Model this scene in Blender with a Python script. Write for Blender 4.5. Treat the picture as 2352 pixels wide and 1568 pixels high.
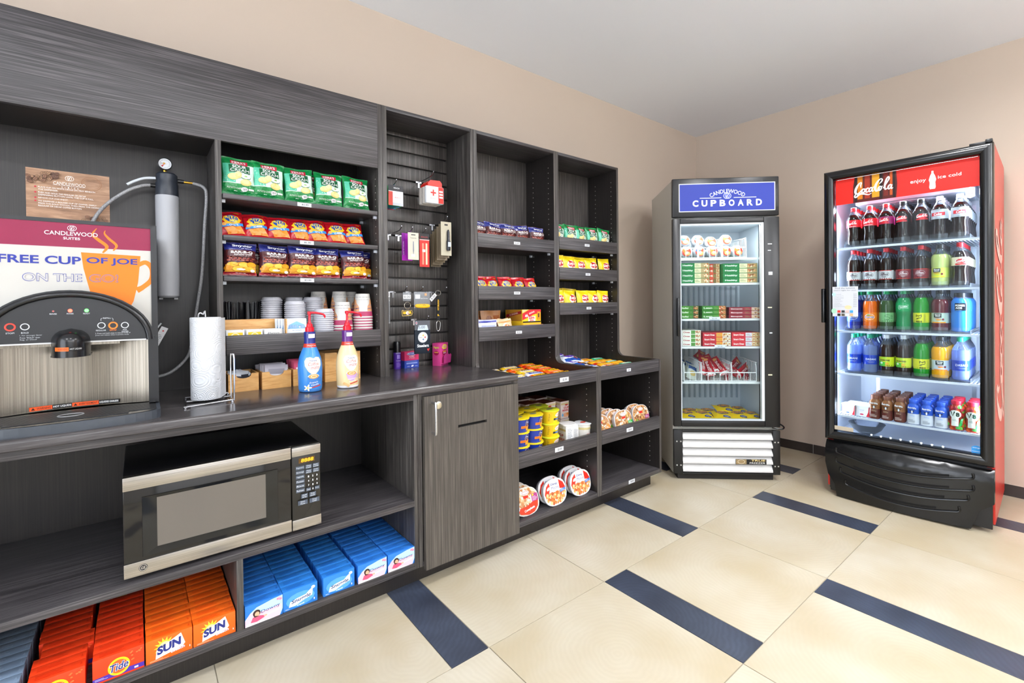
import bpy, bmesh, math, random
from mathutils import Vector, Matrix, noise
from mathutils.geometry import tessellate_polygon
PI = math.pi
D = bpy.data
SC = bpy.context.scene
for o in list(D.objects): D.objects.remove(o)
COL = SC.collection
R = random.Random(7)

# ---------------------------------------------------------------- camera
cam = D.cameras.new('camera'); camo = D.objects.new('camera', cam); COL.objects.link(camo)
def cam_matrix(yaw, pitch, roll, loc):
    f = Vector((math.sin(yaw)*math.cos(pitch), math.cos(yaw)*math.cos(pitch), math.sin(pitch)))
    rt = Vector((math.cos(yaw), -math.sin(yaw), 0)); up = rt.cross(f)
    r0 = math.cos(roll)*rt + math.sin(roll)*up; u0 = -math.sin(roll)*rt + math.cos(roll)*up
    m = Matrix((( r0.x, u0.x, -f.x, loc[0]), (r0.y, u0.y, -f.y, loc[1]), (r0.z, u0.z, -f.z, loc[2]), (0, 0, 0, 1)))
    return m
camo.matrix_world = cam_matrix(0.672044, -0.007837, -0.0100995, (0, 0, 1.2))
cam.sensor_width = 36; cam.lens = 16.5; cam.shift_y = -0.0335; cam.clip_start = 0.05
SC.camera = camo

# ---------------------------------------------------------------- light and exposure
SC.view_settings.view_transform = 'Standard'; SC.view_settings.look = 'None'
SC.view_settings.gamma = 1; SC.view_settings.use_curve_mapping = False
SC.view_settings.exposure = 0.05
W = D.worlds.new('world'); SC.world = W; W.use_nodes = True
W.node_tree.nodes['Background'].inputs[0].default_value = (0.62, 0.66, 0.75, 1)
W.node_tree.nodes['Background'].inputs[1].default_value = 0.25
def area(name, loc, rot, sx, sy, power, col, spread=PI, shape='RECTANGLE'):
    l = D.lights.new(name, 'AREA'); l.shape = shape; l.size = sx; l.size_y = sy; l.energy = power; l.color = col; l.spread = spread
    o = D.objects.new(name, l); COL.objects.link(o); o.location = loc; o.rotation_euler = rot; return o
CEIL = 2.75; YFW = -2.4
CANS = [(2.08, 0.52), (0.25, 0.42), (3.05, 0.40), (1.7, -0.75), (-0.9, 0.3), (2.9, -1.5)]  # assumed ceiling lamps, none in view; front ones placed from cast shadows
CANP = [25, 9, 10, 24, 14, 9]
WARM = (0.97, 0.98, 1.0)
for (x, y), p in zip(CANS, CANP):
    area('assumed_ceiling_lamp_light', (x, y, CEIL-0.012), (0, 0, 0), 0.17, 0.17, p, WARM, 2.8, 'DISK')
# added cool fill light, unseen; stands for an assumed window behind the camera
area('added_rear_fill', (0.6, -2.33, 1.35), (PI/2, 0, 0), 3.0, 2.3, 20, (0.78, 0.87, 1.0))
area('added_side_fill', (-2.12, 0.2, 1.35), (0, -PI/2, 0), 2.3, 2.4, 78, (0.80, 0.88, 1.0))  # added unseen fill from the left, brightens the right wall

UPS = [(-.6, 44), (1.3, 56), (3.1, 62)]      # added upward fill lights, unseen behind the camera
for x, p in UPS: area('added_fill_uplight', (x, YFW+.14, 2.12), (PI, 0, 0), .5, .12, p, (.97, .98, 1))
# ---------------------------------------------------------------- materials
MATS = {}
def lin(h):
    h = h.lstrip('#'); c = [int(h[i:i+2], 16)/255 for i in (0, 2, 4)]
    return tuple((x/12.92 if x <= 0.04045 else ((x+0.055)/1.055)**2.4) for x in c) + (1,)
FIN = dict(matte=(.65, 0, .3), card=(.45, 0, .4), gloss=(.22, 0, .5), foil=(.27, 0, .6), satin=(.38, 0, .5), metal=(.28, 1, .5), chrome=(.12, 1, .5), paper=(.8, 0, .2), wall=(.85, 0, .2))
def mt(h, fin='matte', emis=0, rough=None):
    k = (h, fin, emis, rough)
    if k in MATS: return MATS[k]
    m = D.materials.new('mat_'+fin+'_'+h.lstrip('#')); m.use_nodes = True
    nt = m.node_tree; b = nt.nodes['Principled BSDF']
    r, me, sp = FIN[fin]
    if rough is not None: r = rough
    b.inputs['Base Color'].default_value = lin(h); b.inputs['Roughness'].default_value = r
    b.inputs['Metallic'].default_value = me; b.inputs['Specular IOR Level'].default_value = sp
    if emis:
        b.inputs['Emission Color'].default_value = lin(h); b.inputs['Emission Strength'].default_value = emis
    if fin in ('foil', 'wall', 'metal', 'paper'):
        tc = nt.nodes.new('ShaderNodeTexCoord'); n = nt.nodes.new('ShaderNodeTexNoise'); bp = nt.nodes.new('ShaderNodeBump')
        mp = nt.nodes.new('ShaderNodeMapping')
        n.inputs['Scale'].default_value = {'foil': 38, 'wall': 260, 'metal': 30, 'paper': 60}[fin]
        n.inputs['Detail'].default_value = 3
        if fin == 'metal': mp.inputs['Scale'].default_value = (1, 1, 30)
        bp.inputs['Strength'].default_value = {'foil': .35, 'wall': .08, 'metal': .05, 'paper': .15}[fin]
        bp.inputs['Distance'].default_value = {'foil': .006, 'wall': .002, 'metal': .001, 'paper': .002}[fin]
        nt.links.new(tc.outputs['Object'], mp.inputs[0]); nt.links.new(mp.outputs[0], n.inputs['Vector'])
        nt.links.new(n.outputs[0], bp.inputs['Height']); nt.links.new(bp.outputs[0], b.inputs['Normal'])
    MATS[k] = m; return m
def streak(name, c0, c1, scale, rough=.4, bump=.15, c2=None, distort=.4):
    m = D.materials.new(name); m.use_nodes = True; nt = m.node_tree; b = nt.nodes['Principled BSDF']
    tc = nt.nodes.new('ShaderNodeTexCoord'); mp = nt.nodes.new('ShaderNodeMapping'); mp.inputs['Scale'].default_value = scale
    n = nt.nodes.new('ShaderNodeTexNoise'); n.inputs['Scale'].default_value = 1; n.inputs['Detail'].default_value = 5; n.inputs['Roughness'].default_value = .65; n.inputs['Distortion'].default_value = distort
    cr = nt.nodes.new('ShaderNodeValToRGB'); cr.color_ramp.elements[0].position = .33; cr.color_ramp.elements[1].position = .68
    cr.color_ramp.elements[0].color = lin(c0); cr.color_ramp.elements[1].color = lin(c1)
    if c2:
        e = cr.color_ramp.elements.new(.5); e.color = lin(c2)
    b.inputs['Roughness'].default_value = rough; b.inputs['Specular IOR Level'].default_value = .5
    nt.links.new(tc.outputs['Object'], mp.inputs[0]); nt.links.new(mp.outputs[0], n.inputs['Vector']); nt.links.new(n.outputs[0], cr.inputs[0]); nt.links.new(cr.outputs[0], b.inputs['Base Color'])
    if bump:
        bp = nt.nodes.new('ShaderNodeBump'); bp.inputs['Strength'].default_value = bump; bp.inputs['Distance'].default_value = .001
        nt.links.new(n.outputs[0], bp.inputs['Height']); nt.links.new(bp.outputs[0], b.inputs['Normal'])
    return m
WV = streak('laminate_vertical_grain', '#252120', '#68645F', (260, 260, 3), c2='#3E3A38')
WH = streak('laminate_horizontal_grain', '#232122', '#646061', (3, 260, 260), c2='#3B383A')
WT = streak('laminate_worktop', '#343131', '#595555', (5, 120, 120), rough=.2, bump=.05, c2='#433f3f')
WK = streak('laminate_shaded_interior', '#1a1717', '#2c2825', (260, 260, 3), c2='#221e1d')  # same laminate darkened, the shade of the interiors put into its colour
PINE = streak('pale_wood', '#c98f4c', '#e8b877', (12, 90, 90), rough=.45, c2='#dca764')
STEEL = streak('brushed_steel', '#7d766b', '#a39b8e', (240, 240, 2), rough=.26, bump=.03)
STEEL.node_tree.nodes['Principled BSDF'].inputs['Metallic'].default_value = .92
def clear(name, tint, gl=.05, rough=.04, fres=1.45, alpha=None):
    m = D.materials.new(name); m.use_nodes = True; nt = m.node_tree
    for n in list(nt.nodes): nt.nodes.remove(n)
    o = nt.nodes.new('ShaderNodeOutputMaterial'); t = nt.nodes.new('ShaderNodeBsdfTransparent'); g = nt.nodes.new('ShaderNodeBsdfGlossy')
    t.inputs[0].default_value = lin(tint); g.inputs['Roughness'].default_value = rough
    fr = nt.nodes.new('ShaderNodeFresnel'); fr.inputs[0].default_value = fres
    mx = nt.nodes.new('ShaderNodeMixShader'); nt.links.new(fr.outputs[0], mx.inputs[0]); nt.links.new(t.outputs[0], mx.inputs[1]); nt.links.new(g.outputs[0], mx.inputs[2])
    if alpha:
        d = nt.nodes.new('ShaderNodeBsdfDiffuse'); d.inputs[0].default_value = lin(alpha[0]); m2 = nt.nodes.new('ShaderNodeMixShader'); m2.inputs[0].default_value = alpha[1]
        nt.links.new(mx.outputs[0], m2.inputs[1]); nt.links.new(d.outputs[0], m2.inputs[2]); nt.links.new(m2.outputs[0], o.inputs[0])
    else: nt.links.new(mx.outputs[0], o.inputs[0])
    return m
GLASS = clear('door_glass', '#f4f8f8', fres=1.16)
PET = clear('clear_plastic', '#eef3fa', fres=1.5, alpha=('#dfe8f5', .06))
PACKC = clear('clear_pack', '#e9ecef', fres=1.5, alpha=('#cfd4da', .25))
LIQ = {}
def liquid(h, t=.35):
    if h in LIQ: return LIQ[h]
    m = D.materials.new('drink_'+h.lstrip('#')); m.use_nodes = True; nt = m.node_tree; b = nt.nodes['Principled BSDF']
    b.inputs['Base Color'].default_value = lin(h); b.inputs['Roughness'].default_value = .1; b.inputs['Specular IOR Level'].default_value = .6
    tr = nt.nodes.new('ShaderNodeBsdfTransparent'); tr.inputs[0].default_value = lin(h)
    mx = nt.nodes.new('ShaderNodeMixShader'); mx.inputs[0].default_value = t
    nt.links.new(b.outputs[0], mx.inputs[1]); nt.links.new(tr.outputs[0], mx.inputs[2]); nt.links.new(mx.outputs[0], nt.nodes['Material Output'].inputs[0])
    LIQ[h] = m; return m

# ---------------------------------------------------------------- mesh builder
class MB:
    def __init__(s, xf=None): s.v = []; s.f = []; s.m = []; s.xf = xf
    def add(s, vs, fs, mat):
        n = len(s.v)
        for p in vs:
            p = Vector(p)
            if s.xf: p = s.xf @ p
            s.v.append(p)
        for f in fs: s.f.append(tuple(i+n for i in f)); s.m.append(mat)
        return s
    def box(s, x0, y0, z0, x1, y1, z1, mat, bev=0):
        if x0 > x1: x0, x1 = x1, x0
        if y0 > y1: y0, y1 = y1, y0
        if z0 > z1: z0, z1 = z1, z0
        if not bev:
            return s.add([(x0,y0,z0),(x1,y0,z0),(x1,y1,z0),(x0,y1,z0),(x0,y0,z1),(x1,y0,z1),(x1,y1,z1),(x0,y1,z1)],
                         [(0,3,2,1),(4,5,6,7),(0,1,5,4),(1,2,6,5),(2,3,7,6),(3,0,4,7)], mat)
        bm = bmesh.new(); bmesh.ops.create_cube(bm, size=1)
        for v in bm.verts: v.co = Vector(((x0+x1)/2+v.co.x*(x1-x0), (y0+y1)/2+v.co.y*(y1-y0), (z0+z1)/2+v.co.z*(z1-z0)))
        bmesh.ops.bevel(bm, geom=bm.edges[:], offset=bev, segments=2, affect='EDGES', profile=.5)
        bm.verts.index_update(); s.add([v.co.copy() for v in bm.verts], [tuple(v.index for v in f.verts) for f in bm.faces], mat); bm.free(); return s
    def lathe(s, prof, mat, n=20, c=(0, 0), mats=None, sq=0):
        vs = []; fs = []; ms = []
        for r, z in prof:
            for k in range(n):
                a = 2*PI*k/n; q = 1.0
                if sq: q = 1/max(abs(math.cos(a))**sq+abs(math.sin(a))**sq, 1e-6)**(1/sq)
                vs.append((c[0]+r*q*math.cos(a), c[1]+r*q*math.sin(a), z))
        nb = len(s.v); s.add(vs, [], mat)
        for i in range(len(prof)-1):
            mm = mats[i] if mats else mat
            for k in range(n):
                k2 = (k+1) % n; s.f.append((nb+i*n+k, nb+i*n+k2, nb+(i+1)*n+k2, nb+(i+1)*n+k)); s.m.append(mm)
        if prof[0][0] > 1e-5: s.f.append(tuple(nb+k for k in reversed(range(n)))); s.m.append(mats[0] if mats else mat)
        if prof[-1][0] > 1e-5: s.f.append(tuple(nb+(len(prof)-1)*n+k for k in range(n))); s.m.append(mats[-1] if mats else mat)
        return s
    def tube(s, pts, r, mat, n=8, smooth=0, closed=False):
        P = [Vector(p) for p in pts]
        if smooth: P = catmull(P, smooth, closed)
        N = len(P); vs = []; up = Vector((0.13, 0.27, 1)).normalized(); prev = None
        for i, p in enumerate(P):
            if closed: t = P[(i+1) % N]-P[i-1]
            else: t = P[min(i+1, N-1)]-P[max(i-1, 0)]
            t.normalize()
            a = (prev - t*prev.dot(t)) if prev is not None else t.cross(up)
            if a.length < 1e-6: a = t.orthogonal()
            a.normalize(); prev = a; b = t.cross(a); rr = r[min(int(i/max(N-1, 1)*(len(r)-1)+.5), len(r)-1)] if isinstance(r, (list, tuple)) else r
            for k in range(n):
                q = 2*PI*k/n; vs.append(p+(a*math.cos(q)+b*math.sin(q))*rr)
        fs = []
        for i in range(N if closed else N-1):
            j = (i+1) % N
            for k in range(n): k2 = (k+1) % n; fs.append((i*n+k, i*n+k2, j*n+k2, j*n+k))
        if not closed: fs.append(tuple(reversed(range(n)))); fs.append(tuple((N-1)*n+k for k in range(n)))
        return s.add(vs, fs, mat)
    def prism(s, poly, t0, t1, mat, ax='y', edge=None):
        n = len(poly)
        def P(a, b, t): return {'y': (a, t, b), 'x': (t, a, b), 'z': (a, b, t)}[ax]
        vs = [P(a, b, t0) for a, b in poly]+[P(a, b, t1) for a, b in poly]
        tr = tessellate_polygon([[Vector((a, b, 0)) for a, b in poly]])
        s.add(vs, [tuple(t) for t in tr]+[tuple(i+n for i in reversed(t)) for t in tr], mat)
        nb = len(s.v)-2*n
        for i in range(n): j = (i+1) % n; s.f.append((nb+i, nb+j, nb+j+n, nb+i+n)); s.m.append(edge or mat)
        return s
    def sheet(s, fn, nu, nv, mat, matf=None):
        vs = [fn(i/nu, j/nv) for j in range(nv+1) for i in range(nu+1)]; nb = len(s.v); s.add(vs, [], mat)
        for j in range(nv):
            for i in range(nu):
                a = nb+j*(nu+1)+i; s.f.append((a, a+1, a+nu+2, a+nu+1)); s.m.append(matf((i+.5)/nu, (j+.5)/nv) if matf else mat)
        return s
    def mesh(s, name, smooth=False):
        me = D.meshes.new(name); me.from_pydata([tuple(v) for v in s.v], [], s.f)
        ms = []; idx = []
        for m in s.m:
            if m not in ms: ms.append(m)
            idx.append(ms.index(m))
        for m in ms: me.materials.append(m)
        me.polygons.foreach_set('material_index', idx)
        me.update()
        if smooth:
            me.polygons.foreach_set('use_smooth', [True]*len(me.polygons))
            me.set_sharp_from_angle(angle=math.radians(38))
        return me
def catmull(P, k, closed=False):
    out = []; N = len(P); rng = range(N if closed else N-1)
    for i in rng:
        p0 = P[(i-1) % N] if closed else P[max(i-1, 0)]; p1 = P[i]; p2 = P[(i+1) % N]; p3 = P[(i+2) % N] if closed else P[min(i+2, N-1)]
        for j in range(k):
            t = j/k; out.append(.5*((2*p1)+(p2-p0)*t+(2*p0-5*p1+4*p2-p3)*t*t+(3*p1-p0-3*p2+p3)*t**3))
    if not closed: out.append(P[-1].copy())
    return out
def ob(name, mb, parent=None, smooth=True, loc=(0, 0, 0), rot=(0, 0, 0), label=None):
    me = mb if isinstance(mb, bpy.types.Mesh) else mb.mesh(name, smooth)
    o = D.objects.new(name, me); COL.objects.link(o); o.location = loc; o.rotation_euler = rot
    if parent: o.parent = parent
    if label: o['label'] = label
    return o
def tag(o, label, cat, group=None):
    o['label'] = label; o['category'] = cat
    if group: o['group'] = group
    return o
def thing(name, label, cat, loc=(0, 0, 0), rz=0, group=None, rot=None):
    o = D.objects.new(name, None); o.empty_display_size = .05; COL.objects.link(o); o.location = loc
    o.rotation_euler = rot if rot else (0, 0, rz); return tag(o, label, cat, group)
def struct(o): o['kind'] = 'structure'; return o
def stuff(o): o['kind'] = 'stuff'; return o
def dup(root, loc, rot=(0, 0, 0), label=None, group=None):
    r = root.copy(); COL.objects.link(r); r.location = loc; r.rotation_euler = rot
    if label: r['label'] = label
    if group: r['group'] = group
    for ch in KIDS.get(root.name) or KIDS.setdefault(root.name, list(root.children)):
        c = ch.copy(); COL.objects.link(c); c.parent = r
        for g in KIDS.get(ch.name) or KIDS.setdefault(ch.name, list(ch.children)):
            d = g.copy(); COL.objects.link(d); d.parent = c
    return r
KIDS = {}
class Maker:
    """first call places the prototype itself, later calls place copies"""
    def __init__(s, proto): s.p = proto; s.used = False
    def put(s, loc, rot=(0, 0, 0), label=None, group=None):
        if not s.used:
            s.used = True; o = s.p; o.location = loc; o.rotation_euler = rot
            if label: o['label'] = label
            if group: o['group'] = group
            return o
        return dup(s.p, loc, rot, label, group)
class Frame:
    def __init__(s, x, y, deg): s.x = x; s.y = y; s.a = math.radians(deg); s.c = math.cos(s.a); s.s = math.sin(s.a)
    def p(s, x, y, z=0): return (s.x+x*s.c-y*s.s, s.y+x*s.s+y*s.c, z)
ORD = ['leftmost', 'second from left', 'third from left', 'fourth from left', 'fifth from left', 'sixth from left', 'seventh from left', 'eighth from left', 'ninth from left', 'tenth from left', 'eleventh from left', 'twelfth from left', 'thirteenth from left']
NTH = ['first', 'second', 'third', 'fourth', 'fifth', 'sixth', 'seventh', 'eighth', 'ninth', 'tenth', 'eleventh', 'twelfth', 'thirteenth', 'fourteenth', 'fifteenth', 'sixteenth', 'seventeenth', 'eighteenth', 'nineteenth', 'twentieth']

# ---------------------------------------------------------------- print on surfaces
TXT = {}
def glyphs(t, bold=0, res=3):
    k = (t, bold, res)
    if k in TXT: return TXT[k]
    cu = D.curves.new('t', 'FONT'); cu.body = t; cu.resolution_u = res; cu.offset = bold; cu.align_x = 'CENTER'
    o = D.objects.new('t', cu); me = D.meshes.new_from_object(o)
    vs = [(v.co.x, v.co.y) for v in me.vertices]; me.calc_loop_triangles()
    tr = [tuple(x.vertices) for x in me.loop_triangles]
    D.objects.remove(o); D.curves.remove(cu); D.meshes.remove(me)
    if vs:
        x0 = min(v[0] for v in vs); x1 = max(v[0] for v in vs); y0 = min(v[1] for v in vs); y1 = max(v[1] for v in vs)
        vs = [((x-(x0+x1)/2)/(x1-x0), (y-(y0+y1)/2)/(y1-y0)) for x, y in vs]; TXT[k] = (vs, tr, (x1-x0)/(y1-y0))
    else: TXT[k] = (vs, tr, 1)
    return TXT[k]
def flat(y=0, x=0, z=0):
    return lambda u, v, h: (x+u, y-h, z+v)
def cyl(r, x=0, y=0):
    def f(u, v, h):
        rr = r(v) if callable(r) else r
        a = u/max(rr, .004); return (x+math.sin(a)*(rr+h), y-math.cos(a)*(rr+h), v)
    return f
class Dec:
    def __init__(s, fn, ml=.05, fin='card', h0=.0003, dh=.00012): s.fn = fn; s.ml = ml; s.fin = fin; s.h = h0; s.dh = dh; s.mb = MB()
    def tri(s, pts, trs, col, emis=0):
        m = col if isinstance(col, bpy.types.Material) else mt(col, s.fin, emis)
        s.h += s.dh; L = s.ml
        vs = []; fs = []; cache = {}
        def vid(p):
            k = (round(p[0], 6), round(p[1], 6))
            if k not in cache: cache[k] = len(vs); vs.append(s.fn(p[0], p[1], s.h))
            return cache[k]
        def rec(a, b, c, d):
            ab = (a[0]-b[0])**2+(a[1]-b[1])**2; bc = (c[0]-b[0])**2+(c[1]-b[1])**2; ca = (a[0]-c[0])**2+(a[1]-c[1])**2
            mx = max(ab, bc, ca)
            if d > 9 or mx < L*L: fs.append((vid(a), vid(b), vid(c))); return
            if mx == ab: q = ((a[0]+b[0])/2, (a[1]+b[1])/2); rec(a, q, c, d+1); rec(q, b, c, d+1)
            elif mx == bc: q = ((b[0]+c[0])/2, (b[1]+c[1])/2); rec(a, b, q, d+1); rec(a, q, c, d+1)
            else: q = ((a[0]+c[0])/2, (a[1]+c[1])/2); rec(a, b, q, d+1); rec(q, b, c, d+1)
        for t in trs: rec(pts[t[0]], pts[t[1]], pts[t[2]], 0)
        s.mb.add(vs, fs, m); return s
    def rect(s, u0, v0, u1, v1, col, emis=0, rot=0):
        cx, cy = (u0+u1)/2, (v0+v1)/2; p = [(u0, v0), (u1, v0), (u1, v1), (u0, v1)]
        if rot:
            c, q = math.cos(rot), math.sin(rot); p = [(cx+(a-cx)*c-(b-cy)*q, cy+(a-cx)*q+(b-cy)*c) for a, b in p]
        return s.tri(p, [(0, 1, 2), (0, 2, 3)], col, emis)
    def ell(s, cu, cv, ru, rv, col, n=14, rot=0, emis=0):
        c, q = math.cos(rot), math.sin(rot); p = [(cu, cv)]
        for k in range(n):
            a = 2*PI*k/n; x, y = ru*math.cos(a), rv*math.sin(a); p.append((cu+x*c-y*q, cv+x*q+y*c))
        return s.tri(p, [(0, k+1, (k+1) % n+1) for k in range(n)], col, emis)
    def poly(s, pts, col, emis=0):
        tr = tessellate_polygon([[Vector((a, b, 0)) for a, b in pts]]); return s.tri(pts, tr, col, emis)
    def txt(s, t, cu, cv, w, h, col, shear=0, rot=0, bold=0, arc=0, emis=0, res=3):
        vs, tr, asp = glyphs(t, bold, res)
        if w is None: w = h*asp
        if h is None: h = w/asp
        c, q = math.cos(rot), math.sin(rot); p = []
        for x, y in vs:
            X = x*w+shear*y*h; Y = y*h
            if arc: a = X/arc; X, Y = math.sin(a)*(arc+Y), math.cos(a)*(arc+Y)-arc
            p.append((cu+X*c-Y*q, cv+X*q+Y*c))
        return s.tri(p, tr, col, emis)
    def stroke(s, pts, w, col, k=5, closed=False, emis=0):
        P = catmull([Vector((a, b, 0)) for a, b in pts], k, closed) if k else [Vector((a, b, 0)) for a, b in pts]
        N = len(P); ws = w if isinstance(w, (list, tuple)) else None; L = []; Rr = []
        for i in range(N):
            t = (P[(i+1) % N]-P[i-1]) if closed else (P[min(i+1, N-1)]-P[max(i-1, 0)])
            if t.length < 1e-9: t = Vector((1, 0, 0))
            t.normalize(); n = Vector((-t.y, t.x, 0))
            if ws: f = i/(N-1)*(len(ws)-1); a = int(min(f, len(ws)-2)); ww = ws[a]*(1-(f-a))+ws[a+1]*(f-a)
            else: ww = w
            L.append(P[i]+n*ww/2); Rr.append(P[i]-n*ww/2)
        p = [(v.x, v.y) for v in L]+[(v.x, v.y) for v in Rr]; tr = []
        for i in range(N if closed else N-1): j = (i+1) % N; tr += [(i, j, N+j), (i, N+j, N+i)]
        return s.tri(p, tr, col, emis)
    def ring(s, cu, cv, ru, rv, w, col, n=20, emis=0):
        return s.stroke([(cu+ru*math.cos(2*PI*k/n), cv+rv*math.sin(2*PI*k/n)) for k in range(n)], w, col, 0, True, emis)
    def lines(s, u0, v0, u1, v1, n, col, th=.35, seed=1):
        r = random.Random(seed); dv = (v1-v0)/n
        for i in range(n):
            v = v1-(i+.5)*dv; s.rect(u0, v-dv*th/2, u0+(u1-u0)*r.uniform(.6, 1), v+dv*th/2, col)
        return s
    def out(s, parent, name='printed_label', label=None): return ob(name, s.mb, parent, smooth=False, label=label)
def script_logo(d, cu, cv, w, h, col, emis=0):
    """flowing red-drink script built from brush strokes; unit box 10 x 4.4"""
    def T(L): return [(cu+(x-5)/10*w, cv+(y-1.7)/4.4*h) for x, y in L]
    q = w/10
    def S(L, ws): d.stroke(T(L), [a*q for a in ws], col, 5, False, emis)
    S([(1.75, 2.2), (1.7, 3.0), (1.9, 3.6), (1.55, 3.75), (.9, 2.9), (.45, 1.7), (.45, .8), (.95, .45), (1.6, 1.0), (1.95, 1.6)], [.12, .3, .25, .2, .5, .55, .5, .3, .2, .1])
    S([(.6, .55), (.2, -.2), (.5, -.55), (1.2, .1), (1.9, .35), (2.8, .05), (3.6, -.25), (4.3, .1)], [.2, .3, .35, .45, .5, .35, .2, .08])
    for ox in (0, 3.95):
        S([(2.35+ox, 1.75), (2.0+ox, 1.3), (2.0+ox, .75), (2.3+ox, .55), (2.65+ox, 1.0), (2.65+ox, 1.55), (2.35+ox, 1.75), (2.7+ox, 1.6), (3.0+ox, 1.7)], [.3, .35, .4, .3, .25, .3, .2, .15, .1])
    S([(3.6, 1.55), (3.45, 1.8), (3.05, 1.4), (2.95, .8), (3.25, .55), (3.65, .95)], [.25, .25, .35, .4, .25, .1])
    for ox, oy in ((0, 0), (4.45, 0)):
        S([(4.45+ox, 1.6), (4.2+ox, 1.8), (3.8+ox, 1.35), (3.75+ox, .75), (4.0+ox, .55), (4.4+ox, 1.2), (4.55+ox, 1.75), (4.4+ox, .95), (4.55+ox, .55), (4.85+ox, .8)], [.15, .25, .35, .35, .2, .25, .3, .35, .25, .08])
    S([(4.75, 1.75), (5.2, 1.95)], [.25, .2])
    S([(6.15, 2.5), (6.6, 3.0), (6.85, 3.6), (6.5, 3.95), (5.8, 3.3), (5.3, 2.2), (5.2, 1.1), (5.5, .5), (6.0, .75), (6.3, 1.25)], [.1, .28, .3, .2, .4, .55, .55, .4, .25, .1])
    S([(7.0, 1.0), (7.75, 2.3), (8.4, 3.6), (8.25, 4.2), (7.75, 3.4), (7.4, 1.6), (7.55, .6), (8.05, .9)], [.1, .25, .3, .25, .35, .4, .3, .1])
def candle_logo(d, cu, cv, r, col, bg=None):
    if bg: d.ell(cu, cv, r*1.25, r, bg)
    d.ring(cu-r*.28, cv, r*.85, r*.85, r*.13, col); d.ring(cu+r*.28, cv, r*.85, r*.85, r*.13, col)
    d.poly([(cu-r*.15, cv-r*.55), (cu+r*.1, cv-r*.35), (cu+r*.05, cv), (cu+r*.25, cv+r*.5), (cu-r*.2, cv+r*.2), (cu-r*.3, cv-r*.2)], col)
# ================================================================ ROOM
XR, YB, XL, YF = 4.136, 2.386, -2.2, -2.4
def tile_mat(name, c0, c1, c2, rough, ring, s1):
    m = D.materials.new(name); m.use_nodes = True; nt = m.node_tree; b = nt.nodes['Principled BSDF']; N = nt.nodes.new; Lk = nt.links.new
    g = N('ShaderNodeNewGeometry'); oi = N('ShaderNodeObjectInfo'); tc = N('ShaderNodeTexCoord')
    off = N('ShaderNodeVectorMath'); off.operation = 'MULTIPLY_ADD'; cb = N('ShaderNodeCombineXYZ')
    mu = N('ShaderNodeMath'); mu.operation = 'MULTIPLY'; mu.inputs[1].default_value = 37.3; Lk(oi.outputs['Random'], mu.inputs[0]); Lk(mu.outputs[0], cb.inputs[2])
    Lk(cb.outputs[0], off.inputs[2]); Lk(tc.outputs['Object'], off.inputs[0]); off.inputs[1].default_value = (1, 1, 1)
    n = N('ShaderNodeTexNoise'); n.inputs['Scale'].default_value = s1; n.inputs['Detail'].default_value = 4; Lk(off.outputs[0], n.inputs['Vector'])
    cr = N('ShaderNodeValToRGB'); cr.color_ramp.elements[0].position = .3; cr.color_ramp.elements[1].position = .72
    cr.color_ramp.elements[0].color = lin(c0); cr.color_ramp.elements[1].color = lin(c1); Lk(n.outputs[0], cr.inputs[0])
    # growth rings around a centre that differs from tile to tile
    ctr = N('ShaderNodeCombineXYZ'); r1 = N('ShaderNodeMath'); r1.operation = 'SUBTRACT'; r1.inputs[1].default_value = .5; Lk(oi.outputs['Random'], r1.inputs[0])
    r2 = N('ShaderNodeMath'); r2.operation = 'MULTIPLY'; r2.inputs[1].default_value = .7; Lk(r1.outputs[0], r2.inputs[0]); Lk(r2.outputs[0], ctr.inputs[0])
    r3 = N('ShaderNodeMath'); r3.operation = 'MULTIPLY'; r3.inputs[1].default_value = -.45; Lk(r1.outputs[0], r3.inputs[0]); Lk(r3.outputs[0], ctr.inputs[1])
    sb = N('ShaderNodeVectorMath'); sb.operation = 'SUBTRACT'; Lk(tc.outputs['Object'], sb.inputs[0]); Lk(ctr.outputs[0], sb.inputs[1])
    w = N('ShaderNodeTexWave'); w.wave_type = 'RINGS'; w.rings_direction = 'Z'; w.inputs['Scale'].default_value = 17; w.inputs['Distortion'].default_value = 9; w.inputs['Detail'].default_value = 3; w.inputs['Detail Scale'].default_value = .6
    Lk(sb.outputs[0], w.inputs['Vector'])
    mx = N('ShaderNodeMix'); mx.data_type = 'RGBA'; mx.blend_type = 'MIX'
    f = N('ShaderNodeMath'); f.operation = 'MULTIPLY'; f.inputs[1].default_value = ring; Lk(w.outputs['Fac'], f.inputs[0])
    Lk(f.outputs[0], mx.inputs[0]); Lk(cr.outputs[0], mx.inputs[6]); mx.inputs[7].default_value = lin(c2); Lk(mx.outputs[2], b.inputs['Base Color'])
    bp = N('ShaderNodeBump'); bp.inputs['Strength'].default_value = .1; bp.inputs['Distance'].default_value = .001; Lk(w.outputs['Fac'], bp.inputs['Height']); Lk(bp.outputs[0], b.inputs['Normal'])
    b.inputs['Roughness'].default_value = rough; b.inputs['Specular IOR Level'].default_value = .45
    return m
TCREAM = tile_mat('cream_stone_tile', '#b5a78b', '#c6beac', '#aa9f87', .38, .13, 3.2)
TDARK = tile_mat('dark_stone_tile', '#2f333f', '#424a5b', '#2a2e38', .33, .3, 6)
WALLM = mt('#cbbbab', 'wall'); CEILM = mt('#f0f3f9', 'wall'); GROUT = mt('#9c9484')
fl = struct(ob('floor', MB().box(XL, YF, -.12, XR+.1, YB+.1, -.003, GROUT), smooth=False))
tcache = {}
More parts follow.
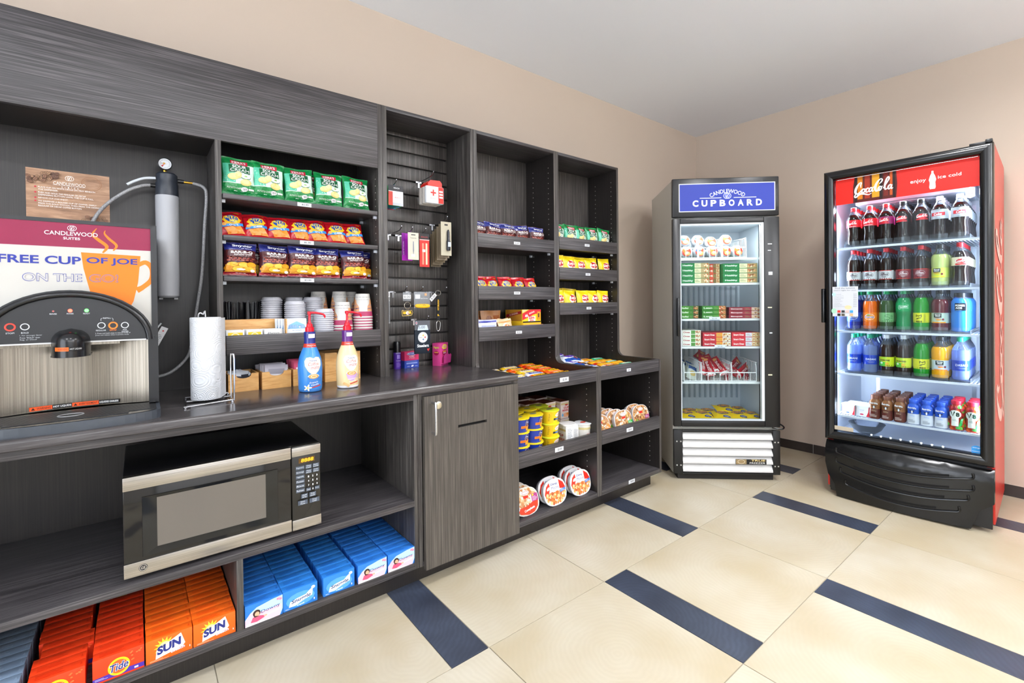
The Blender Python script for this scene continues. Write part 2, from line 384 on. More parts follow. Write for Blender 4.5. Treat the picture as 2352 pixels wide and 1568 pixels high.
def add_tile(x0, x1, y0, y1, dark):
    x0 = max(x0, XL); x1 = min(x1, XR); y0 = max(y0, YF); y1 = min(y1, YB)
    if x1-x0 < .01 or y1-y0 < .01: return
    j = .0016; w = round(x1-x0-2*j, 4); h = round(y1-y0-2*j, 4); k = (w, h, dark)
    if k not in tcache:
        m = TDARK if dark else TCREAM; tcache[k] = MB().box(-w/2, -h/2, -.01, w/2, h/2, 0, m, bev=.0008).mesh('tile_mesh')
    ob('dark_tile' if dark else 'tile', tcache[k], fl, loc=((x0+x1)/2, (y0+y1)/2, 0))
for r in range(-1, 7):
    y0 = 1.334-r*.594; sx = .793 if r % 2 == 0 else .793+.761
    for k in range(-3, 4):
        x = sx+k*1.369
        add_tile(x, x+.149, y0, y0+.594, True); add_tile(x+.149, x+.759, y0, y0+.594, False); add_tile(x+.759, x+1.369, y0, y0+.594, False)
struct(ob('ceiling', MB().box(XL-.1, YF-.1, CEIL, XR+.1, YB+.1, CEIL+.1, CEILM), smooth=False))
wb = struct(ob('wall_back', MB().box(XL-.1, YB, 0, XR+.1, YB+.1, CEIL, WALLM), smooth=False))
struct(ob('wall_right', MB().box(XR, YF-.1, 0, XR+.1, YB, CEIL, WALLM), smooth=False))
struct(ob('wall_left', MB().box(XL-.1, YF-.1, 0, XL, YB, CEIL, mt('#e9e7e4', 'wall')), smooth=False))
struct(ob('wall_front', MB().box(XL, YF-.1, 0, XR, YF, CEIL, mt('#e9e7e4', 'wall')), smooth=False))
BBM = mt('#37302e', 'satin')
bb = struct(ob('baseboard_right', MB().box(XR-.006, YF, 0, XR, YB, .070, mt('#cfc8bd')), smooth=False))
y = 1.41
bk = [YB-.012, 2.01, 1.41, .81, .21, -.39, -.99, -1.59, -2.19]
for a, b in zip(bk, bk[1:]): ob('tile', MB().box(XR-.012, b+.002, 0, XR-.006, a-.002, .070, BBM), bb, smooth=False)
bb = struct(ob('baseboard_back', MB().box(2.66, YB-.006, 0, XR-.012, YB, .070, mt('#cfc8bd')), smooth=False))
for a, b in ((2.66, 3.06), (3.06, 3.66), (3.66, XR-.012)): ob('tile', MB().box(a+.002, YB-.012, 0, b-.002, YB-.006, .070, BBM), bb, smooth=False)
wf = struct(ob('added_window_frame', MB().box(-.95, YF, .15, 2.15, YF+.05, .2, mt('#4a4744')).box(-.95, YF, 2.5, 2.15, YF+.05, 2.55, mt('#4a4744')).box(-.95, YF, .2, -.9, YF+.05, 2.5, mt('#4a4744')).box(2.1, YF, .2, 2.15, YF+.05, 2.5, mt('#4a4744')), smooth=False))  # added frame round the rear fill light, the window is assumed
for i, (x, y) in enumerate(CANS):  # fittings for the assumed lamps, out of view
    t = thing('assumed_ceiling_lamp', 'round recessed white ceiling lamp, %s' % ['above the floor before the snack shelves', 'above the coffee machine end', 'above the floor before the drinks cooler', 'behind the camera at the middle of the room', 'at the far left of the room', 'near the wall behind the camera at the right'][i], 'lamp', (x, y, CEIL), group='assumed recessed ceiling lamps')
    ob('trim_ring', MB().lathe([(.085, 0), (.1, 0), (.1, -.006), (.085, -.008)], mt('#f2f2f0', 'satin'), 28), t)
    ob('lens', MB().lathe([(.001, -.003), (.084, -.003)], mt('#fff6ea', emis=5), 24), t)

for i, (x, p) in enumerate(UPS):  # troughs invented to house the added fill lights
    t = thing('added_light_trough', 'grey trough wall uplighter on the entrance wall, %s' % ('left one', 'middle one', 'right one')[i], 'lamp', (x, YFW, 2.0), group='added fill light troughs')
    ob('trough', MB().box(-.27, .0, 0, .27, .02, .1, mt('#8d8d8d', 'satin')).box(-.27, .2, 0, .27, .21, .1, mt('#8d8d8d', 'satin')).box(-.27, .02, 0, .27, .2, .01, mt('#8d8d8d', 'satin')).box(-.28, 0, 0, -.27, .21, .1, mt('#8d8d8d', 'satin')).box(.27, 0, 0, .28, .21, .1, mt('#8d8d8d', 'satin')), t, smooth=False)
# ================================================================ CABINETS
Y0 = 2.108; YBK = 2.37; YBASE = 1.776
def tag_price(parent, x, z, y, s='$2.00', w=.06, h=.021):
    d = Dec(flat(y), .2); d.rect(x-w/2, z-h/2, x+w/2, z+h/2, '#d4d6da'); d.txt(s, x+w*.05, z, w*.5, h*.52, '#1c1d20', bold=.015); d.out(parent, 'price_tag')
def pins(parent, xs, ys, z0, z1, skip=(), nx=-1):
    mb = MB(); m = mt('#b9b4ac'); z = z0
    while z < z1:
        for x in xs:
            for y in ys:
                r = .0022; mb.box(x, y-r, z-r, x+nx*.0006, y+r, z+r, m)
        z += .032
    if mb.v: stuff(ob('shelf_pin_hole', mb, parent, smooth=False))
def clips(parent, x0, x1, zs, y=2.13):
    for z in zs:
        for x, s in ((x0, 1), (x1, -1)):
            for yy in (y, y+.17): ob('shelf_clip', MB().box(x, yy-.006, z-.012, x+s*.014, yy+.006, z, PETm), parent, smooth=False)
PETm = mt('#c9ced6', 'gloss')
# --- tall left cabinet with the coffee niche and the snack bay
ca = thing('upper_cabinet', 'dark grey laminate wall cabinet with wide fascia over coffee niche and left snack bay', 'cabinet', (0, Y0, .86))
A = Matrix.Translation((0, -Y0, -.86))
def part(n, p, m, parent, *b, bev=0, A=A, label=None): return ob(n, MB(A).box(*b, m, bev=bev) if not bev else MB(A).box(*b, m, bev=bev), parent, smooth=bool(bev), label=label)
part('fascia', 0, WH, ca, -1.6, Y0, 1.838, .884, Y0+.02, 2.14, bev=.001)
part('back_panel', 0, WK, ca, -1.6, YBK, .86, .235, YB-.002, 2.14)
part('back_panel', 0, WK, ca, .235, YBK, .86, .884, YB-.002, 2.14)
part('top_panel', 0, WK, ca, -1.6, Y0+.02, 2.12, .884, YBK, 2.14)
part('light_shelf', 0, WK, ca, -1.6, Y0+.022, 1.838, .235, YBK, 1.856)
part('side_panel', 0, WV, ca, .235, Y0, .86, .256, YBK, 1.838, bev=.001)
part('side_panel', 0, WV, ca, .884, Y0, .86, .906, YBK, 2.14, bev=.001)
part('side_panel', 0, WV, ca, -1.62, Y0, .86, -1.6, YB-.002, 2.14)
for z, tx in ((1.6375, .557), (1.4775, .565), (1.3175, .564)):
    sh = part('shelf', 0, WH, ca, .259, Y0+.002, z-.019, .881, YBK-.004, z, bev=.0015)
    tag_price(sh, tx, z-.0095-.86, Y0+.002-.0006-Y0, w=.056, h=.016)
tr = part('tray_shelf', 0, WH, ca, .262, Y0+.006, 1.009, .881, YBK-.004, 1.027)
part('front_lip', 0, WH, tr, .262, Y0-.012, 1.009, .884, Y0+.006, 1.086, bev=.001)
pins(ca, (.8838,), (2.14-Y0, 2.31-Y0), .93-.86, 1.80-.86)
clips(ca, .256, .884, (1.617-.86, 1.457-.86, 1.297-.86), 2.135-Y0)
# --- slat wall bay
cb = thing('slatwall_cabinet', 'tall narrow dark grey cabinet bay with slotted slat wall back for hooks', 'cabinet', (.906, Y0, .86))
B = Matrix.Translation((-.906, -Y0, -.86))
part('side_panel', 0, WV, cb, .9065, Y0, .86, .929, YBK, 2.14, bev=.001, A=B)
part('side_panel', 0, WV, cb, 1.401, Y0, .86, 1.4215, YBK, 2.14, bev=.001, A=B)
part('top_panel', 0, WH, cb, .929, Y0, 2.122, 1.401, YBK, 2.14, bev=.001, A=B)
part('back_panel', 0, WK, cb, .929, 2.368, .86, 1.401, YB-.002, 2.122, A=B)
zs = 2.122
slz = [.86]+[2.100-.0757*k for k in range(16, -1, -1)]
for a, b in zip(slz, slz[1:]+[2.122]):
    if b-a > .02: part('slat', 0, WV, cb, .9295, 2.352, a+.004 if a > .87 else a, 1.4005, 2.368, b-.006 if b < 2.11 else b, bev=.0012, A=B)
SLOT = slz[1:]
# --- two L shaped snack bays
def lprof():
    p = [(YB-.002, .10), (YBASE, .10), (YBASE, .832)]
    cy, cz, r = Y0-.045, .832+.045, .045
    p += [(cy+r*math.sin(t), cz-r*math.cos(t)) for t in [PI/2*k/6 for k in range(7)]]
    return p+[(Y0, 2.14), (YB-.002, 2.14)]
EDGE = streak('laminate_edge_banding', '#5d5a5c', '#8d8a8e', (5, 190, 190), c2='#73706f')
def bay(name, label, x0, x1, panels, shelves, tagx, base_shelf, traytag):
    t = thing(name, label, 'cabinet', (x0, YBASE, 0)); Lm = Matrix.Translation((-x0, -YBASE, 0))
    def pp(n, m, parent, *b, bev=0): return ob(n, MB(Lm).box(*b, m, bev=bev), parent, smooth=bool(bev))
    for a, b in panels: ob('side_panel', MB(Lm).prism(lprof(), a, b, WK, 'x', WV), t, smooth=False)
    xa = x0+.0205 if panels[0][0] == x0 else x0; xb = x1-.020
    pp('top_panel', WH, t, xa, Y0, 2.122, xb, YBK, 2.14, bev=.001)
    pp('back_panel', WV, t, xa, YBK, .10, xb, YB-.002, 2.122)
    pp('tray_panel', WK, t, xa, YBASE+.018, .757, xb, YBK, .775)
    l = pp('tray_front', WH, t, xa, YBASE, .757, xb, YBASE+.018, .832, bev=.001)
    tag_price(l, traytag[0]-x0, traytag[1], -.0006, '$2.00', *traytag[2:])
    pp('bottom_panel', WH, t, xa, YBASE, .10, xb, YBK, .127, bev=.001)
    for (z0, z1), tx in zip(shelves, tagx):
        sh = pp('shelf', WK, t, xa+.003, Y0+.016, z0, xb-.003, YBK-.004, z0+.018)
        lp = pp('front_lip', WH, sh, xa+.002, Y0-.002, z0, xb-.002, Y0+.016, z1, bev=.001)
        d = Dec(flat(Y0-.002-YBASE-.0006), .2); d.rect(tx-x0-.023, (z0+z1)/2-.008, tx-x0+.023, (z0+z1)/2+.008, '#d4d6da'); d.txt('$2.00', tx-x0, (z0+z1)/2, .026, .008, '#1c1d20', bold=.015); d.out(sh, 'price_tag')
    sh = pp('shelf', WK, t, xa+.003, YBASE+.016, .389, xb-.003, YBK-.02, .407)
    pp('front_lip', WH, sh, xa+.002, YBASE-.002, .389, xb-.002, YBASE+.016, .466, bev=.001)
    tag_price(sh, base_shelf[0]-x0, .433, -.003, base_shelf[1], .062, .023)
    pins(t, (xb-x0-.0002,), (2.155-YBASE, 2.30-YBASE), .86, 2.05); pins(t, (xb-x0-.0002,), (1.85-YBASE,), .16, .72)
    clips(t, xa-x0, xb-x0, [s[0] for s in shelves], 2.15-YBASE)
    return t
b1 = bay('snack_shelf_unit', 'dark grey open shelf unit with curved side, between slat wall and right end unit', 1.4225, 2.035, ((1.4225, 1.443), (2.015, 2.035)),
    ((1.510, 1.586), (1.222, 1.298), (.994, 1.072)), (1.717, 1.714, 1.724), (1.718, '$2.00'), (1.762, .794, .066, .024))
b2 = bay('snack_shelf_unit', 'dark grey open shelf unit with curved sides at the right end, beside the freezer', 2.0355, 2.637, ((2.0355, 2.0555), (2.617, 2.637)),
    ((1.538, 1.615), (1.348, 1.424), (1.126, 1.202)), (2.311, 2.317, 2.323), (2.309, '$3.00'), (2.307, .793, .04, .018))
tag_price(b2, 2.327-2.0355, .115, -.0006, '$3.00', .06, .022)
# --- base cabinets
c1 = thing('base_cabinet', 'low open dark grey cabinet holding the microwave and the boxes of detergent', 'cabinet', (0, YBASE, 0)); M1 = Matrix.Translation((0, -YBASE, 0))
def p1(n, m, *b, bev=.001, par=None): return ob(n, MB(M1).box(*b, m, bev=bev), par or c1, smooth=bool(bev))
p1('side_panel', WV, .886, YBASE, .10, .904, YB-.002, .829); p1('side_panel', WV, -1.62, YBASE, .10, -1.6, YB-.002, .829)
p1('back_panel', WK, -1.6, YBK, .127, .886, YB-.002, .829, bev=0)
p1('bottom_panel', WH, -1.6, YBASE, .10, .886, YBK, .126); p1('middle_shelf', WH, -1.6, YBASE, .361, .886, YBK, .385)
p1('top_rail', WH, -1.6, YBASE, .802, .886, YBASE+.02, .829); p1('divider', WV, .241, YBASE, .126, .261, YBK, .361)
p1('divider', WV, -.50, YBASE, .126, -.48, YBK, .361)
c2 = thing('door_cabinet', 'grey wood-grain base cabinet with a locked door and a rubbish slot', 'cabinet', (.905, YBASE, 0)); M2 = Matrix.Translation((-.905, -YBASE, 0))
ob('body', MB(M2).box(.905, YBASE, .10, .923, YB-.002, .829, WV).box(1.402, YBASE, .10, 1.4215, YB-.002, .829, WV).box(.923, YBASE, .10, 1.402, YB-.002, .12, WH).box(.923, YBK, .12, 1.402, YB-.002, .829, WK).box(.923, YBASE, .80, 1.402, YBASE+.02, .829, WH), c2, smooth=False)
mb = MB(M2); x0, x1, z0, z1, ya, yb = .926, 1.430, .088, .814, 1.756, 1.775
sx0, sx1, sz = 1.089, 1.243, .664
for b in ((x0, z0, x1, sz-.006), (x0, sz+.006, x1, z1), (x0, sz-.006, sx0, sz+.006), (sx1, sz-.006, x1, sz+.006)): mb.box(b[0], ya, b[1], b[2], yb, b[3], streak('door_grain', '#37332f', '#686159', (200, 200, 3), c2='#4a4540') if not D.materials.get('door_grain') else D.materials['door_grain'])
dr = ob('door', mb, c2, smooth=False)
ob('slot_lining', MB(M2).box(sx0, yb-.004, sz-.006, sx1, yb+.002, sz+.006, mt('#0c0c0d')), dr, smooth=False)
hx = .962; ob('handle', MB(M2).tube([(hx, 1.757, .658), (hx, 1.735, .658), (hx, 1.724, .668), (hx, 1.724, .776), (hx, 1.735, .786), (hx, 1.757, .786)], .0055, mt('#d5d6da', 'chrome', rough=.25), 10, 4), dr, label='satin chrome bow handle')
Lk = Matrix.Translation((.992-.905, 1.7555-YBASE, .771)) @ Matrix.Rotation(PI/2, 4, 'X')
ob('lock', MB(Lk).lathe([(.016, -.002), (.016, .002), (.012, .0045), (.006, .0045), (.006, .007), (0.0005, .007)], mt('#e3dcc6', 'metal'), 20), dr)
kick = thing('toe_kick', 'dark recessed plinth board running under all base cabinets', 'plinth', (0, 1.854, 0))
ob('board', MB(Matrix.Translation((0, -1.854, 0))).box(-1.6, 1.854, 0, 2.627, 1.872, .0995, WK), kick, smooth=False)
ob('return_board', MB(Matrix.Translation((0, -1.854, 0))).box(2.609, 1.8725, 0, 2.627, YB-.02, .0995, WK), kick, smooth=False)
# --- worktop
ct = thing('worktop', 'long grey wood-look laminate worktop with rounded front edge', 'worktop', (0, 1.745, .83)); pr = [(YB-.002, .8301), (1.7485, .8301), (1.7455, .833)]
pr += [(1.7455+.011-.011*math.cos(t), .849+.011*math.sin(t)) for t in [PI/2*k/6 for k in range(7)]]+[(YB-.002, .86)]
ob('slab', MB(Matrix.Translation((0, -1.745, -.83))).prism(pr, -1.6, 1.4215, WT, 'x'), ct)
# ================================================================ FREEZER AND COOLER
BLK = mt('#0b0c0f', 'satin', rough=.33); BLK2 = mt('#08090b', 'gloss'); WHT = mt('#e8eaec', 'satin'); INW = mt('#dfe6ee', 'satin'); WIRE = mt('#eceff2', 'satin')
FZ = Frame(2.814, 1.7955, -42.74); FW = .69
fz = thing('display_freezer', 'tall glass-door freezer with a blue lit sign header, standing in the corner', 'freezer', (FZ.x, FZ.y, 0), FZ.a)
CRM = mt('#b4b1a7', 'satin')
ob('body', MB().box(0, .035, .04, .035, .61, 2.015, CRM).box(FW-.035, .035, .04, FW, .61, 2.015, CRM).box(.035, .035, 1.76, FW-.035, .61, 2.015, CRM).box(.035, .035, .04, FW-.035, .61, .345, CRM).box(.035, .575, .345, FW-.035, .61, 1.76, CRM), fz, smooth=False)
ob('liner', MB().box(.035, .06, .345, .0375, .56, 1.76, INW).box(FW-.0375, .06, .345, FW-.035, .56, 1.76, INW).box(.0375, .06, .345, FW-.0375, .56, .352, INW).box(.0375, .06, 1.735, FW-.0375, .56, 1.76, INW).box(.0375, .557, .352, FW-.0375, .56, 1.735, INW), fz, smooth=False)
mb = MB()
for k in range(15): x = .06+k*.04; mb.box(x, .545, .45, x+.012, .557, 1.66, mt('#aeb9c4', 'satin'))
stuff(ob('evaporator_rib', mb, fz, smooth=False))
for x in (.052, .60): ob('shelf_standard', MB().box(x, .10, .36, x+.012, .104, 1.72, mt('#b4bcc4', 'metal')), fz, smooth=False)
ob('header', MB().box(0, 0, 1.766, FW, .034, 2.024, BLK, bev=.006), fz)
d = Dec(flat(-.0005), .3, h0=.001); d.rect(.042, 1.8, .664, 1.988, '#e8ecf2'); d.rect(.047, 1.805, .659, 1.983, '#0c2a94', emis=.08)
d.txt('CANDLEWOOD', .357, 1.934, .235, .026, '#f2f4f8', arc=.22, emis=.5); candle_logo(d, .357, 1.902, .021, '#f2f4f8', '#1c3fc8')
d.rect(.178, 1.8875, .318, 1.8915, '#f2f4f8'); d.rect(.398, 1.8875, .543, 1.8915, '#f2f4f8')
x = .15
for ch in 'CUPBOARD': d.txt(ch, x, 1.855, .037, .042, '#f6f7fa', bold=.03, emis=.6); x += .0585
d.out(fz, 'sign_panel', label='blue sign panel with white lettering')
# door
dm = MB(); fr = [(0, .36, .052, 1.758), (.59, .36, FW, 1.758)]
dm.box(0, -.002, .36, .05, .033, 1.758, BLK, bev=.005).box(.592, -.002, .36, FW, .033, 1.758, BLK, bev=.005).box(.05, -.002, 1.722, .592, .033, 1.758, BLK, bev=.004).box(.05, -.002, .36, .592, .033, .402, BLK, bev=.004)
dr = ob('door', dm, fz)
ob('door_gasket', MB().box(.05, .004, .402, .056, .03, 1.722, mt('#c4ccd2', 'satin')).box(.575, .004, .402, .592, .03, 1.722, mt('#d7dde0', 'satin')).box(.056, .004, 1.712, .575, .03, 1.722, mt('#d7dde0')).box(.056, .004, .402, .575, .03, .41, mt('#c4ccd2')), dr, smooth=False)
ob('glass_pane', MB().box(.056, .012, .41, .575, .016, 1.712, GLASS), dr, smooth=False)
ob('handle', MB().box(.022, -.028, .97, .034, -.002, 1.225, BLK2, bev=.003), dr)
d = Dec(flat(-.002), .3, h0=.001)
for x0, z0, x1, z1, c in ((.614, 1.574, .641, 1.58, '#dfe2e4'), (.614, 1.532, .634, 1.537, '#dfe2e4'), (.618, 1.372, .643, 1.393, '#e6e9ec'), (.612, 1.153, .639, 1.16, '#d9d7b8'), (.622, .984, .64, .992, '#cfd3d6'), (.612, .706, .638, .714, '#d9d7b8')): d.rect(x0, z0, x1, z1, c)
stuff(d.out(dr, 'sticker_residue'))
# louvre grille
ob('grille_frame', MB().box(0, .002, .042, .057, .034, .337, BLK, bev=.003).box(.643, .002, .042, FW, .034, .337, BLK, bev=.003).box(.057, .002, .042, .643, .034, .052, BLK).box(.057, .002, .322, .643, .034, .337, BLK, bev=.003).box(.057, .03, .052, .643, .034, .322, mt('#55534f')), fz)
for k in range(5):
    z = .318-k*.054; ob('louvre', MB().add([(.058, .024, z), (.642, .024, z), (.642, 0, z-.034), (.058, 0, z-.034), (.058, 0, z-.044), (.642, 0, z-.044), (.642, .024, z-.05), (.058, .024, z-.05)], [(0, 1, 2, 3), (3, 2, 5, 4), (4, 5, 6, 7), (0, 3, 4, 7), (1, 6, 5, 2)], mt('#cfcecc', 'satin')), fz, smooth=False)
d = Dec(flat(-.001), .3, h0=.0015); d.rect(.4, .112, .598, .147, '#17181a'); d.rect(.402, .114, .47, .145, '#8f7a55'); d.rect(.49, .13, .596, .1455, '#2b2416')
d.txt('TRUE', .545, .1385, .09, .012, '#e2c98a', bold=.02, shear=.2); d.txt('FREEZER', .54, .1215, .1, .011, '#e6e6e2'); d.ring(.436, .13, .022, .013, .002, '#e8e0c8'); d.out(fz, 'name_plate', label='small dark name plate with gold lettering')
mb = MB(); sc = mt('#d9dcdf', 'metal')
for x in (.018, .044, .655, .676):
    for z in (.1, .26): mb.box(x-.004, 0, z-.004, x+.004, .003, z+.004, sc)
stuff(ob('screws', mb, fz, smooth=False))
ob('plinth', MB().box(.03, .03, 0, .655, .59, .042, mt('#24211f')), fz, smooth=False)
ob('cable_loop', MB().tube([(.64, .01, .357), (.69, -.012, .352), (.712, .0, .362), (.70, .02, .375), (.68, .03, .378)], .005, BLK2, 8, 5), fz)
def wire_shelf(parent, x0, x1, y0, y1, z, n, col, name='wire_shelf', front=.014):
    mb = MB().box(x0, y0, z-front, x1, y0+.006, z, col).box(x0, y1-.006, z-.008, x1, y1, z, col)
    for k in range(n): x = x0+(x1-x0)*(k+.5)/n; mb.box(x-.0015, y0+.006, z-.005, x+.0015, y1-.006, z-.002, col)
    mb.box(x0, y0, z-.006, x0+.004, y1, z, col).box(x1-.004, y0, z-.006, x1, y1, z, col)
    return ob(name, mb, parent, smooth=False)
FSH = [1.495, 1.325, 1.083, .893, .653]
for i, z in enumerate(FSH):
    s = wire_shelf(fz, .056, .622, .06, .53, z, 34, WIRE)
    if i in (2, 3):
        d = Dec(flat(.058), .3, h0=.001); cx = .29 if i == 2 else .325; d.rect(cx-.036, z-.012, cx+.036, z+.012, '#e9edf4'); d.txt('$2.00' if i == 2 else '$4.00', cx, z+.001, .032, .009, '#3d434c'); d.rect(cx-.033, z-.012, cx+.033, z-.007, '#8a94a8'); d.out(s, 'price_tag')
area('freezer_tube_light', FZ.p(.33, .05, 1.73), (0, 0, FZ.a), .5, .03, 6, (.93, .97, 1))
# ---------------------------------------------------------------- drinks cooler
CK = Frame(3.343, 1.074, -87.6); CW = .737; CH = 1.988; CD = .725
ck = thing('drinks_cooler', 'tall black-framed glass-door drinks cooler with red header and red side panels', 'cooler', (CK.x, CK.y, 0), CK.a)
REDP = mt('#c4281a', 'satin', rough=.3)
ob('body', MB().box(0, .05, .04, .03, CD, CH, REDP).box(CW-.03, .05, .04, CW, CD, CH, REDP).box(.03, .05, CH-.05, CW-.03, CD, CH, BLK).box(.03, .05, .04, CW-.03, CD, .36, BLK).box(.03, CD-.03, .36, CW-.03, CD, CH-.05, BLK), ck, smooth=False)
CIN = mt('#e3e9f6', 'satin')
ob('liner', MB().box(.03, .06, .36, .0325, .69, CH-.05, CIN).box(CW-.0325, .06, .36, CW-.03, .69, CH-.05, CIN).box(.0325, .06, .36, CW-.0325, .69, .368, CIN).box(.0325, .687, .368, CW-.0325, .69, CH-.06, CIN).box(.0325, .06, CH-.08, CW-.0325, .69, CH-.06, CIN), ck, smooth=False)
# script on the red side panel
d = Dec(lambda u, v, h: (CW+h, .05+v, u), .2, h0=.001)
def sidefn(u, v, h): return (CW+h, .055+.62-v, .42+u)
d = Dec(sidefn, .2, h0=.001); script_logo(d, .70, .30, 1.25, .52, '#e8b9ae'); d.out(ck, 'side_script')
# fan guard and evaporator cover
ob('evaporator_cover', MB().box(.1, .25, 1.80, .64, .66, 1.86, CIN, bev=.01), ck)
mb = MB()
for r in (.02, .05, .08, .11, .14): mb.tube([(.36+r*math.cos(t)*1.15, .36+r*math.sin(t), 1.79-.0) for t in [2*PI*k/24 for k in range(24)]], .003, mt('#cfd5e6', 'satin'), 5, closed=True)
for k in range(10): t = PI*k/10; mb.tube([(.36-.16*math.cos(t), .36-.14*math.sin(t), 1.788), (.36+.16*math.cos(t), .36+.14*math.sin(t), 1.788)], .0025, mt('#cfd5e6', 'satin'), 5)
ob('fan_guard', mb, ck)
for x in (.12, .6): ob('shelf_standard', MB().box(x, .684, .38, x+.02, .687, 1.78, mt('#b9c2d2', 'metal')), ck, smooth=False)
# door frame: four rounded mitred rails
def rail(pts, w):
    mb = MB(); prof = []
    for k in range(9): a = PI*k/8; prof.append((w/2-w/2*math.cos(a), -.022*math.sin(a)**.8))
    (x0, z0), (x1, z1), side = pts
    vs = []
    for (px, pz), inn in (((x0, z0), side[0]), ((x1, z1), side[1])):
        for t, y in prof: vs.append((px+inn[0]*t, y, pz+inn[1]*t))
        vs.append((px+inn[0]*w, .045, pz+inn[1]*w)); vs.append((px, .045, pz))
    n = len(vs)//2; fs = [(i, (i+1) % n, (i+1) % n+n, i+n) for i in range(n)]+[tuple(range(n))[::-1], tuple(range(n, 2*n))]
    mb.add(vs, fs, BLK2); return mb
w = .052; zb = .345
cd = ob('door', MB().box(.0525, .035, zb+.055, .054, .043, CH-.055, BLK), ck, smooth=False)
for a, b, s in (((0, zb), (0, CH), ((1, 1), (1, -1))), ((CW, CH), (CW, zb), ((-1, -1), (-1, 1))), ((0, CH), (CW, CH), ((1, -1), (-1, -1))), ((CW, zb), (0, zb), ((-1, 1), (1, 1)))):
    ob('door_rail', rail((a, b, s), w), cd)
ob('glass_pane', MB().box(w, .018, zb+w, CW-w, .022, CH-w, GLASS), cd, smooth=False)
ob('handle', MB().box(-.012, -.03, 1.062, .006, -.008, 1.272, BLK2, bev=.004).box(-.006, -.014, 1.09, .01, .004, 1.25, BLK2), cd)
ob('hinge_cap', MB().box(CW-.09, .0, CH, CW-.01, .06, CH+.012, BLK, bev=.003).box(CW-.03, -.012, CH, CW-.004, .03, CH+.018, BLK, bev=.003), ck)
# lit header behind the glass
d = Dec(flat(.026), .3, h0=.001)
d.rect(.054, 1.782, CW-.053, 1.934, '#e01c0c', emis=.45)
bp = [(.143, 1.782), (.347, 1.782), (.352, 1.86), (.347, 1.934), (.152, 1.934), (.143, 1.88)]
d.poly(bp, '#5a1008', emis=.3)
for x0, x1, c in ((.165, .19, '#d9780f'), (.2, .225, '#a82a0a'), (.235, .27, '#e89a14'), (.29, .31, '#7c1b0a'), (.318, .33, '#c8500c')): d.rect(x0, 1.80, x1, 1.934, c, emis=.35)
for x0, x1 in ((.15, .163), (.27, .285), (.332, .343)): d.rect(x0, 1.785, x1, 1.93, '#2a0703')
script_logo(d, .247, 1.858, .2, .085, '#ffffff', emis=1.1)
d.txt('enjoy', .442, 1.852, .066, .024, '#ffffff', emis=1); d.txt('ice cold', .57, 1.859, .092, .017, '#ffffff', emis=1)
bot = [(.489, 1.81), (.492, 1.80), (.512, 1.80), (.515, 1.81), (.513, 1.835), (.517, 1.85), (.512, 1.87), (.506, 1.885), (.506, 1.897), (.498, 1.897), (.498, 1.885), (.492, 1.87), (.487, 1.85), (.491, 1.835)]
d.poly(bot, '#ffffff', emis=1.4)
d.out(ck, 'lit_header', label='backlit red header with white script')
ob('header_light_strip', MB().box(.06, .03, 1.936, CW-.06, .036, 1.942, mt('#f5f8ff', emis=6)), ck, smooth=False)
# stickers and notices on the glass
d = Dec(flat(.0165), .3, h0=.0006); d.poly([(.632, 1.73), (.65, 1.722), (.668, 1.73), (.668, 1.775), (.65, 1.782), (.632, 1.775)], '#e9ecf4')
d.txt('BALANCE', .65, 1.768, .03, .007, '#e0456a'); d.txt('EAT', .65, 1.757, .012, .006, '#7a8088'); d.txt('DRINK', .65, 1.747, .022, .006, '#e0456a'); d.txt('& DO', .65, 1.737, .018, .005, '#7a8088'); d.out(cd, 'round_sticker')
d = Dec(flat(-.026), .3, h0=.0006); d.rect(.048, 1.102, .177, 1.281, '#c6c9cf')
d.ell(.056, 1.135, .014, .016, '#9fd8b4'); d.ell(.128, 1.157, .018, .012, '#f4c79b'); d.ell(.056, 1.235, .01, .012, '#b5def0')
d.txt('Find the balance', .112, 1.272, .1, .008, '#4d5664'); d.txt("that's right for you.", .112, 1.258, .115, .008, '#4d5664')
for i, s in enumerate(('Coke Sparkling', 'Honey Gold Peak Tea', 'Smart Milk Lemonade', 'Vita Powerade', 'Minute Maid Juice', 'Vita Premier', 'Gold Dream Shake', 'Minute Maid Sparkling')):
    z = 1.235-i*.0105; d.txt(s, .053+.0025*len(s)/2+.004, z, .0026*len(s), .0045, '#7c8592'); d.txt('$2.00', .163, z, .015, .0045, '#4d5664')
for i, c in enumerate(('#e0302a', '#2a2a2c', '#f2b8b0', '#3a9ad8', '#141414', '#4a4436', '#e9d9d2', '#e8a878')): x = .082+(i % 4)*.021; z = 1.132-(i//4)*.02; d.rect(x-.008, z-.007, x+.008, z+.007, c)
d.out(cd, 'menu_notice', label='white notice with a price list taped inside the door')
d = Dec(flat(.0), .3, h0=.001); 
ob('peeling_tape', MB().box(.05, -.006, .408, .146, -.004, .432, mt('#b9ad98', 'paper'), bev=.0009).lathe([(.0005, 0), (.001, 0)], mt('#b9ad98')), cd, smooth=False)
d = Dec(flat(.0165), .3, h0=.0006); d.poly([(.652, .40), (.69, .40), (.69, .43), (.682, .437), (.671, .44), (.66, .437), (.652, .43)], '#2a8fd6'); d.txt('energy', .67, .427, .028, .007, '#e6f3fc', shear=.3); d.rect(.654, .409, .688, .4105, '#e6f3fc'); d.out(cd, 'energy_sticker')
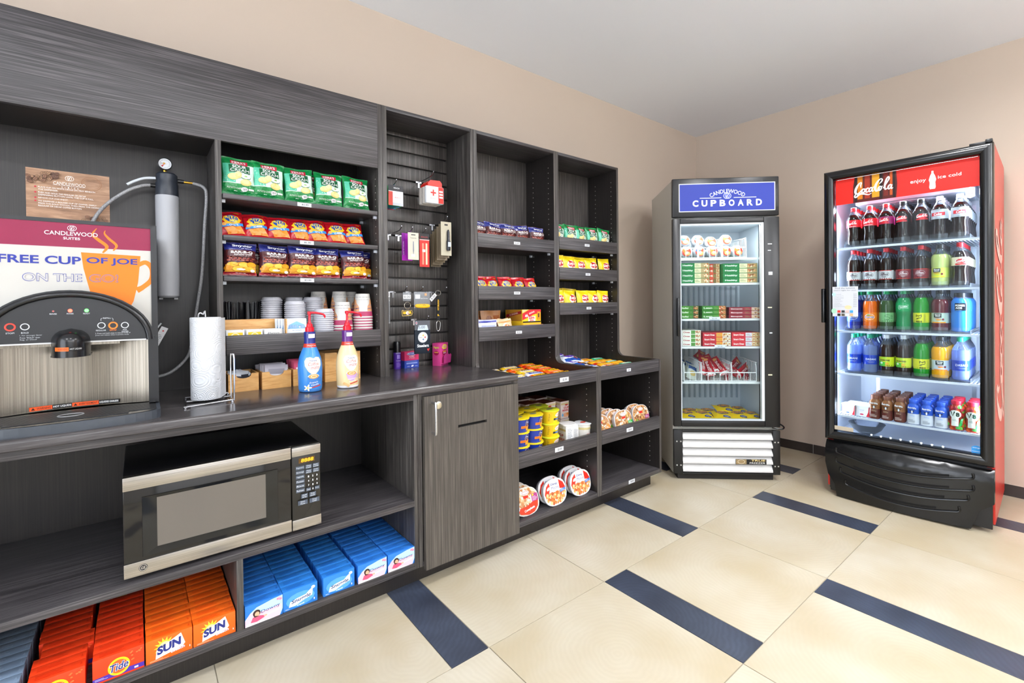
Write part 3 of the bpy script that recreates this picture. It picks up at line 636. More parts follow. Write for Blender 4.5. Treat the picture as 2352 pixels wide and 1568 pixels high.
# LED strips, shelves
for x in (.0345, CW-.0385):
    mb = MB().box(x, .045, .42, x+.004, .055, 1.77, mt('#dfe8ff', emis=.8))
    for k in range(22): z = .44+k*.06; mb.box(x-.001, .042, z-.004, x+.005, .046, z+.004, mt('#ffffff', emis=5))
    ob('led_strip', mb, ck, smooth=False)
mb = MB()
for k in range(8): x = .22+k*.045; mb.box(x, .04, .3985, x+.008, .046, .402, mt('#ffffff', emis=5))
ob('bottom_led', mb, ck, smooth=False)
CSH = [1.523, 1.262, 1.012, .752, .49]
for i, z in enumerate(CSH): wire_shelf(ck, .04, .697, .06 if i < 4 else .06, .66, z, 44, mt('#dfe6f4', 'satin'), front=.012)
def upright_led(x, dx, power):
    """vertical LED bar inside the door jamb, shining diagonally back into the cabinet"""
    c, q = math.cos(CK.a), math.sin(CK.a); dv = Vector((dx*.8, .6, 0)); dv = Vector((dv.x*c-dv.y*q, dv.x*q+dv.y*c, 0)).normalized()
    o = area('cooler_led_light', CK.p(x, .068, 1.1), (0, 0, 0), 1.3, .02, power, (.74, .84, 1))
    X_ = Vector((0, 0, 1)); Z_ = -dv; Y_ = Z_.cross(X_); o.rotation_euler = Matrix((X_, Y_, Z_)).transposed().to_euler()
upright_led(.045, 1, 9); upright_led(CW-.045, -1, 9)
area('cooler_top_light', CK.p(CW/2, .12, 1.77), (-.35, 0, CK.a), .55, .05, 11, (.76, .85, 1))
# moulded grille
def gy(u): return -.035*(1-(2*u-1)**2)-.006
GP = [(0, .20), (0, .333), (1, .326), (1, .16), (.93, .115), (.885, .012), (.085, .006), (.07, .075), (.02, .13)]
def gfn(u, v, h):
    y = gy(u); t = max(0, min(1, (v-.27)/.06)); return (u*CW, y-h+.03*t*t, v+.0)
d = Dec(gfn, .06, fin='gloss', h0=0, dh=0); d.poly([(a, b) for a, b in GP], BLK2)
# skirt all round so that the moulding has depth
mb = d.mb
for i in range(len(GP)):
    a, b = GP[i], GP[(i+1) % len(GP)]; n = 10
    for k in range(n):
        p = (a[0]+(b[0]-a[0])*k/n, a[1]+(b[1]-a[1])*k/n); q = (a[0]+(b[0]-a[0])*(k+1)/n, a[1]+(b[1]-a[1])*(k+1)/n)
        P0 = gfn(*p, 0); P1 = gfn(*q, 0); mb.add([P0, P1, (P1[0], .045, P1[2]), (P0[0], .045, P0[2])], [(0, 1, 2, 3)], BLK2)
gr = ob('front_grille', mb, ck)
for (ua, ub, ze, zm) in ((.085, .895, .275, .232), (.085, .895, .213, .172), (.115, .87, .158, .117), (.15, .825, .09, .053)):
    def rz(u): t = (2*(u-ua)/(ub-ua)-1); return zm+(ze-zm)*t*t
    pts = [(u*CW, gy(u)-.001, rz(u)) for u in [ua+(ub-ua)*k/14 for k in range(15)]]
    top = [(p[0], p[1]+.002, p[2]+.03) for p in pts]
    ob('rib', MB().tube([(top[0][0], top[0][1], top[0][2]-.004)]+pts+[(top[-1][0], top[-1][1], top[-1][2]-.004)], .0062, BLK2, 8, 3), gr)
    dd = Dec(lambda u, v, h: (u*CW, gy(u)-h, v), .05, h0=.0004)
    A1 = [ua+.12+(ub-ua-.24)*k/10 for k in range(11)]
    dd.poly([(u, rz(u)+.010) for u in A1]+[(u, rz(u)+.022) for u in reversed(A1)], mt('#020203')); dd.out(gr, 'vent_slot')
ob('foot_panel', MB().box(.012, .04, .03, CW-.012, .05, .33, BLK).box(.02, .02, .02, .09, .045, .14, BLK, bev=.003).box(CW-.09, .02, .02, CW-.008, .045, .17, BLK, bev=.003), ck, smooth=False)
for x in (.05, CW-.05):
    for y in (.1, CD-.1): ob('foot', MB().lathe([(.022, 0), (.022, .01), (.01, .014), (.01, .041)], mt('#c9c6c0', 'metal'), 14, (x, y)), ck)
# ================================================================ COFFEE NICHE
cx, zc = -.157, .86
cm = thing('coffee_machine', 'large steel and black coffee machine with an orange cup sign on its front', 'coffee machine', (cx, 1.93, zc))
BK = mt('#141416', 'gloss'); BKS = mt('#1b1c1f', 'satin'); GRY = mt('#3d4249', 'satin')
ob('body', MB().box(-.206, .072, .03, .206, .40, .606, BKS, bev=.004).box(-.2, .006, .24, .2, .08, .6, BKS), cm)
ob('front_frame', MB().box(-.206, 0, .03, -.19, .05, .606, BKS).box(.18, 0, .03, .206, .05, .245, BK).box(.19, 0, .245, .206, .05, .606, BKS).box(-.19, .002, .595, .19, .05, .606, BKS), cm, smooth=False)
d = Dec(flat(.004), .3); z = lambda a: a-zc; X = lambda a: a-cx
d.rect(-.19, .244, .196, .596, '#bbb8b1'); d.rect(-.19, z(1.383), .196, z(1.458), '#83153d')
OR = '#dd7410'
d.poly([(X(-.135), z(1.369)), (X(-.13), z(1.32)), (X(-.118), z(1.26)), (X(-.1), z(1.18)), (X(-.03), z(1.18)), (X(-.012), z(1.22)), (X(0), z(1.28)), (X(.007), z(1.365))], OR)
d.stroke([(X(0), z(1.335)), (X(.02), z(1.345)), (X(.036), z(1.325)), (X(.034), z(1.29)), (X(.012), z(1.265)), (X(-.004), z(1.255))], [.012, .014, .014, .014, .014, .02], OR)
d.stroke([(X(-.085), z(1.37)), (X(-.075), z(1.39)), (X(-.095), z(1.41)), (X(-.108), z(1.425)), (X(-.098), z(1.445))], [.004, .009, .009, .006, .001], OR)
d.stroke([(X(-.06), z(1.378)), (X(-.052), z(1.395)), (X(-.07), z(1.415)), (X(-.08), z(1.43)), (X(-.078), z(1.44))], [.003, .007, .007, .004, .001], OR)
d.txt('FREE CUP', X(-.222), z(1.343), .173, .024, '#25318c', bold=.025, res=8); d.txt('OF JOE', X(-.062), z(1.343), .122, .024, '#25318c', bold=.025, res=8)
for s, a, w_, c in (('ON THE', -.197, .128, '#bbb8b1'), ('GO!', -.083, .068, OR)):
    d.txt(s, X(a), z(1.291), w_, .0245, '#60639a', bold=.03, res=8); d.txt(s, X(a), z(1.291), w_-.0035, .021, c, bold=.0, res=8)
candle_logo(d, X(-.154), z(1.44), .0085, '#f7eef2'); d.txt('CANDLEWOOD', X(-.155), z(1.4235), .118, .012, '#f7eef2', bold=.005); d.txt('SUITES', X(-.155), z(1.409), .037, .0075, '#f7eef2', bold=.01)
d.out(cm, 'sign_panel', label='crimson and white sign panel with an orange cup')
# control arch
def arch(rx, rz, z0, n=24): return [(rx*math.cos(PI*k/n), z0+rz*math.sin(PI*k/n)) for k in range(n+1)]
ob('control_housing', MB().prism(arch(.196, .155, .238), -.035, .03, BKS, 'y'), cm)
P = arch(.183, .142, .238)
ob('arch_rim', MB().tube([(a, -.036, b) for a, b in P], .0085, BK, 10), cm)
d = Dec(flat(-.0352), .3, fin='satin'); d.poly(arch(.178, .136, .238), '#1f2023'); d.rect(-.178, .2365, .178, .2405, '#c9c9c9')
for x, col in ((X(-.194), '#b05a56'), ): d.ell(x, z(1.191), .0025, .0025, col)
d.ell(X(-.158), z(1.192), .005, .005, '#ff3a2a', emis=10); d.ell(X(-.122), z(1.192), .005, .005, '#46ff4a', emis=7)
for s, x in (('RINSE', -.194), ('POWER', -.158), ('READY', -.122)): d.txt(s, X(x), z(1.183), .015, .004, '#cfd2d6')
for x, zz, c, o in ((-.281, 1.148, '#d83a2a', 1), (-.252, 1.148, '#c9ccd0', 0), (-.089, 1.146, '#c9ccd0', 0), (-.062, 1.145, '#ee7a1c', 1), (-.034, 1.145, '#c9ccd0', 0)):
    d.ring(X(x), z(zz), .0085+.001*o, .0085+.001*o, .0022+.0016*o, c)
for s, x, w_ in (('STOP!', -.281, .017), ('BOLD', -.252, .015), ('REGULAR', -.09, .023), ('DECAF', -.062, .016), ('HOT', -.034, .01), ('WATER', -.034, .017)): d.txt(s, X(x), z(1.131 if s != 'WATER' else 1.1255), w_, .0042, '#ee7a1c' if s == 'DECAF' else '#cfd2d6')
d.txt('REFILL', X(-.076), z(1.168), .018, .004, '#cfd2d6'); d.stroke([(X(-.09), z(1.16)), (X(-.09), z(1.166)), (X(-.087), z(1.168))], .0008, '#cfd2d6', 0); d.stroke([(X(-.062), z(1.16)), (X(-.062), z(1.166)), (X(-.065), z(1.168))], .0008, '#cfd2d6', 0)
d.txt('1. For stronger flavor', X(-.24), z(1.123), .045, .004, '#b9bcc0'); d.txt('Press "BOLD" then', X(-.242), z(1.117), .04, .004, '#b9bcc0'); d.txt('Reg. or Decaf', X(-.245), z(1.111), .034, .004, '#b9bcc0')
d.txt('2. Press and hold when in manual mode or', X(-.062), z(1.122), .083, .004, '#b9bcc0'); d.txt('press and release when in portion mode', X(-.064), z(1.116), .078, .004, '#b9bcc0')
d.out(cm, 'control_panel', label='black control panel with round buttons and a red and a green light')
# steel splash panel, gently concave
def spl(u, v): x = -.185+.37*u; return (x, .028+.04*math.sin(PI*u)-.004, .03+.205*v)
ob('steel_splash', MB().sheet(spl, 24, 2, STEEL).box(-.17, -.02, .228, -.04, .03, .236, STEEL).box(.04, -.02, .228, .11, .03, .236, STEEL), cm)
def sp(u, v):
    a = PI*u; r = .043; zz = .198+.082*v; k = 1 if v < .55 else math.sqrt(max(0, 1-((v-.55)/.45)**2))
    return (-r*math.cos(a)*max(k, .0), -.03-.07*math.sin(a)*max(k, .05), zz)
ob('spout', MB().sheet(sp, 18, 12, BK).box(-.043, -.05, .198, .043, .03, .202, BK), cm)
d = Dec(lambda u, v, h: (u, -.03-.07*math.sqrt(max(0, 1-(u/.043)**2))-h, v), .006, h0=.001); d.rect(-.03, .217, .0, .228, '#e8621a'); d.txt('WARNING', -.013, .2225, .022, .006, '#2b140a'); d.rect(.0, .217, .03, .228, '#111113'); d.txt('HOT LIQUID', .0145, .2225, .024, .005, '#e6e6e6'); d.out(cm, 'spout_warning')
# drip tray
def tpoly(k, n=20):
    p = [(.207, .04), (.207, -.115+.0)]
    return [(.207*k, .04)]+[(.207*k*math.cos(PI*j/n), -.105-.062*k*math.sin(PI*j/n)**.9) for j in range(n+1)]+[(-.207*k, .04)]
tr = ob('drip_tray', MB().prism(tpoly(1), .0, .026, GRY, 'z').prism(tpoly(.95), .026, .0275, BK, 'z'), cm, smooth=False)
mb = MB()
for k in range(16): yy = -.135+k*.0095; w_ = .18 if yy > -.11 else .13; mb.box(-w_, yy, .0275, w_, yy+.004, .0295, BKS)
stuff(ob('tray_grid', mb, tr, smooth=False)); ob('cup_ring', MB().tube([(.0+.028*math.cos(2*PI*k/20), -.075+.022*math.sin(2*PI*k/20), .031) for k in range(20)], .0015, mt('#8f8f8f', 'satin'), 5, closed=True), tr)
d = Dec(lambda u, v, h: (u, .021-h+.04*math.sin(PI*(u+.185)/.37)-.0, v), .02, h0=.001)
xx = -.1; v0, v1 = .034, .0455
for s, w_, bg, fg in (('WARNING', .048, '#e8521a', '#2b140a'), ('HOT LIQUIDS', .044, '#141416', '#eeeeee'), ('AVERTISSEMENT', .062, '#e8521a', '#2b140a'), ('LIQUIDES CHAUDS', .05, '#141416', '#eeeeee')):
    d.rect(xx, v0, xx+w_, v1, bg)
    if bg[1] == 'e': d.poly([(xx+.003, v0+.002), (xx+.012, v0+.002), (xx+.0075, v1-.002)], '#1c0f08'); d.txt(s, xx+w_/2+.006, (v0+v1)/2, w_-.018, .0065, fg, bold=.01)
    else: d.txt(s, xx+w_/2, (v0+v1)/2, w_-.004, .0065, fg, bold=.02)
    xx += w_
d.out(cm, 'warning_strip')
# instruction card on the back panel
s = thing('instruction_card', 'brown coffee-bean instruction card mounted behind the coffee machine', 'sign', (-.194, 2.3695, 1.60))
ob('card', MB().box(-.1125, -.003, -.09, .1125, 0, .1, streak('card_wood_print', '#8a6448', '#c29a78', (9, 40, 60), c2='#a87e5e', bump=0)), s, smooth=False)
d = Dec(flat(-.003), .3); r = random.Random(3)
for k in range(34):
    a, b = r.random(), r.random()
    x, zz = (-.107+.075*a, .093-.055*b*(1-.6*a)) if k < 26 else (.03+.075*a, -.055-.02*b)
    c = r.choice(['#6b4632', '#8a5f44', '#a37a58']); ro = r.uniform(0, 3); d.ell(x, zz, .0075, .0055, '#3a241a', rot=ro); d.ell(x, zz, .0066, .0047, c, rot=ro); d.rect(x-.005, zz-.0005, x+.005, zz+.0005, '#3a241a', rot=ro)
d.ring(.062, .062, .028, .025, .002, '#9a6a48'); d.ring(.062, .062, .024, .02, .001, '#9a6a48')
candle_logo(d, .002, .073, .01, '#f6efe8'); d.txt('CANDLEWOOD', .002, .052, .086, .012, '#f6efe8'); d.rect(-.042, .0445, .046, .0452, '#f6efe8'); x = -.018
for ch in 'SUITES': d.txt(ch, x, .039, .004, .005, '#f6efe8'); x += .0085
yy = .032
for n_, L in (('1', ('PLACE CUP ON WHITE CIRCLE ON TRAY BENEATH', 'THE DISPENSER.')), ('2', ('PUSH AND HOLD THE REGULAR OR DECAF', 'DISPENSING BUTTON UNTIL THE CUP IS FULL.')), ('3', ('REMOVE CUP AND ENJOY.',)), ('4', ('TO DISPENSE A BOLDER CUP OF COFFEE, SIMPLY', 'PRESS THE BOLD SWITCH, THEN PRESS THE DESIRED', 'REGULAR OR DECAF COFFEE BUTTON.'))):
    d.ell(-.087, yy, .003, .003, '#c02838')
    for t in L: w_ = .0037*len(t); d.txt(t, -.08+w_/2, yy, w_, .0052, '#f8f2ec', bold=.01); yy -= .0082
    yy -= .003
d.out(s, 'print')
# water filter
f = thing('water_filter', 'pale grey cylindrical water filter with dark head and pressure gauge on niche wall', 'water filter', (.094, 2.305, 1.236))
ob('canister', MB().lathe([(.001, 0), (.03, .001), (.036, .008), (.037, .05), (.0385, .40), (.0375, .402)], mt('#b3b4b8', 'satin'), 28), f, label='pale grey filter canister')
ob('head', MB().lathe([(.0365, .398), (.0375, .404), (.037, .45), (.034, .458), (.035, .47), (.0345, .485), (.028, .492), (.001, .493)], mt('#2d323b', 'satin'), 28), f)
ob('bracket', MB().box(-.02, .03, .36, .02, .064, .47, mt('#5a5f68', 'metal')).box(-.03, -.006, -.006, -.018, .01, .0, mt('#c8c8ca')).box(.018, -.006, -.006, .03, .01, 0, mt('#c8c8ca')), f, smooth=False)
G = Matrix.Translation((-.006, -.018, .524)) @ Matrix.Rotation(PI/2, 4, 'X')
g = ob('pressure_gauge', MB(G).lathe([(.022, -.012), (.0235, -.006), (.0235, .006), (.021, .008), (.0205, .005), (.0005, .005)], mt('#26282c', 'satin'), 28, mats=[mt('#26282c', 'satin')]*3+[mt('#26282c')]+[mt('#e9ecf0', 'satin')]), f)
d = Dec(flat(-.0235, -.006, .524), .3, h0=.0004)
d.ring(0, 0, .016, .016, .0006, '#3a3d44'); d.poly([(0, 0), (-.012, -.008), (-.009, -.013)], '#c02a2a'); d.poly([(.008, -.001), (-.014, .0015), (-.014, -.0005)], '#1a1a1c'); d.ell(-.003, .001, .004, .003, '#d89a1c'); 
for k in range(12): a = 2*PI*k/12; d.ell(.0135*math.cos(a), .0135*math.sin(a), .0008, .0008, '#3a3d44', n=6)
d.out(g, 'dial')
BR = mt('#c89a3c', 'metal')
ob('brass_fitting', MB(Matrix.Translation((-.006, -.006, 0))).lathe([(.005, .49), (.006, .494), (.006, .503), (.004, .505)], BR, 8), f)
def hfit(x0, x1, zz, r, m): return MB(Matrix.Translation((0, 0, zz)) @ Matrix.Rotation(PI/2, 4, 'Y')).lathe([(r, x0), (r, x1)], m, 10)
ob('outlet_valve', hfit(.035, .055, .467, .008, BK), f); ob('outlet_coupling', hfit(.055, .085, .466, .005, BR), f, label='small brass hose coupling')
ob('inlet_valve', hfit(-.052, -.036, .438, .008, BK), f)
HOSE = streak('braided_hose', '#6b6a6c', '#b8b7b8', (300, 300, 300), rough=.4, bump=.4)
ob('braided_hose', MB().tube([(.085, 0, .466), (.12, -.005, .455), (.131, -.005, .42), (.124, 0, .3), (.112, 0, .1), (.092, 0, -.05), (.075, 0, -.18), (.055, .0, -.245), (.0, -.02, -.295), (-.06, -.02, -.31)], .0062, HOSE, 10, 6), f, label='long grey braided hose curving down')
ob('braided_hose', MB().tube([(-.052, 0, .438), (-.08, -.005, .43), (-.13, .0, .40), (-.2, .03, .33), (-.25, .035, .22)], .0062, HOSE, 10, 6), f)
ob('white_tube', MB().tube([(-.036, -.01, .466), (-.07, -.012, .46), (-.1, -.014, .444), (-.122, -.014, .428)], .005, mt('#d5dae0', 'satin'), 8, 5), f)
# label tag on the machine cable
t = thing('cable_tag', 'white folded paper tag hanging beside the coffee machine', 'tag', (.075, 2.28, 1.123), rot=(0, .45, 0))
ob('paper', MB().box(-.006, -.0006, -.112, .017, .0006, 0, mt('#e6e6e6')), t, smooth=False); d = Dec(flat(-.0006), .3); d.lines(-.002, -.1, .013, -.03, 12, '#8a8d92'); d.ell(.006, -.015, .003, .003, '#c03a3a'); d.out(t, 'print')
ob('string', MB().tube([(-.012, 0, .01), (-.02, 0, -.03), (-.028, 0, -.045), (-.035, 0, -.05)], .003, mt('#d6d9dd', 'satin'), 6, 4), t)
# paper towel stand and roll
CHR = mt('#d9dade', 'chrome')
h = thing('towel_holder', 'chrome wire paper towel holder on the worktop', 'holder', (.187, 1.995, .86))
ob('base_wire', MB().tube([(-.072, -.1, .008), (.072, -.075, .008), (.078, .1, .008), (-.06, .085, .008)], .0028, CHR, 8, closed=True).tube([(-.06, .0, .008), (.075, .015, .008)], .0028, CHR, 8), h)
ob('centre_rod', MB().tube([(0, 0, .006), (0, 0, .30), (-.008, 0, .312), (-.016, .0, .318), (-.022, 0, .31), (-.022, 0, .29)], .003, CHR, 8, 3), h)
ob('tension_arm', MB().tube([(.074, -.078, .008), (.076, -.078, .155), (.072, -.06, .168), (.07, -.045, .155), (.07, -.045, .01)], .0028, CHR, 8, 3), h)
for p in ((-.07, -.098), (.07, -.075), (.076, .098), (-.058, .083)): ob('foot', MB().lathe([(.001, 0), (.005, .001), (.005, .005), (.001, .008)], CHR, 10, p), h)
PT = D.materials.new('paper_towel'); PT.use_nodes = True; nt = PT.node_tree; b = nt.nodes['Principled BSDF']; b.inputs['Base Color'].default_value = lin('#d3d5d8'); b.inputs['Roughness'].default_value = .9
v = nt.nodes.new('ShaderNodeTexVoronoi'); v.inputs['Scale'].default_value = 22; wv = nt.nodes.new('ShaderNodeMath'); wv.operation = 'SINE'; mu = nt.nodes.new('ShaderNodeMath'); mu.operation = 'MULTIPLY'; mu.inputs[1].default_value = 55; bp = nt.nodes.new('ShaderNodeBump'); bp.inputs['Strength'].default_value = .5; bp.inputs['Distance'].default_value = .001
tc = nt.nodes.new('ShaderNodeTexCoord'); nt.links.new(tc.outputs['Object'], v.inputs['Vector']); nt.links.new(v.outputs['Distance'], mu.inputs[0]); nt.links.new(mu.outputs[0], wv.inputs[0]); nt.links.new(wv.outputs[0], bp.inputs['Height']); nt.links.new(bp.outputs[0], b.inputs['Normal'])
rl = thing('paper_towel_roll', 'white embossed paper towel roll standing on a chrome holder', 'paper towel', (.187, 1.995, .872))
ob('roll', MB().lathe([(.012, .0), (.046, .0), (.048, .003), (.048, .287), (.046, .29), (.012, .29), (.012, 0)], PT, 40), rl)
ob('loose_sheet', MB().sheet(lambda u, w_: (.03+.034*u, -.036+.06*u*u+.012*u, .003+.284*w_), 6, 3, PT), rl)

# ================================================================ SNACK BAY: CONDIMENT TRAY AND WORKTOP
PR = random.Random(5)
ZT = 1.0275
ti = 0
for x0, x1, c, lab in ((.266, .330, '#f2cf1d', 'white tea packet with yellow panel, in the left row of the tray organiser'), (.338, .396, '#f2cf1d', 'white tea packet with yellow panel, in the middle row of the tray organiser'), (.402, .470, '#f2f2f2', 'plain white lettered tea packet, in the right row of the tray organiser')):
    w_ = (x1-x0)/2; tt = thing('tea_packet', lab, 'tea packet', (0, 0, 0), group='tea packets in the tray organiser')
    ob('envelope', MB().box(-w_, -.003, 0, w_, .003, .078, mt('#ecebe8', 'paper'), bev=.001), tt); d = Dec(flat(-.003), .3)
    if c != '#f2f2f2':
        d.rect(-w_*.8, .02, w_*.8, .068, '#f2cf1d'); d.ring(0, .045, w_*.5, .02, .004, '#f7eec0'); d.ell(0, .044, w_*.28, .012, '#e85a1c')
    else: d.txt('Afternoon', 0, .06, .045, .012, '#4a4d55', shear=.3); d.txt('Tea', 0, .044, .02, .01, '#4a4d55', shear=.3)
    d.out(tt, 'print'); mk = Maker(tt)
    for k in range(5): mk.put(((x0+x1)/2+PR.uniform(-.001, .001)-k*.0015, 2.135+k*.011, ZT), (-.08, PR.uniform(-.02, .02), 0))
og = thing('tea_organizer', 'pale wooden tea organiser with a raised back board, on the tray shelf', 'organiser', (.372, 2.19, ZT))
ob('back_board', MB().box(-.112, .02, 0, .112, .028, .118, PINE, bev=.001), og); ob('side_board', MB().box(-.112, -.072, 0, -.1075, .02, .03, PINE), og, smooth=False); ob('side_board', MB().box(.1075, -.072, 0, .112, .02, .118, PINE), og, smooth=False); ob('rear_board', MB().box(-.112, .155, 0, .112, .16, .06, PINE), og, smooth=False)
for x in (-.038, .028): ob('divider', MB().box(x, -.07, 0, x+.004, .02, .03, PINE), og, smooth=False)
# black stir sticks in three bundles
st = ob('stir_stick', MB().box(-.0022, -.0008, 0, .0022, .0008, .178, mt('#111217', 'gloss')), smooth=False); tag(st, 'x', 'stir stick')
mk = Maker(st)
for g_, (a, b, n_) in enumerate(((.268, .335, 26), (.345, .405, 24), (.428, .482, 20))):
    for k in range(n_):
        mk.put((a+(b-a)*PR.random(), 2.245+.05*PR.random(), ZT+.012+PR.uniform(-.006, .006)), (PR.uniform(-.05, .05), PR.uniform(-.06, .06) if g_ < 2 else PR.uniform(-.2, .16), PR.uniform(-1, 1)), 'thin black stir stick in the %s bundle behind the tea organiser' % ('left', 'middle', 'right')[g_], 'black stir sticks behind the tea organiser')
# cocoa packets
cp = thing('cocoa_packet', 'x', 'packet', group='white cocoa packets beside the cup lids')
ob('pouch', MB().box(-.04, -.0035, 0, .04, .0035, .118, mt('#e3eaf2', 'foil'), bev=.0015), cp)
d = Dec(flat(-.0036), .3, 'foil'); d.poly([(-.036, .075), (-.03, .092), (-.01, .102), (0, .107), (.01, .102), (.03, .092), (.036, .075)], '#7db6e4'); d.txt('SWISS MISS', 0, .084, .064, .014, '#f4f8fc', bold=.02); d.txt('SWISS MISS', 0, .084, .064, .014, '#2f63b0'); d.txt('MILK CHOCOLATE', 0, .068, .036, .004, '#5a6f8c'); d.ell(0, .025, .03, .02, '#b9cbe0'); d.out(cp, 'print'); mk = Maker(cp)
for k in range(5): mk.put((.525-.008*k, 2.125+.014*k, ZT), (-.1, 0, .03*k), 'white cocoa packet with a blue mountain badge, %s in its row' % ('front one' if k == 0 else NTH[k]+' from the front'))
# lids
LW = mt('#c4c4cb', 'satin')
ld = ob('cup_lid', MB().lathe([(.0425, 0), (.0435, .002), (.0425, .0055), (.039, .006), (.038, .012), (.035, .0165), (.032, .017), (.031, .0135), (.001, .0135)], LW, 26)); tag(ld, 'x', 'cup lid'); mk = Maker(ld)
for x, y, zt, nm in ((.457, 2.27, 1.243, 'far left'), (.537, 2.205, 1.221, 'broad front left'), (.560, 2.305, 1.241, 'rear middle'), (.628, 2.262, 1.236, 'tall right'), (.648, 2.168, 1.188, 'short front right')):
    k = 0
    while ZT+k*.0088 < zt-.014:
        mk.put((x+PR.uniform(-.0006, .0006), y, ZT+k*.0088), (0, 0, PR.uniform(0, 6)), 'white plastic lid in the %s stack of cup lids' % nm, 'white cup lids stacked on the tray shelf'); k += 1
# paper cups, upside down
def cup_r(v): return .0445-(.0445-.031)*(v/.112)
pc = thing('paper_cup', 'x', 'paper cup')
ob('shell', MB().lathe([(.044, 0), (.0455, .0015), (.0455, .0035), (.0443, .005), (.031, .112), (.0302, .1125), (.0295, .110), (.001, .109)], mt('#cfccc6', 'satin'), 28), pc)
d = Dec(cyl(cup_r), .012, h0=.0005); d.rect(-.1, .008, .1, .03, '#a8365e')
for o in (-.055, .03): d.poly([(o-.024, .032), (o-.022, .055), (o-.011, .068), (o-.009, .085), (o+.009, .085), (o+.011, .068), (o+.022, .055), (o+.024, .032)], '#d99c6a'); d.txt('JUMP START', o, .045, .05, .009, '#2c3a78', rot=PI, bold=.02); d.txt('YOUR DAY', o, .058, .036, .008, '#8d93b4', rot=PI)
for k in range(9): d.rect(-.06+k*.015, .096, -.048+k*.015, .0972, '#6f6c74')
d.out(pc, 'print'); mk = Maker(pc)
for x, y, zt, nm in ((.730, 2.165, 1.222, 'front left'), (.826, 2.168, 1.262, 'front right'), (.668, 2.315, 1.272, 'rear left'), (.752, 2.268, 1.272, 'rear middle'), (.815, 2.31, 1.268, 'rear right')):
    n_ = max(1, int((zt-ZT-.112)/.0125)+1)
    for k in range(n_):
        last = k == n_-1
        mk.put((x, y, ZT+k*.0125), (0, 0, PR.uniform(-.3, .3)), ('upside-down paper cup on top of the %s cup stack' % nm) if last else 'crimson-banded paper cup nested low in the %s cup stack' % nm, 'upside-down paper cups on the tray shelf')
# wooden condiment boxes on the worktop
def scoop(w, h, dp=.018, sw=.055):
    n = 8; return [(-w/2, 0), (w/2, 0), (w/2, h)]+[(sw/2*math.cos(PI*k/n)*(1), h-dp*math.sin(PI*k/n)**.7) for k in range(n+1)]+[(-w/2, h)]
def wbox(x, y, w, dep, h, label, rz=0, fr_=1):
    t = thing('condiment_box', label, 'box', (x, y, .86), rz, 'wooden condiment boxes on the worktop')
    ob('front_board', MB().prism(scoop(w, h), 0, .006, PINE, 'y'), t, smooth=False)
    ob('side_board', MB().box(-w/2, .006, 0, -w/2+.006, dep, h, PINE), t, smooth=False); ob('side_board', MB().box(w/2-.006, .006, 0, w/2, dep, h, PINE), t, smooth=False)
    ob('rear_board', MB().box(-w/2, dep-.006, 0, w/2, dep, h+.0, PINE), t, smooth=False); ob('base_board', MB().box(-w/2+.006, .006, 0, w/2-.006, dep-.006, .005, PINE), t, smooth=False); return t
wbox(.325, 2.133, .107, .15, .07, 'low scooped wooden box of black and silver packets, beside the towel roll', .0)
wbox(.444, 2.125, .110, .15, .07, 'low scooped wooden box of white sweetener packets, middle of the low boxes')
wbox(.562, 2.128, .108, .15, .07, 'low scooped wooden box of pink packets, half hidden behind the blue bottle')
wbox(.722, 2.142, .158, .15, .128, 'tall scooped wooden box behind the cream coloured bottle')
def packets(name, label, grp, col, x, y, n, w, h, sp, tilt, z=.87, dec=None, mess=.1):
    t = thing(name, label, 'packet', group=grp); ob('sachet', MB().box(-w/2, -.0012, 0, w/2, .0012, h, mt(col, 'paper')), t, smooth=False)
    d = Dec(flat(-.0012), .3)
    if dec: dec(d, w, h); d.out(t, 'print')
    mk = Maker(t)
    for k in range(n): mk.put((x+PR.uniform(-.006, .006), y+k*sp, z+PR.uniform(-.004, .004)), (tilt, PR.uniform(-mess, mess), PR.uniform(-mess, mess)))
def dk(d, w, h): d.rect(-w/2, h*.8, w/2, h, '#dfe3ea'); d.rect(-w*.3, h*.3, w*.3, h*.5, '#8c93a4')
packets('sugar_packet', 'black and silver packet in the box beside the towel roll', 'black packets in the leftmost low box', '#33343c', .315, 2.15, 11, .05, .07, .0085, -.5, dec=dk, mess=.5)
packets('sugar_packet', 'black and silver packet in the box beside the towel roll', 'black packets in the leftmost low box', '#8d93a4', .345, 2.16, 6, .045, .066, .0095, -.7, dec=dk, mess=.7)
def wt(d, w, h): d.rect(-w*.35, h*.55, w*.35, h*.8, '#8f8d98'); d.ell(0, h*.35, w*.2, h*.12, '#c6c4cc')
packets('sweetener_packet', 'grey and white sweetener packet in the middle low box', 'white packets in the middle low box', '#b9b6c0', .444, 2.145, 13, .09, .083, .009, -.25, dec=wt, mess=.07)
packets('sweetener_packet', 'grey and white sweetener packet in the middle low box', 'white packets in the middle low box', '#ecebf0', .444, 2.134, 2, .08, .055, .004, -.45, z=.868, mess=.12)
def pk(d, w, h): d.rect(-w*.4, h*.6, w*.4, h*.75, '#f6dfe6')
packets('pink_packet', 'pink sweetener packet in the box behind the blue bottle', 'pink packets in the right low box', '#d1597a', .555, 2.145, 10, .075, .09, .0115, -.2, dec=pk, mess=.03)
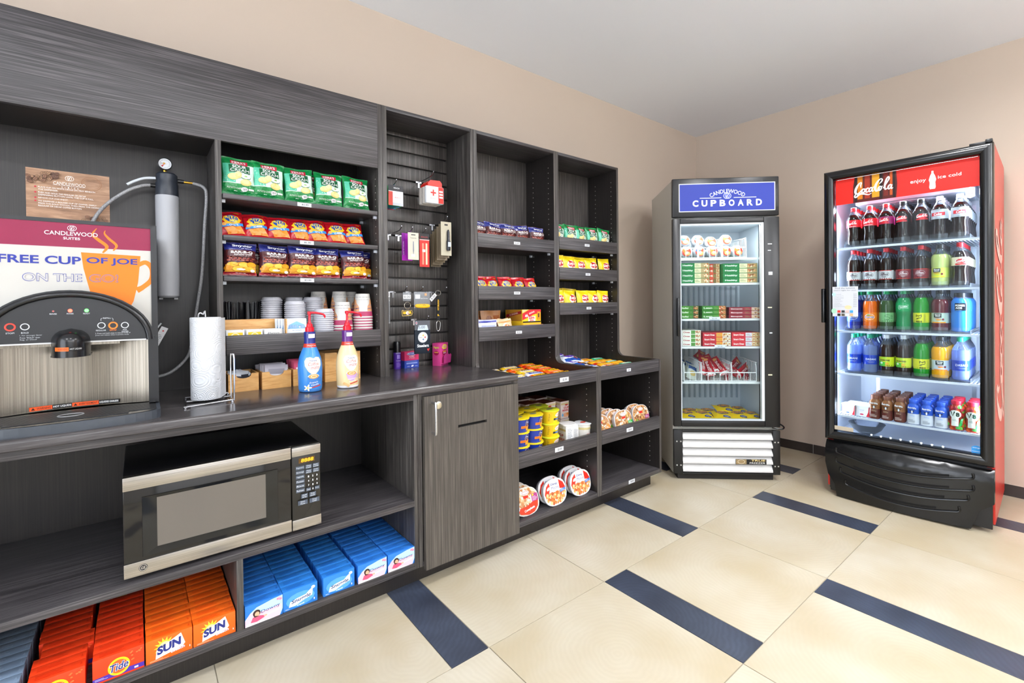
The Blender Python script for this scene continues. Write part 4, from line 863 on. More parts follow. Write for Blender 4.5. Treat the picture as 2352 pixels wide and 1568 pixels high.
# creamer bottles
def creamer(x, y, body, band, neck, label, cupc, l1, l2, foot):
    t = thing('creamer_bottle', label, 'bottle', (x, y, .86), .03)
    prof = [(.036, 0), (.0415, .004), (.0435, .012), (.0445, .05), (.0455, .085), (.0445, .11), (.040, .135), (.032, .158), (.025, .175), (.0215, .190), (.0205, .205), (.0215, .22), (.0215, .235), (.018, .237)]
    ms = [mt(foot, 'gloss')]*2+[mt(body, 'gloss')]*6+[mt(band, 'gloss')]*1+[mt(neck, 'gloss')]*4
    def rr(v):
        for (r0, z0), (r1, z1) in zip(prof, prof[1:]):
            if z0 <= v <= z1: return r0+(r1-r0)*(v-z0)/(z1-z0)
        return prof[-1][0]
    ob('body', MB().lathe(prof, None, 36, mats=ms), t)
    d = Dec(cyl(rr), .008, 'gloss', h0=.0006); W_ = '#fbfbf7'
    heart = [(0, .068), (.018, .085), (.029, .105), (.03, .122), (.022, .134), (.01, .136), (0, .131), (-.01, .136), (-.022, .134), (-.03, .122), (-.029, .105), (-.018, .085)]
    d.poly([(a*1.1, .105+(b-.105)*1.08) for a, b in heart], '#e9d9a4'); d.poly(heart, W_)
    d.txt('Nestle', 0, .125, .026, .006, '#2c3a78', bold=.02); d.txt('Coffee', .0, .112, .040, .013, '#b3322a', shear=.15, rot=.06); d.txt('mate', .006, .097, .032, .0105, '#b3322a', shear=.15, rot=.06)
    d.ell(.0, .062, .022, .011, W_); d.poly([(-.022, .062), (.022, .062), (.016, .04), (.006, .032), (-.006, .032), (-.016, .04)], cupc); d.ell(.0, .063, .019, .009, '#d9a05a'); d.ring(0, .063, .01, .0045, .002, '#f4e3c4'); d.ring(.025, .05, .006, .007, .0025, cupc)
    d.txt(l1, .0, .04, .03, .006, W_, shear=.3, rot=.12); d.txt(l2, .004, .031, .03, .006, W_, shear=.3, rot=.12); d.rect(-.008, .0215, .028, .0255, '#c23a2a', rot=.2)
    if 'blue' in label:
        for a in range(5): d.ell(-.022+.008*math.cos(a*1.26), .02+.007*math.sin(a*1.26), .007, .003, '#f6f0d8', rot=a*1.26)
        d.ell(-.022, .02, .003, .003, '#e3c25a')
    else: d.rect(-.034, .015, -.014, .024, '#d8a86a', rot=-.5); d.rect(-.028, .011, -.008, .02, '#e0b67c', rot=-.7)
    d.txt('1 Pump = 1 cup', 0, .182, .03, .006, '#f6ecec', bold=.01); d.rect(-.01, .212, .012, .228, '#f0f0f6'); d.out(t, 'printed_label')
    RD = mt('#d4142a', 'gloss')
    pm = ob('pump', MB().lathe([(.0165, .237), (.0168, .254), (.012, .256), (.011, .266), (.0075, .268), (.006, .275), (.0045, .277), (.0045, .302), (.0065, .304), (.0065, .314), (.001, .317)], RD, 22), t, label='glossy red pump dispenser')
    ob('pump_spout', MB().tube([(-.007, 0, .311), (.02, 0, .311), (.048, 0, .306), (.058, 0, .3), (.06, 0, .29)], [.0055, .0045, .004, .004, .0035], RD, 10, 4), pm)
    return t
creamer(.531, 1.962, '#3c86d2', '#c23a2a', '#26307f', 'blue creamer bottle with red pump, on the worktop beside a cream one', '#3f78bd', 'French', 'Vanilla', '#3c78bd')
creamer(.677, 1.953, '#ecd3a0', '#c23a2a', '#5f2a7a', 'cream coloured creamer bottle with red pump and purple neck on the worktop', '#c9a3d2', 'Hazelnut', 'cafe', '#f1eef2')

# ================================================================ SLAT WALL MERCHANDISE
HK = mt('#c6c9cf', 'chrome', rough=.22)
def sl(z): return min(SLOT, key=lambda q: abs(q-z))
def hook(x, z, label, L=.17):
    z = sl(z); t = thing('display_hook', label, 'hook', (x, 2.352, z), group='metal hooks on the slat wall')
    ob('plate', MB().box(-.017, -.003, -.004, .017, .004, .004, HK).box(-.005, -.004, -.03, .005, -.001, -.002, HK), t, smooth=False)
    ob('arm', MB().tube([(0, -.002, 0), (0, -L*.82, .004), (0, -L, .022)], .0024, HK, 8, 3).lathe([(.0005, .019), (.0035, .021), (.0035, .025), (.0005, .027)], HK, 8, (0, -L)), t); return z
def card(name, label, cat, x, y, z, w, h, t_, col, dec=None, n=1, dy=.016, grp=None, cols=None, rz=0, fin='card', labs=None, dz=0):
    """hanging packs, one behind the other; z is the top of the pack"""
    for k in range(n):
        c = cols[k] if cols else col
        t = thing(name, labs[k] if labs else (label if k == 0 else label), cat, (x, y+k*dy, z-k*dz), rz, grp)
        ob('backing_card', MB().box(-w/2, 0, -h, w/2, .0012, 0, mt(c, fin)), t, smooth=False)
        if t_: ob('blister', MB().box(-w*.42, -t_, -h*.95, w*.42, 0, -h*.3, PACKC, bev=t_*.3), t)
        if dec and k == 0: d = Dec(flat(0), .3); dec(d, w, h); d.out(t, 'print')
h1 = hook(1.01, 1.79, 'metal hook holding the razor packs at the upper left')
def raz(d, w, h):
    d.rect(-w/2, -.028, w/2, 0, '#23242a'); d.txt('REACH', .004, -.013, .03, .007, '#e9ecf0', bold=.02); d.rect(-w/2, -h, -w/2+.022, -.032, '#d0402e'); d.rect(-w/2+.024, -h*.95, w/2-.004, -.034, '#eef1f4'); d.txt('REACH', .01, -.06, .03, .006, '#c23a3a'); d.rect(-w/2+.022, -h, w/2, -h*.86, '#c9ced6')
card('dental_pack', '', 'dental pack', 1.010, 2.19, h1-.004, .078, .10, .0, '#ececf0', raz, 6, .022, 'dental packs on the upper left hook', cols=['#ececf0', '#1f8a4a', '#2a6fb0', '#1f8a4a', '#2a6fb0', '#b0283a'], labs=['black-topped white and red dental pack, front one on the upper left hook', 'green dental pack just behind the front one, upper left hook', 'blue dental pack, third on the upper left hook', 'green dental pack, fourth on the upper left hook', 'blue dental pack, fifth on the upper left hook', 'red dental pack nearest the slat wall, upper left hook'])
h2 = hook(1.219, 1.86, 'metal hook holding the first aid kits')
for k in range(3):
    t = thing('first_aid_kit', ['white and red first aid kit box with a red cross, front one', 'first aid kit box directly behind the front one, only its left edge showing', 'first aid kit box nearest the slat wall'][k], 'first aid kit', (1.219, 2.165+k*.032, 1.80), group='first aid kits on one hook')
    ob('case', MB().box(-.052, 0, -.075, .052, .024, .015, mt('#e9ebee' if k == 0 else '#cfc8c0', 'satin'), bev=.006), t)
    ob('handle', MB().prism([(-.04, .013), (.042, .013), (.042, .035), (.03, .048), (-.025, .045), (-.04, .03)], .004, .02, mt('#d62a20', 'satin'), 'y'), t, smooth=False)
    if k == 0:
        d = Dec(flat(0), .3, h0=.0006); d.rect(.018, -.072, .048, .012, '#d62a20'); d.rect(-.028, -.024, .004, -.016, '#d62a20'); d.rect(-.016, -.036, -.008, -.004, '#d62a20'); d.txt('FIRST AID KIT', -.014, -.05, .034, .004, '#d62a20')
        for zz in (-.015, -.03, -.045): d.rect(.022, zz, .044, zz+.009, '#f2d8d4')
        d.out(t, 'print')
h3 = hook(1.30, 1.655, 'metal hook holding the row of brown packs')
def mas(d, w, h): d.txt('Trimmer', 0, -.035, .03, .006, '#b9b4a4'); d.rect(-.01, -.02, .01, -.012, '#2a2a2a')
labs = ['beige pack with a black trimmer, front one on the right hook']+['brown cardboard pack, %s from the front on the right hook' % NTH[k] for k in range(1, 6)]
card('trimmer_pack', '', 'pack', 1.293, 2.185, h3-.006, .064, .18, 0, '#7d6f5c', mas, 6, .023, 'brown packs on the right hook', cols=['#b9b29c']+['#7d6f5c', '#8a7c68', '#75674f', '#82745f', '#6f624e'], labs=labs, dz=.0105)
t = thing('trimmer', 'slim black and clear trimmer in front of the beige pack', 'trimmer', (1.302, 2.178, h3-.16)); ob('body', MB().lathe([(.009, 0), (.011, .005), (.011, .05), (.008, .055), (.007, .10), (.003, .112)], mt('#22242c', 'gloss'), 14), t); ob('window', MB().box(-.008, -.0125, .02, .008, -.009, .045, mt('#c2cad8', 'gloss')), t, smooth=False)
h4 = hook(1.035, 1.56, 'empty metal hook left of the magenta pack'); h5 = hook(1.095, 1.56, 'metal hook holding the tweezer packs'); h6 = hook(1.17, 1.56, 'metal hook holding the red nail file pack')
def mag(d, w, h): d.rect(-w/2, -h*.8, -w/2+.018, -h*.02, '#8e1f9e'); d.txt('SLANT TIP TWEEZERS', -w/2+.009, -h*.55, .07, .006, '#f0c8f6', rot=PI/2)
card('tweezer_pack', 'magenta tweezer pack behind the beige one on the middle hook', 'pack', 1.085, 2.225, h5-.004, .058, .14, 0, '#b92ac2', mag)
def twz(d, w, h): d.txt('Tweezerman', 0, -.027, .034, .006, '#5a5c52'); d.poly([(-.003, -.045), (.003, -.045), (.004, -.09), (0, -.115), (-.004, -.09)], '#8d9096'); d.rect(-.012, -.122, .008, -.11, '#f4f4f4'); d.rect(-.012, -.014, .012, -.009, '#3a3a38')
card('tweezer_pack', 'beige tweezer pack, front one on the middle hook', 'pack', 1.1, 2.185, h5-.004, .06, .138, 0, '#cfcaba', twz)
def nf(d, w, h): d.rect(-w/2, -.03, w/2, 0, '#17171a'); d.txt('REVLON', 0, -.018, .038, .008, '#b3262e'); d.rect(-w/2, -.034, w/2, -.031, '#e8e2de'); d.rect(-.014, -h*.93, -.004, -.05, '#e88a70'); d.rect(.006, -h*.93, .016, -.05, '#e8cfa8'); d.rect(-.012, -.095, .004, -.082, '#f4f4f4')
card('nail_file_pack', 'long red nail file pack with black top hanging on the slat wall', 'pack', 1.163, 2.185, h6-.004, .056, .172, 0, '#d02a22', nf)
h7 = hook(.948, 1.25, 'metal hook at the left edge of the slat wall'); h8 = hook(1.06, 1.25, 'metal hook holding the gold keychain'); h9 = hook(1.15, 1.25, 'metal hook holding the bracelet pack'); h10 = hook(1.29, 1.25, 'metal hook holding the black lanyard'); h11 = hook(1.18, 1.12, 'metal hook holding the dark drink sleeve')
def kc(d, w, h): d.rect(-w/2, -.03, w/2, -.004, '#e6e8ea'); d.txt('8.00', 0, -.018, w*.8, .013, '#2a2c30')
card('keychain_card', 'narrow clear pack with photo keychain at the left edge of the slat wall', 'pack', .955, 2.19, h7, .034, .16, .004, '#8b8c8c', kc)
card('side_card', 'thin white and pink card edge at the left of the slat wall', 'pack', .937, 2.16, 1.56, .010, .18, 0, '#e3c2bb')
t = thing('state_keychain', 'gold and black state-shaped keychain with a price tag', 'keychain', (1.062, 2.186, h8-.004))
ob('tag_holder', MB().box(-.022, 0, -.046, .022, .002, 0, PACKC, bev=.0008), t); d = Dec(flat(0), .3); d.rect(-.021, -.034, .021, -.014, '#e6e8ea'); d.txt('8.00', 0, -.024, .034, .012, '#2a2c30'); d.out(t, 'price_tag')
ob('split_ring', MB().tube([(.002+.017*math.cos(a), 0, -.068+.017*math.sin(a)) for a in [2*PI*k/18 for k in range(18)]], .0016, mt('#c9bfae', 'chrome'), 6, closed=True), t)
ob('charm', MB().prism([(-.028, -.122), (-.03, -.094), (-.022, -.09), (-.02, -.094), (.026, -.092), (.032, -.104), (.027, -.116), (.02, -.12)], 0, .003, mt('#c9b06a', 'metal'), 'y'), t, smooth=False)
d = Dec(flat(0), .3); d.poly([(-.025, -.119), (-.027, -.097), (.025, -.095), (.029, -.104), (.023, -.115)], '#1a1a1c'); d.poly([(-.024, -.1), (.02, -.097), (.024, -.11), (-.022, -.112)], '#f0b41c'); d.ell(.002, -.106, .009, .009, '#f2f2f2'); d.ell(.005, -.103, .003, .003, '#d8a01c'); d.ell(.005, -.109, .003, .003, '#b83028'); d.out(t, 'charm_print')
t = thing('bracelet_pack', 'clear pack holding a yellow silicone bracelet on the slat wall', 'pack', (1.147, 2.186, h9-.002)); ob('pouch', MB().box(-.046, 0, -.085, .046, .003, 0, PACKC, bev=.001), t)
ob('bracelet', MB().tube([(.036*math.cos(a), .004+.006*math.sin(a)-.006, -.073+.004*math.sin(a)) for a in [2*PI*k/24 for k in range(24)]], .0075, mt('#f0b61c', 'satin'), 8, closed=True), t)
d = Dec(flat(-.0002), .3); d.rect(-.04, -.036, -.012, -.014, '#d6d9dd'); d.rect(.014, -.02, .026, -.008, '#e8a070'); d.txt('Bulk Bracelet', .012, -.034, .04, .006, '#e6e8ea'); d.out(t, 'print'); d = Dec(flat(-.0125), .3); d.ring(.004, -.073, .006, .006, .0016, '#2a2a2a'); 
for k in range(12): d.ell(-.036+.006*k, -.069+.004*(k % 2), .0012, .0012, '#3a3224', n=6)
d.out(t, 'bracelet_print')
t = thing('lanyard', 'short black lanyard strap with gold lettering and a silver carabiner', 'lanyard', (1.238, 2.182, h10+.004)); ob('split_ring', MB().tube([(.016*math.cos(a), 0, -.012+.014*math.sin(a)) for a in [2*PI*k/18 for k in range(18)]], .0014, mt('#b8b4ae', 'chrome'), 6, closed=True), t)
ob('strap', MB().box(-.009, -.0012, -.16, .009, .0012, -.024, mt('#141416')), t, smooth=False); d = Dec(flat(-.0012), .3); d.txt('PITTSBURGH', 0, -.075, .055, .009, '#e8b41c', rot=PI/2, bold=.02); d.txt('P', 0, -.128, .01, .011, '#e8b41c', rot=PI/2, bold=.03); d.out(t, 'strap_print')
ob('carabiner', MB().tube([(-.004, 0, -.16), (.008, 0, -.162), (.011, 0, -.175), (.008, 0, -.2), (0, 0, -.212), (-.009, 0, -.205), (-.012, 0, -.18), (-.009, 0, -.165)], .002, mt('#d8d6d2', 'chrome'), 8, 3, closed=True), t)
ob('price_tag', MB(Matrix.Translation((-.03, -.001, -.035)) @ Matrix.Rotation(-.8, 4, 'Y')).box(-.022, -.0006, -.009, .022, .0006, .009, mt('#e6e8ea')), t, smooth=False)
ob('price_text', Dec(lambda u, v, h: (-.03+u*.7-v*.72, -.0018-h, -.035+u*.7+v*.7), .3).txt('8.00', 0, 0, .03, .012, '#2a2c30').mb, t, smooth=False)
t = thing('drink_sleeve', 'dark navy foam drink sleeve with a round emblem, hanging low on the slat wall', 'drink sleeve', (1.155, 2.2, h11))
ob('header_card', MB().box(-.044, .002, -.05, .044, .004, -.0, mt('#54575e', 'satin')), t, smooth=False); ob('sleeve', MB().box(-.045, 0, -.172, .045, .012, -.048, mt('#16202c'), bev=.003), t)
d = Dec(flat(0), .3, h0=.0006); d.poly([(-.03, -.05), (.033, -.05), (.025, -.024), (-.022, -.024)], '#c9d6e4'); d.txt('5.00', -.005, -.034, .035, .014, '#2a2c30'); d.ell(-.036, -.012, .006, .008, '#b8b8c2'); d.rect(-.04, -.014, -.032, -.009, '#b03040')
d.ell(0, -.087, .029, .029, '#d9dcdf'); d.ell(0, -.087, .0255, .0255, '#f4f4f4'); d.ring(0, -.087, .028, .028, .002, '#8f949a')
for a, b, c in ((.002, -.077, '#f0b81c'), (.013, -.087, '#c03028'), (.002, -.098, '#2060a0')): d.poly([(a-.008, b), (a-.002, b+.002), (a, b+.008), (a+.002, b+.002), (a+.008, b), (a+.002, b-.002), (a, b-.008), (a-.002, b-.002)], c)
d.txt('Steelers', -.013, -.087, .018, .005, '#2a2a2c'); d.txt('Steelers', 0, -.13, .066, .016, '#f0f2f4', bold=.03)
d.poly([(.022, -.148), (.04, -.146), (.03, -.162)], '#c8302c'); d.out(t, 'print')
# medicine on the worktop
t = thing('spray_can', 'small purple can with a black cap, on the worktop under the slat wall', 'can', (1.068, 2.325, .86)); ob('can', MB().lathe([(.019, 0), (.020, .003), (.020, .085), (.019, .09)], mt('#4a2890', 'gloss'), 24), t); ob('cap', MB().lathe([(.0195, .085), (.0195, .135), (.016, .145), (.001, .146)], mt('#101014', 'gloss'), 24), t)
d = Dec(cyl(.020), .008, 'gloss', h0=.0005); d.txt('ECOTOOLS', 0, .084, .028, .006, '#d8c8ec'); d.rect(-.008, .055, .008, .075, '#8a6cc8'); d.txt('moisture', 0, .045, .026, .006, '#c8b4e8'); d.lines(-.012, .01, .012, .036, 4, '#8a6cc8'); d.out(t, 'print')
# two narrow tubes peeking at the edge
t = thing('allergy_box', 'pink and blue allergy tablet box on the worktop', 'medicine box', (1.148, 2.315, .86), .1)
ob('carton', MB().box(-.044, 0, 0, .044, .035, .04, mt('#2a48b0', 'card')).box(-.044, 0, .04, .044, .035, .088, mt('#e0356e', 'card')), t, smooth=False)
d = Dec(flat(0), .3, h0=.0006); d.ell(0, .075, .03, .0085, '#f1f3fa'); d.ell(0, .075, .028, .007, '#2a48b0'); d.txt('Benadryl', 0, .075, .045, .009, '#f1f3fa', bold=.02); d.txt('ALLERGY', 0, .061, .034, .007, '#f6e8ee', bold=.03, shear=.2); d.txt('ULTRATABS', 0, .052, .036, .005, '#f6e8ee'); d.rect(-.034, .021, .034, .029, '#8fa4e4'); d.rect(-.034, .034, .03, .036, '#8fa4e4'); d.ell(.003, .01, .008, .0045, '#f1f3fa', rot=.3); d.txt('COLD', -.022, .009, .015, .005, '#dfe4f6'); d.txt('Tablets', .026, .009, .018, .005, '#dfe4f6'); d.out(t, 'print')
t = thing('stomach_remedy_box', 'pink dispenser box with a torn open flap, standing on the worktop', 'medicine box', (1.335, 2.29, .86), .55)
PK = mt('#dc4690', 'card'); ob('carton', MB().box(-.045, 0, 0, .045, .05, .125, PK, bev=.001), t)
ob('open_flap', MB().prism([(-.038, .014), (.04, .014), (.05, .055), (.04, .062), (.028, .056), (.012, .064), (-.004, .06), (-.018, .066), (-.036, .052)], -.018, -.016, mt('#c23a82'), 'y').box(-.038, -.017, .012, .04, 0, .014, PK), t, smooth=False)
d = Dec(flat(0), .3, h0=.001); d.ell(.0, .103, .03, .014, '#f4e04a'); d.txt('Pepto', .0, .104, .048, .02, '#f2f0d8', bold=.03); d.txt('Pepto', .0, .104, .048, .02, '#d4308a'); d.ell(.0, .072, .028, .014, '#b01850'); d.rect(-.018, .075, .018, .08, '#f0c04a'); d.rect(-.015, .066, .015, .071, '#f4d6e4'); d.out(t, 'print')
d = Dec(lambda u, v, h: (-.045-h, .025-u, v), .3, h0=.001); d.txt('Pepto', 0, .1, .034, .018, '#f2e86a', bold=.03); d.ell(0, .07, .016, .012, '#b01850'); d.rect(-.012, .072, .012, .076, '#f0c04a'); d.out(t, 'side_print')
# ================================================================ SNACK BAGS
def bag_fn(w, h, t, seed, sgn=-1, neat=1):
    off = seed*13.7; c = .011/h
    def fn(u, v, hh):
        a = max(0, 1-abs(2*u/w)**2.4)**.55; vv = max(0, min(1, (v/h-c)/(1-2*c))); b = math.sin(PI*vv)**.5 if 0 < vv < 1 else 0
        wr = noise.noise(Vector((u*30+off, v*26, off)))*.0075*min(1, t/.04)*a**.5*b*neat + noise.noise(Vector((u*70+v*40+off, off, v*30)))*.003*min(1, t/.04)*a*b + noise.noise(Vector((u*90, off, v*25)))*.0016*(1-b)
        edge = 1-.07*b-.02*math.sin(v*90+off)*b*(1-a)
        return (u*edge, sgn*(t/2*a*b+wr*1+hh)+ .004*math.sin(u*60+off)*(1-b), v)
    return fn
def bag(name, label, cat, w, h, t, base, dec, seed=1, back=None, grp=None):
    tt = thing(name, label, cat, group=grp); f = bag_fn(w, h, t, seed); g = bag_fn(w, h, t, seed, 1); m = mt(base, 'foil')
    mb = MB().sheet(lambda a, b: f((a-.5)*w, b*h, 0), 18, 24, m); mb.sheet(lambda a, b: g((.5-a)*w, b*h, 0), 8, 10, mt(back or base, 'foil'))
    ob('pouch', mb, tt); d = Dec(f, .011, 'foil', h0=.0016, dh=.00025); dec(d, w, h); d.out(tt, 'print'); return tt
def d_green(d, w, h):
    d.poly([(-w*.46, h*.10), (w*.46, h*.10), (w*.46, h*.80), (-w*.46, h*.80)], '#cfe3d8'); d.poly([(-w*.46, h*.3), (-w*.1, h*.3), (-w*.18, h*.8), (-w*.46, h*.8)], '#4fb896')
    d.rect(-w*.46, h*.05, w*.46, h*.28, '#13803f'); d.rect(-w*.30, h*.55, w*.33, h*.775, '#0d5a33')
    d.poly([(-w*.24, h*.80), (w*.26, h*.77), (w*.26, h*.90), (-w*.24, h*.91)], '#b3203a'); d.txt("HERR'S", .0, h*.845, w*.4, h*.075, '#f6eeee', bold=.02)
    d.txt('SOUR', .01*w, h*.72, w*.42, h*.08, '#f4f7f4', bold=.02); d.txt('CREAM', .02*w, h*.62, w*.56, h*.085, '#f4f7f4'); d.txt('& ONION', .02*w, h*.55, w*.24, h*.035, '#f4f7f4', bold=.02)
    d.ell(.2*w, h*.46, w*.16, h*.06, '#2a7a48'); d.ell(.2*w, h*.47, w*.15, h*.052, '#f1f4ea'); d.ell(.2*w, h*.48, w*.05, h*.02, '#7fae5a')
    for a, b, r_ in ((-.18, .44, .17), (.2, .32, .17), (-.03, .49, .1)): d.ell(a*w, b*h, r_*w, .085*h, '#dcc272'); d.ell((a-.02)*w, (b+.015)*h, r_*w*.8, .06*h, '#e8d48e')
    d.txt('POTATO CHIPS', -.14*w, h*.16, w*.42, h*.04, '#e4efe8'); d.ell(.15*w, h*.15, w*.1, h*.05, '#f2f2f2'); d.txt('150', .15*w, h*.15, w*.14, h*.05, '#15181a', bold=.02); d.rect(.27*w, h*.13, .43*w, h*.17, '#e4e6e6')
def d_ritz(d, w, h):
    pts = []
    for k in range(16): a = 2*PI*k/16; r_ = (.34 if k % 2 else .40); pts.append((w*r_*math.cos(a), h*(.56+r_*.62*math.sin(a)*.9)))
    d.poly(pts, '#f0b923'); d.ell(0, h*.62, w*.27, h*.16, '#1f4aa0'); d.txt('RITZ', 0, h*.67, w*.46, h*.12, '#f6dc3c', bold=.02, rot=-.05); d.txt('bits', .06*w, h*.54, w*.3, h*.12, '#f6dc3c', bold=.03, rot=-.05)
    d.poly([(-w*.46, h*.28), (-w*.46, h*.36), (w*.44, h*.44), (w*.44, h*.33)], '#2f86d0'); d.txt('CHEESE', .04*w, h*.355, w*.36, h*.06, '#eef4fa', rot=.09, bold=.03)
    d.poly([(-w*.2, h*.06), (w*.44, h*.06), (w*.3, h*.32), (-w*.35, h*.26)], '#e8882a'); d.ell(-.34*w, h*.38, w*.09, h*.06, '#e3a04a'); d.rect(.14*w, h*.84, .34*w, h*.87, '#c9a81c', rot=-.1)
def d_bbq(d, w, h):
    d.rect(-w*.49, h*.74, w*.49, h*.985, '#232a7a'); d.rect(-w*.49, h*.03, w*.49, h*.12, '#a8202c'); 
    for j in range(5):
        for i in range(6): d.rect(-w*.42+i*w*.14+(j % 2)*w*.05, h*(.42+j*.055), -w*.31+i*w*.14+(j % 2)*w*.05, h*(.46+j*.055), '#9c3f34' if (i+j) % 3 else '#b55a48')
    d.poly([(-w*.46, h*.56), (w*.46, h*.5), (w*.46, h*.74), (-w*.46, h*.74)], '#4a1a1c')
    d.txt('Snyder', .05*w, h*.86, w*.62, h*.1, '#e6e8f4', bold=.03); d.txt('OF BERLIN', .18*w, h*.785, w*.34, h*.03, '#e6e8f4')
    d.txt('BAR-B-Q', .03*w, h*.665, w*.68, h*.085, '#f1ece8', bold=.03); d.txt('POTATO CHIPS', .06*w, h*.595, w*.54, h*.04, '#f1ece8', bold=.02)
    d.poly([(-w*.47, h*.10), (w*.47, h*.10), (w*.47, h*.3), (w*.1, h*.38), (-w*.47, h*.3)], '#d9961c')
    for a, b, r_, c in ((-.26, .30, .18, '#e8b32a'), (.08, .29, .17, '#efc64a'), (.33, .31, .16, '#e3a01e'), (-.38, .2, .14, '#d98f14'), (-.1, .18, .17, '#f0bf3a'), (.25, .18, .17, '#e9b02a')): d.ell(a*w, b*h, r_*w, .075*h, '#b87410'); d.ell(a*w, (b+.008)*h, r_*w*.93, .065*h, c)
    d.ell(0, .17*h, w*.14, h*.028, '#f0ead8'); d.ell(.36*w, .14*h, w*.07, h*.04, '#e8eef0'); d.txt('NET WT 1 OZ', 0, h*.07, w*.3, h*.02, '#f0d8d8')
def d_lays(d, w, h):
    d.ell(.08*w, h*.30, w*.34, h*.14, '#f2c62a'); d.ell(.1*w, h*.56, w*.34, h*.22, '#f6f0e2'); d.poly([(-.2*w, h*.5), (-.12*w, h*.76), (.36*w, h*.72), (.38*w, h*.5), (.1*w, h*.44)], '#b8242a'); d.txt("Lay's", .08*w, h*.61, w*.5, h*.2, '#f8f4ee', bold=.03, rot=.04)
    d.txt('Classic', .08*w, h*.22, w*.24, h*.05, '#a8762a'); d.ell(.2*w, h*.37, w*.18, h*.06, '#e8a830')
GM = [bag('chip_bag', 'x', 'chip bag', .124, .155, .05, '#0f7a3c', d_green, s_) for s_ in (1, 2)]
RM = [bag('cracker_bag', 'x', 'cracker bag', .094, .118, .036, '#b3121f', d_ritz, s_) for s_ in (3, 4)]
BM = [bag('chip_bag', 'x', 'chip bag', .118, .136, .05, '#4a1c22', d_bbq, s_) for s_ in (5, 6)]
LM = [bag('chip_bag', 'x', 'chip bag', .122, .135, .045, '#ecd01a', d_lays, s_) for s_ in (7, 8)]
GM = [Maker(o) for o in GM]; RM = [Maker(o) for o in RM]; BM = [Maker(o) for o in BM]; LM = [Maker(o) for o in LM]
BR_ = random.Random(21)
def row(mk, xs, y, z, lean, lab, grp, jit=.02, names=None, jy=.006):
    for i, x in enumerate(xs):
        mk[i % len(mk)].put((x, y+BR_.uniform(-jy, jy), z+.002), (lean+BR_.uniform(-.04, .04), BR_.uniform(-jit, jit), BR_.uniform(-.12, .12)), lab % (names or ORD)[i] if '%s' in lab else lab, grp)
row(GM, (.318, .424, .548, .669, .792), 2.145, 1.6375, -.16, 'green chip bag, %s on the top shelf of the left snack bay', 'green chip bags on the top left shelf', .04)
row(GM, (.38, .60), 2.215, 1.6375, -.10, 'green chip bag behind the front row, %s on the top left shelf', 'green chip bags on the top left shelf', names=['left one', 'right one'])
row(RM, (.300, .385, .466, .553, .625, .705, .790), 2.15, 1.4775, -.55, 'red cheese cracker bag, %s in the front row of the second left shelf', 'red cracker bags on the second left shelf', .06)
row(RM, (.34, .42, .50, .59, .67, .78), 2.225, 1.4775, -.38, 'red cracker bag in the back row, %s on the second left shelf', 'red cracker bags on the second left shelf', .04)
row(BM, (.318, .443, .552, .655, .782), 2.142, 1.3175, -.14, 'dark red barbecue chip bag with navy top, %s on the third left shelf', 'barbecue chip bags on the third left shelf', .04)
row(BM, (.375, .50, .60, .72, .83), 2.215, 1.3175, -.06, 'barbecue chip bag behind the front row, %s on the third left shelf', 'barbecue chip bags on the third left shelf', .03)
row(BM, (1.475, 1.577, 1.69, 1.80, 1.915), 2.16, 1.528, -.1, 'barbecue chip bag, %s on the top shelf of the middle snack unit', 'barbecue chip bags in the middle unit', .1)
row(RM, (1.50, 1.592, 1.68, 1.785, 1.885), 2.165, 1.24, -.30, 'red cracker bag, %s on the second shelf of the middle snack unit', 'red cracker bags in the middle unit', .1)
row(RM, (1.54, 1.63, 1.73, 1.84), 2.235, 1.243, -.2, 'red cracker bag of the rear row, %s on the second middle shelf', 'red cracker bags in the middle unit', .08)
row(GM, (2.095, 2.212, 2.32, 2.425, 2.535), 2.17, 1.556, -.1, 'green chip bag, %s on the top shelf of the right snack unit', 'green chip bags in the right unit', .1)
row(LM, (2.09, 2.185, 2.30, 2.415, 2.545), 2.16, 1.368, -.12, 'yellow chip bag, %s on the second shelf of the right snack unit', 'yellow chip bags on the second right shelf', .08)
row(LM, (2.095, 2.205, 2.325, 2.43, 2.53), 2.16, 1.146, -.12, 'yellow chip bag, %s on the third shelf of the right snack unit', 'yellow chip bags on the third right shelf', .09)
row(LM, (2.15, 2.27), 2.24, 1.16, -.05, 'yellow chip bag of the rear row, %s on the third right shelf', 'yellow chip bags on the third right shelf', .08, names=['left one', 'right one'])
# middle unit, third shelf
def pouch(name, label, w, h, t, col, dec, grp=None, fin='foil', seed=1):
    tt = thing(name, label, 'packet', group=grp); f = bag_fn(w, h, t, seed); g = bag_fn(w, h, t, seed, 1)
    ob('pouch', MB().sheet(lambda a, b: f((a-.5)*w, b*h, 0), 8, 10, mt(col, fin)).sheet(lambda a, b: g((.5-a)*w, b*h, 0), 4, 5, mt(col, fin)), tt)
    if dec: d = Dec(f, .02, fin, h0=.0009); dec(d, w, h); d.out(tt, 'print')
    return tt
def d_act(d, w, h): d.rect(-w*.46, h*.86, w*.46, h*.96, '#3a3f9c'); d.rect(-w*.38, h*.25, w*.38, h*.7, '#a9b0e2'); d.txt('ACT II', 0, h*.47, w*.5, h*.25, '#f2f4fc', bold=.03); d.rect(-w*.4, h*.12, w*.4, h*.18, '#8a92d0')
mk = Maker(pouch('popcorn_packet', 'x', .135, .095, .018, '#d5d9f2', d_act, 'popcorn packets in the middle unit'))
for k in range(4): mk.put((1.525+.012*k, 2.125+.026*k, 1.014), (-.15, .04*(k % 2)-.02, .05), 'white and violet popcorn packet, %s' % ('front one on the third middle shelf' if k == 0 else NTH[k]+' from the front, third middle shelf'))
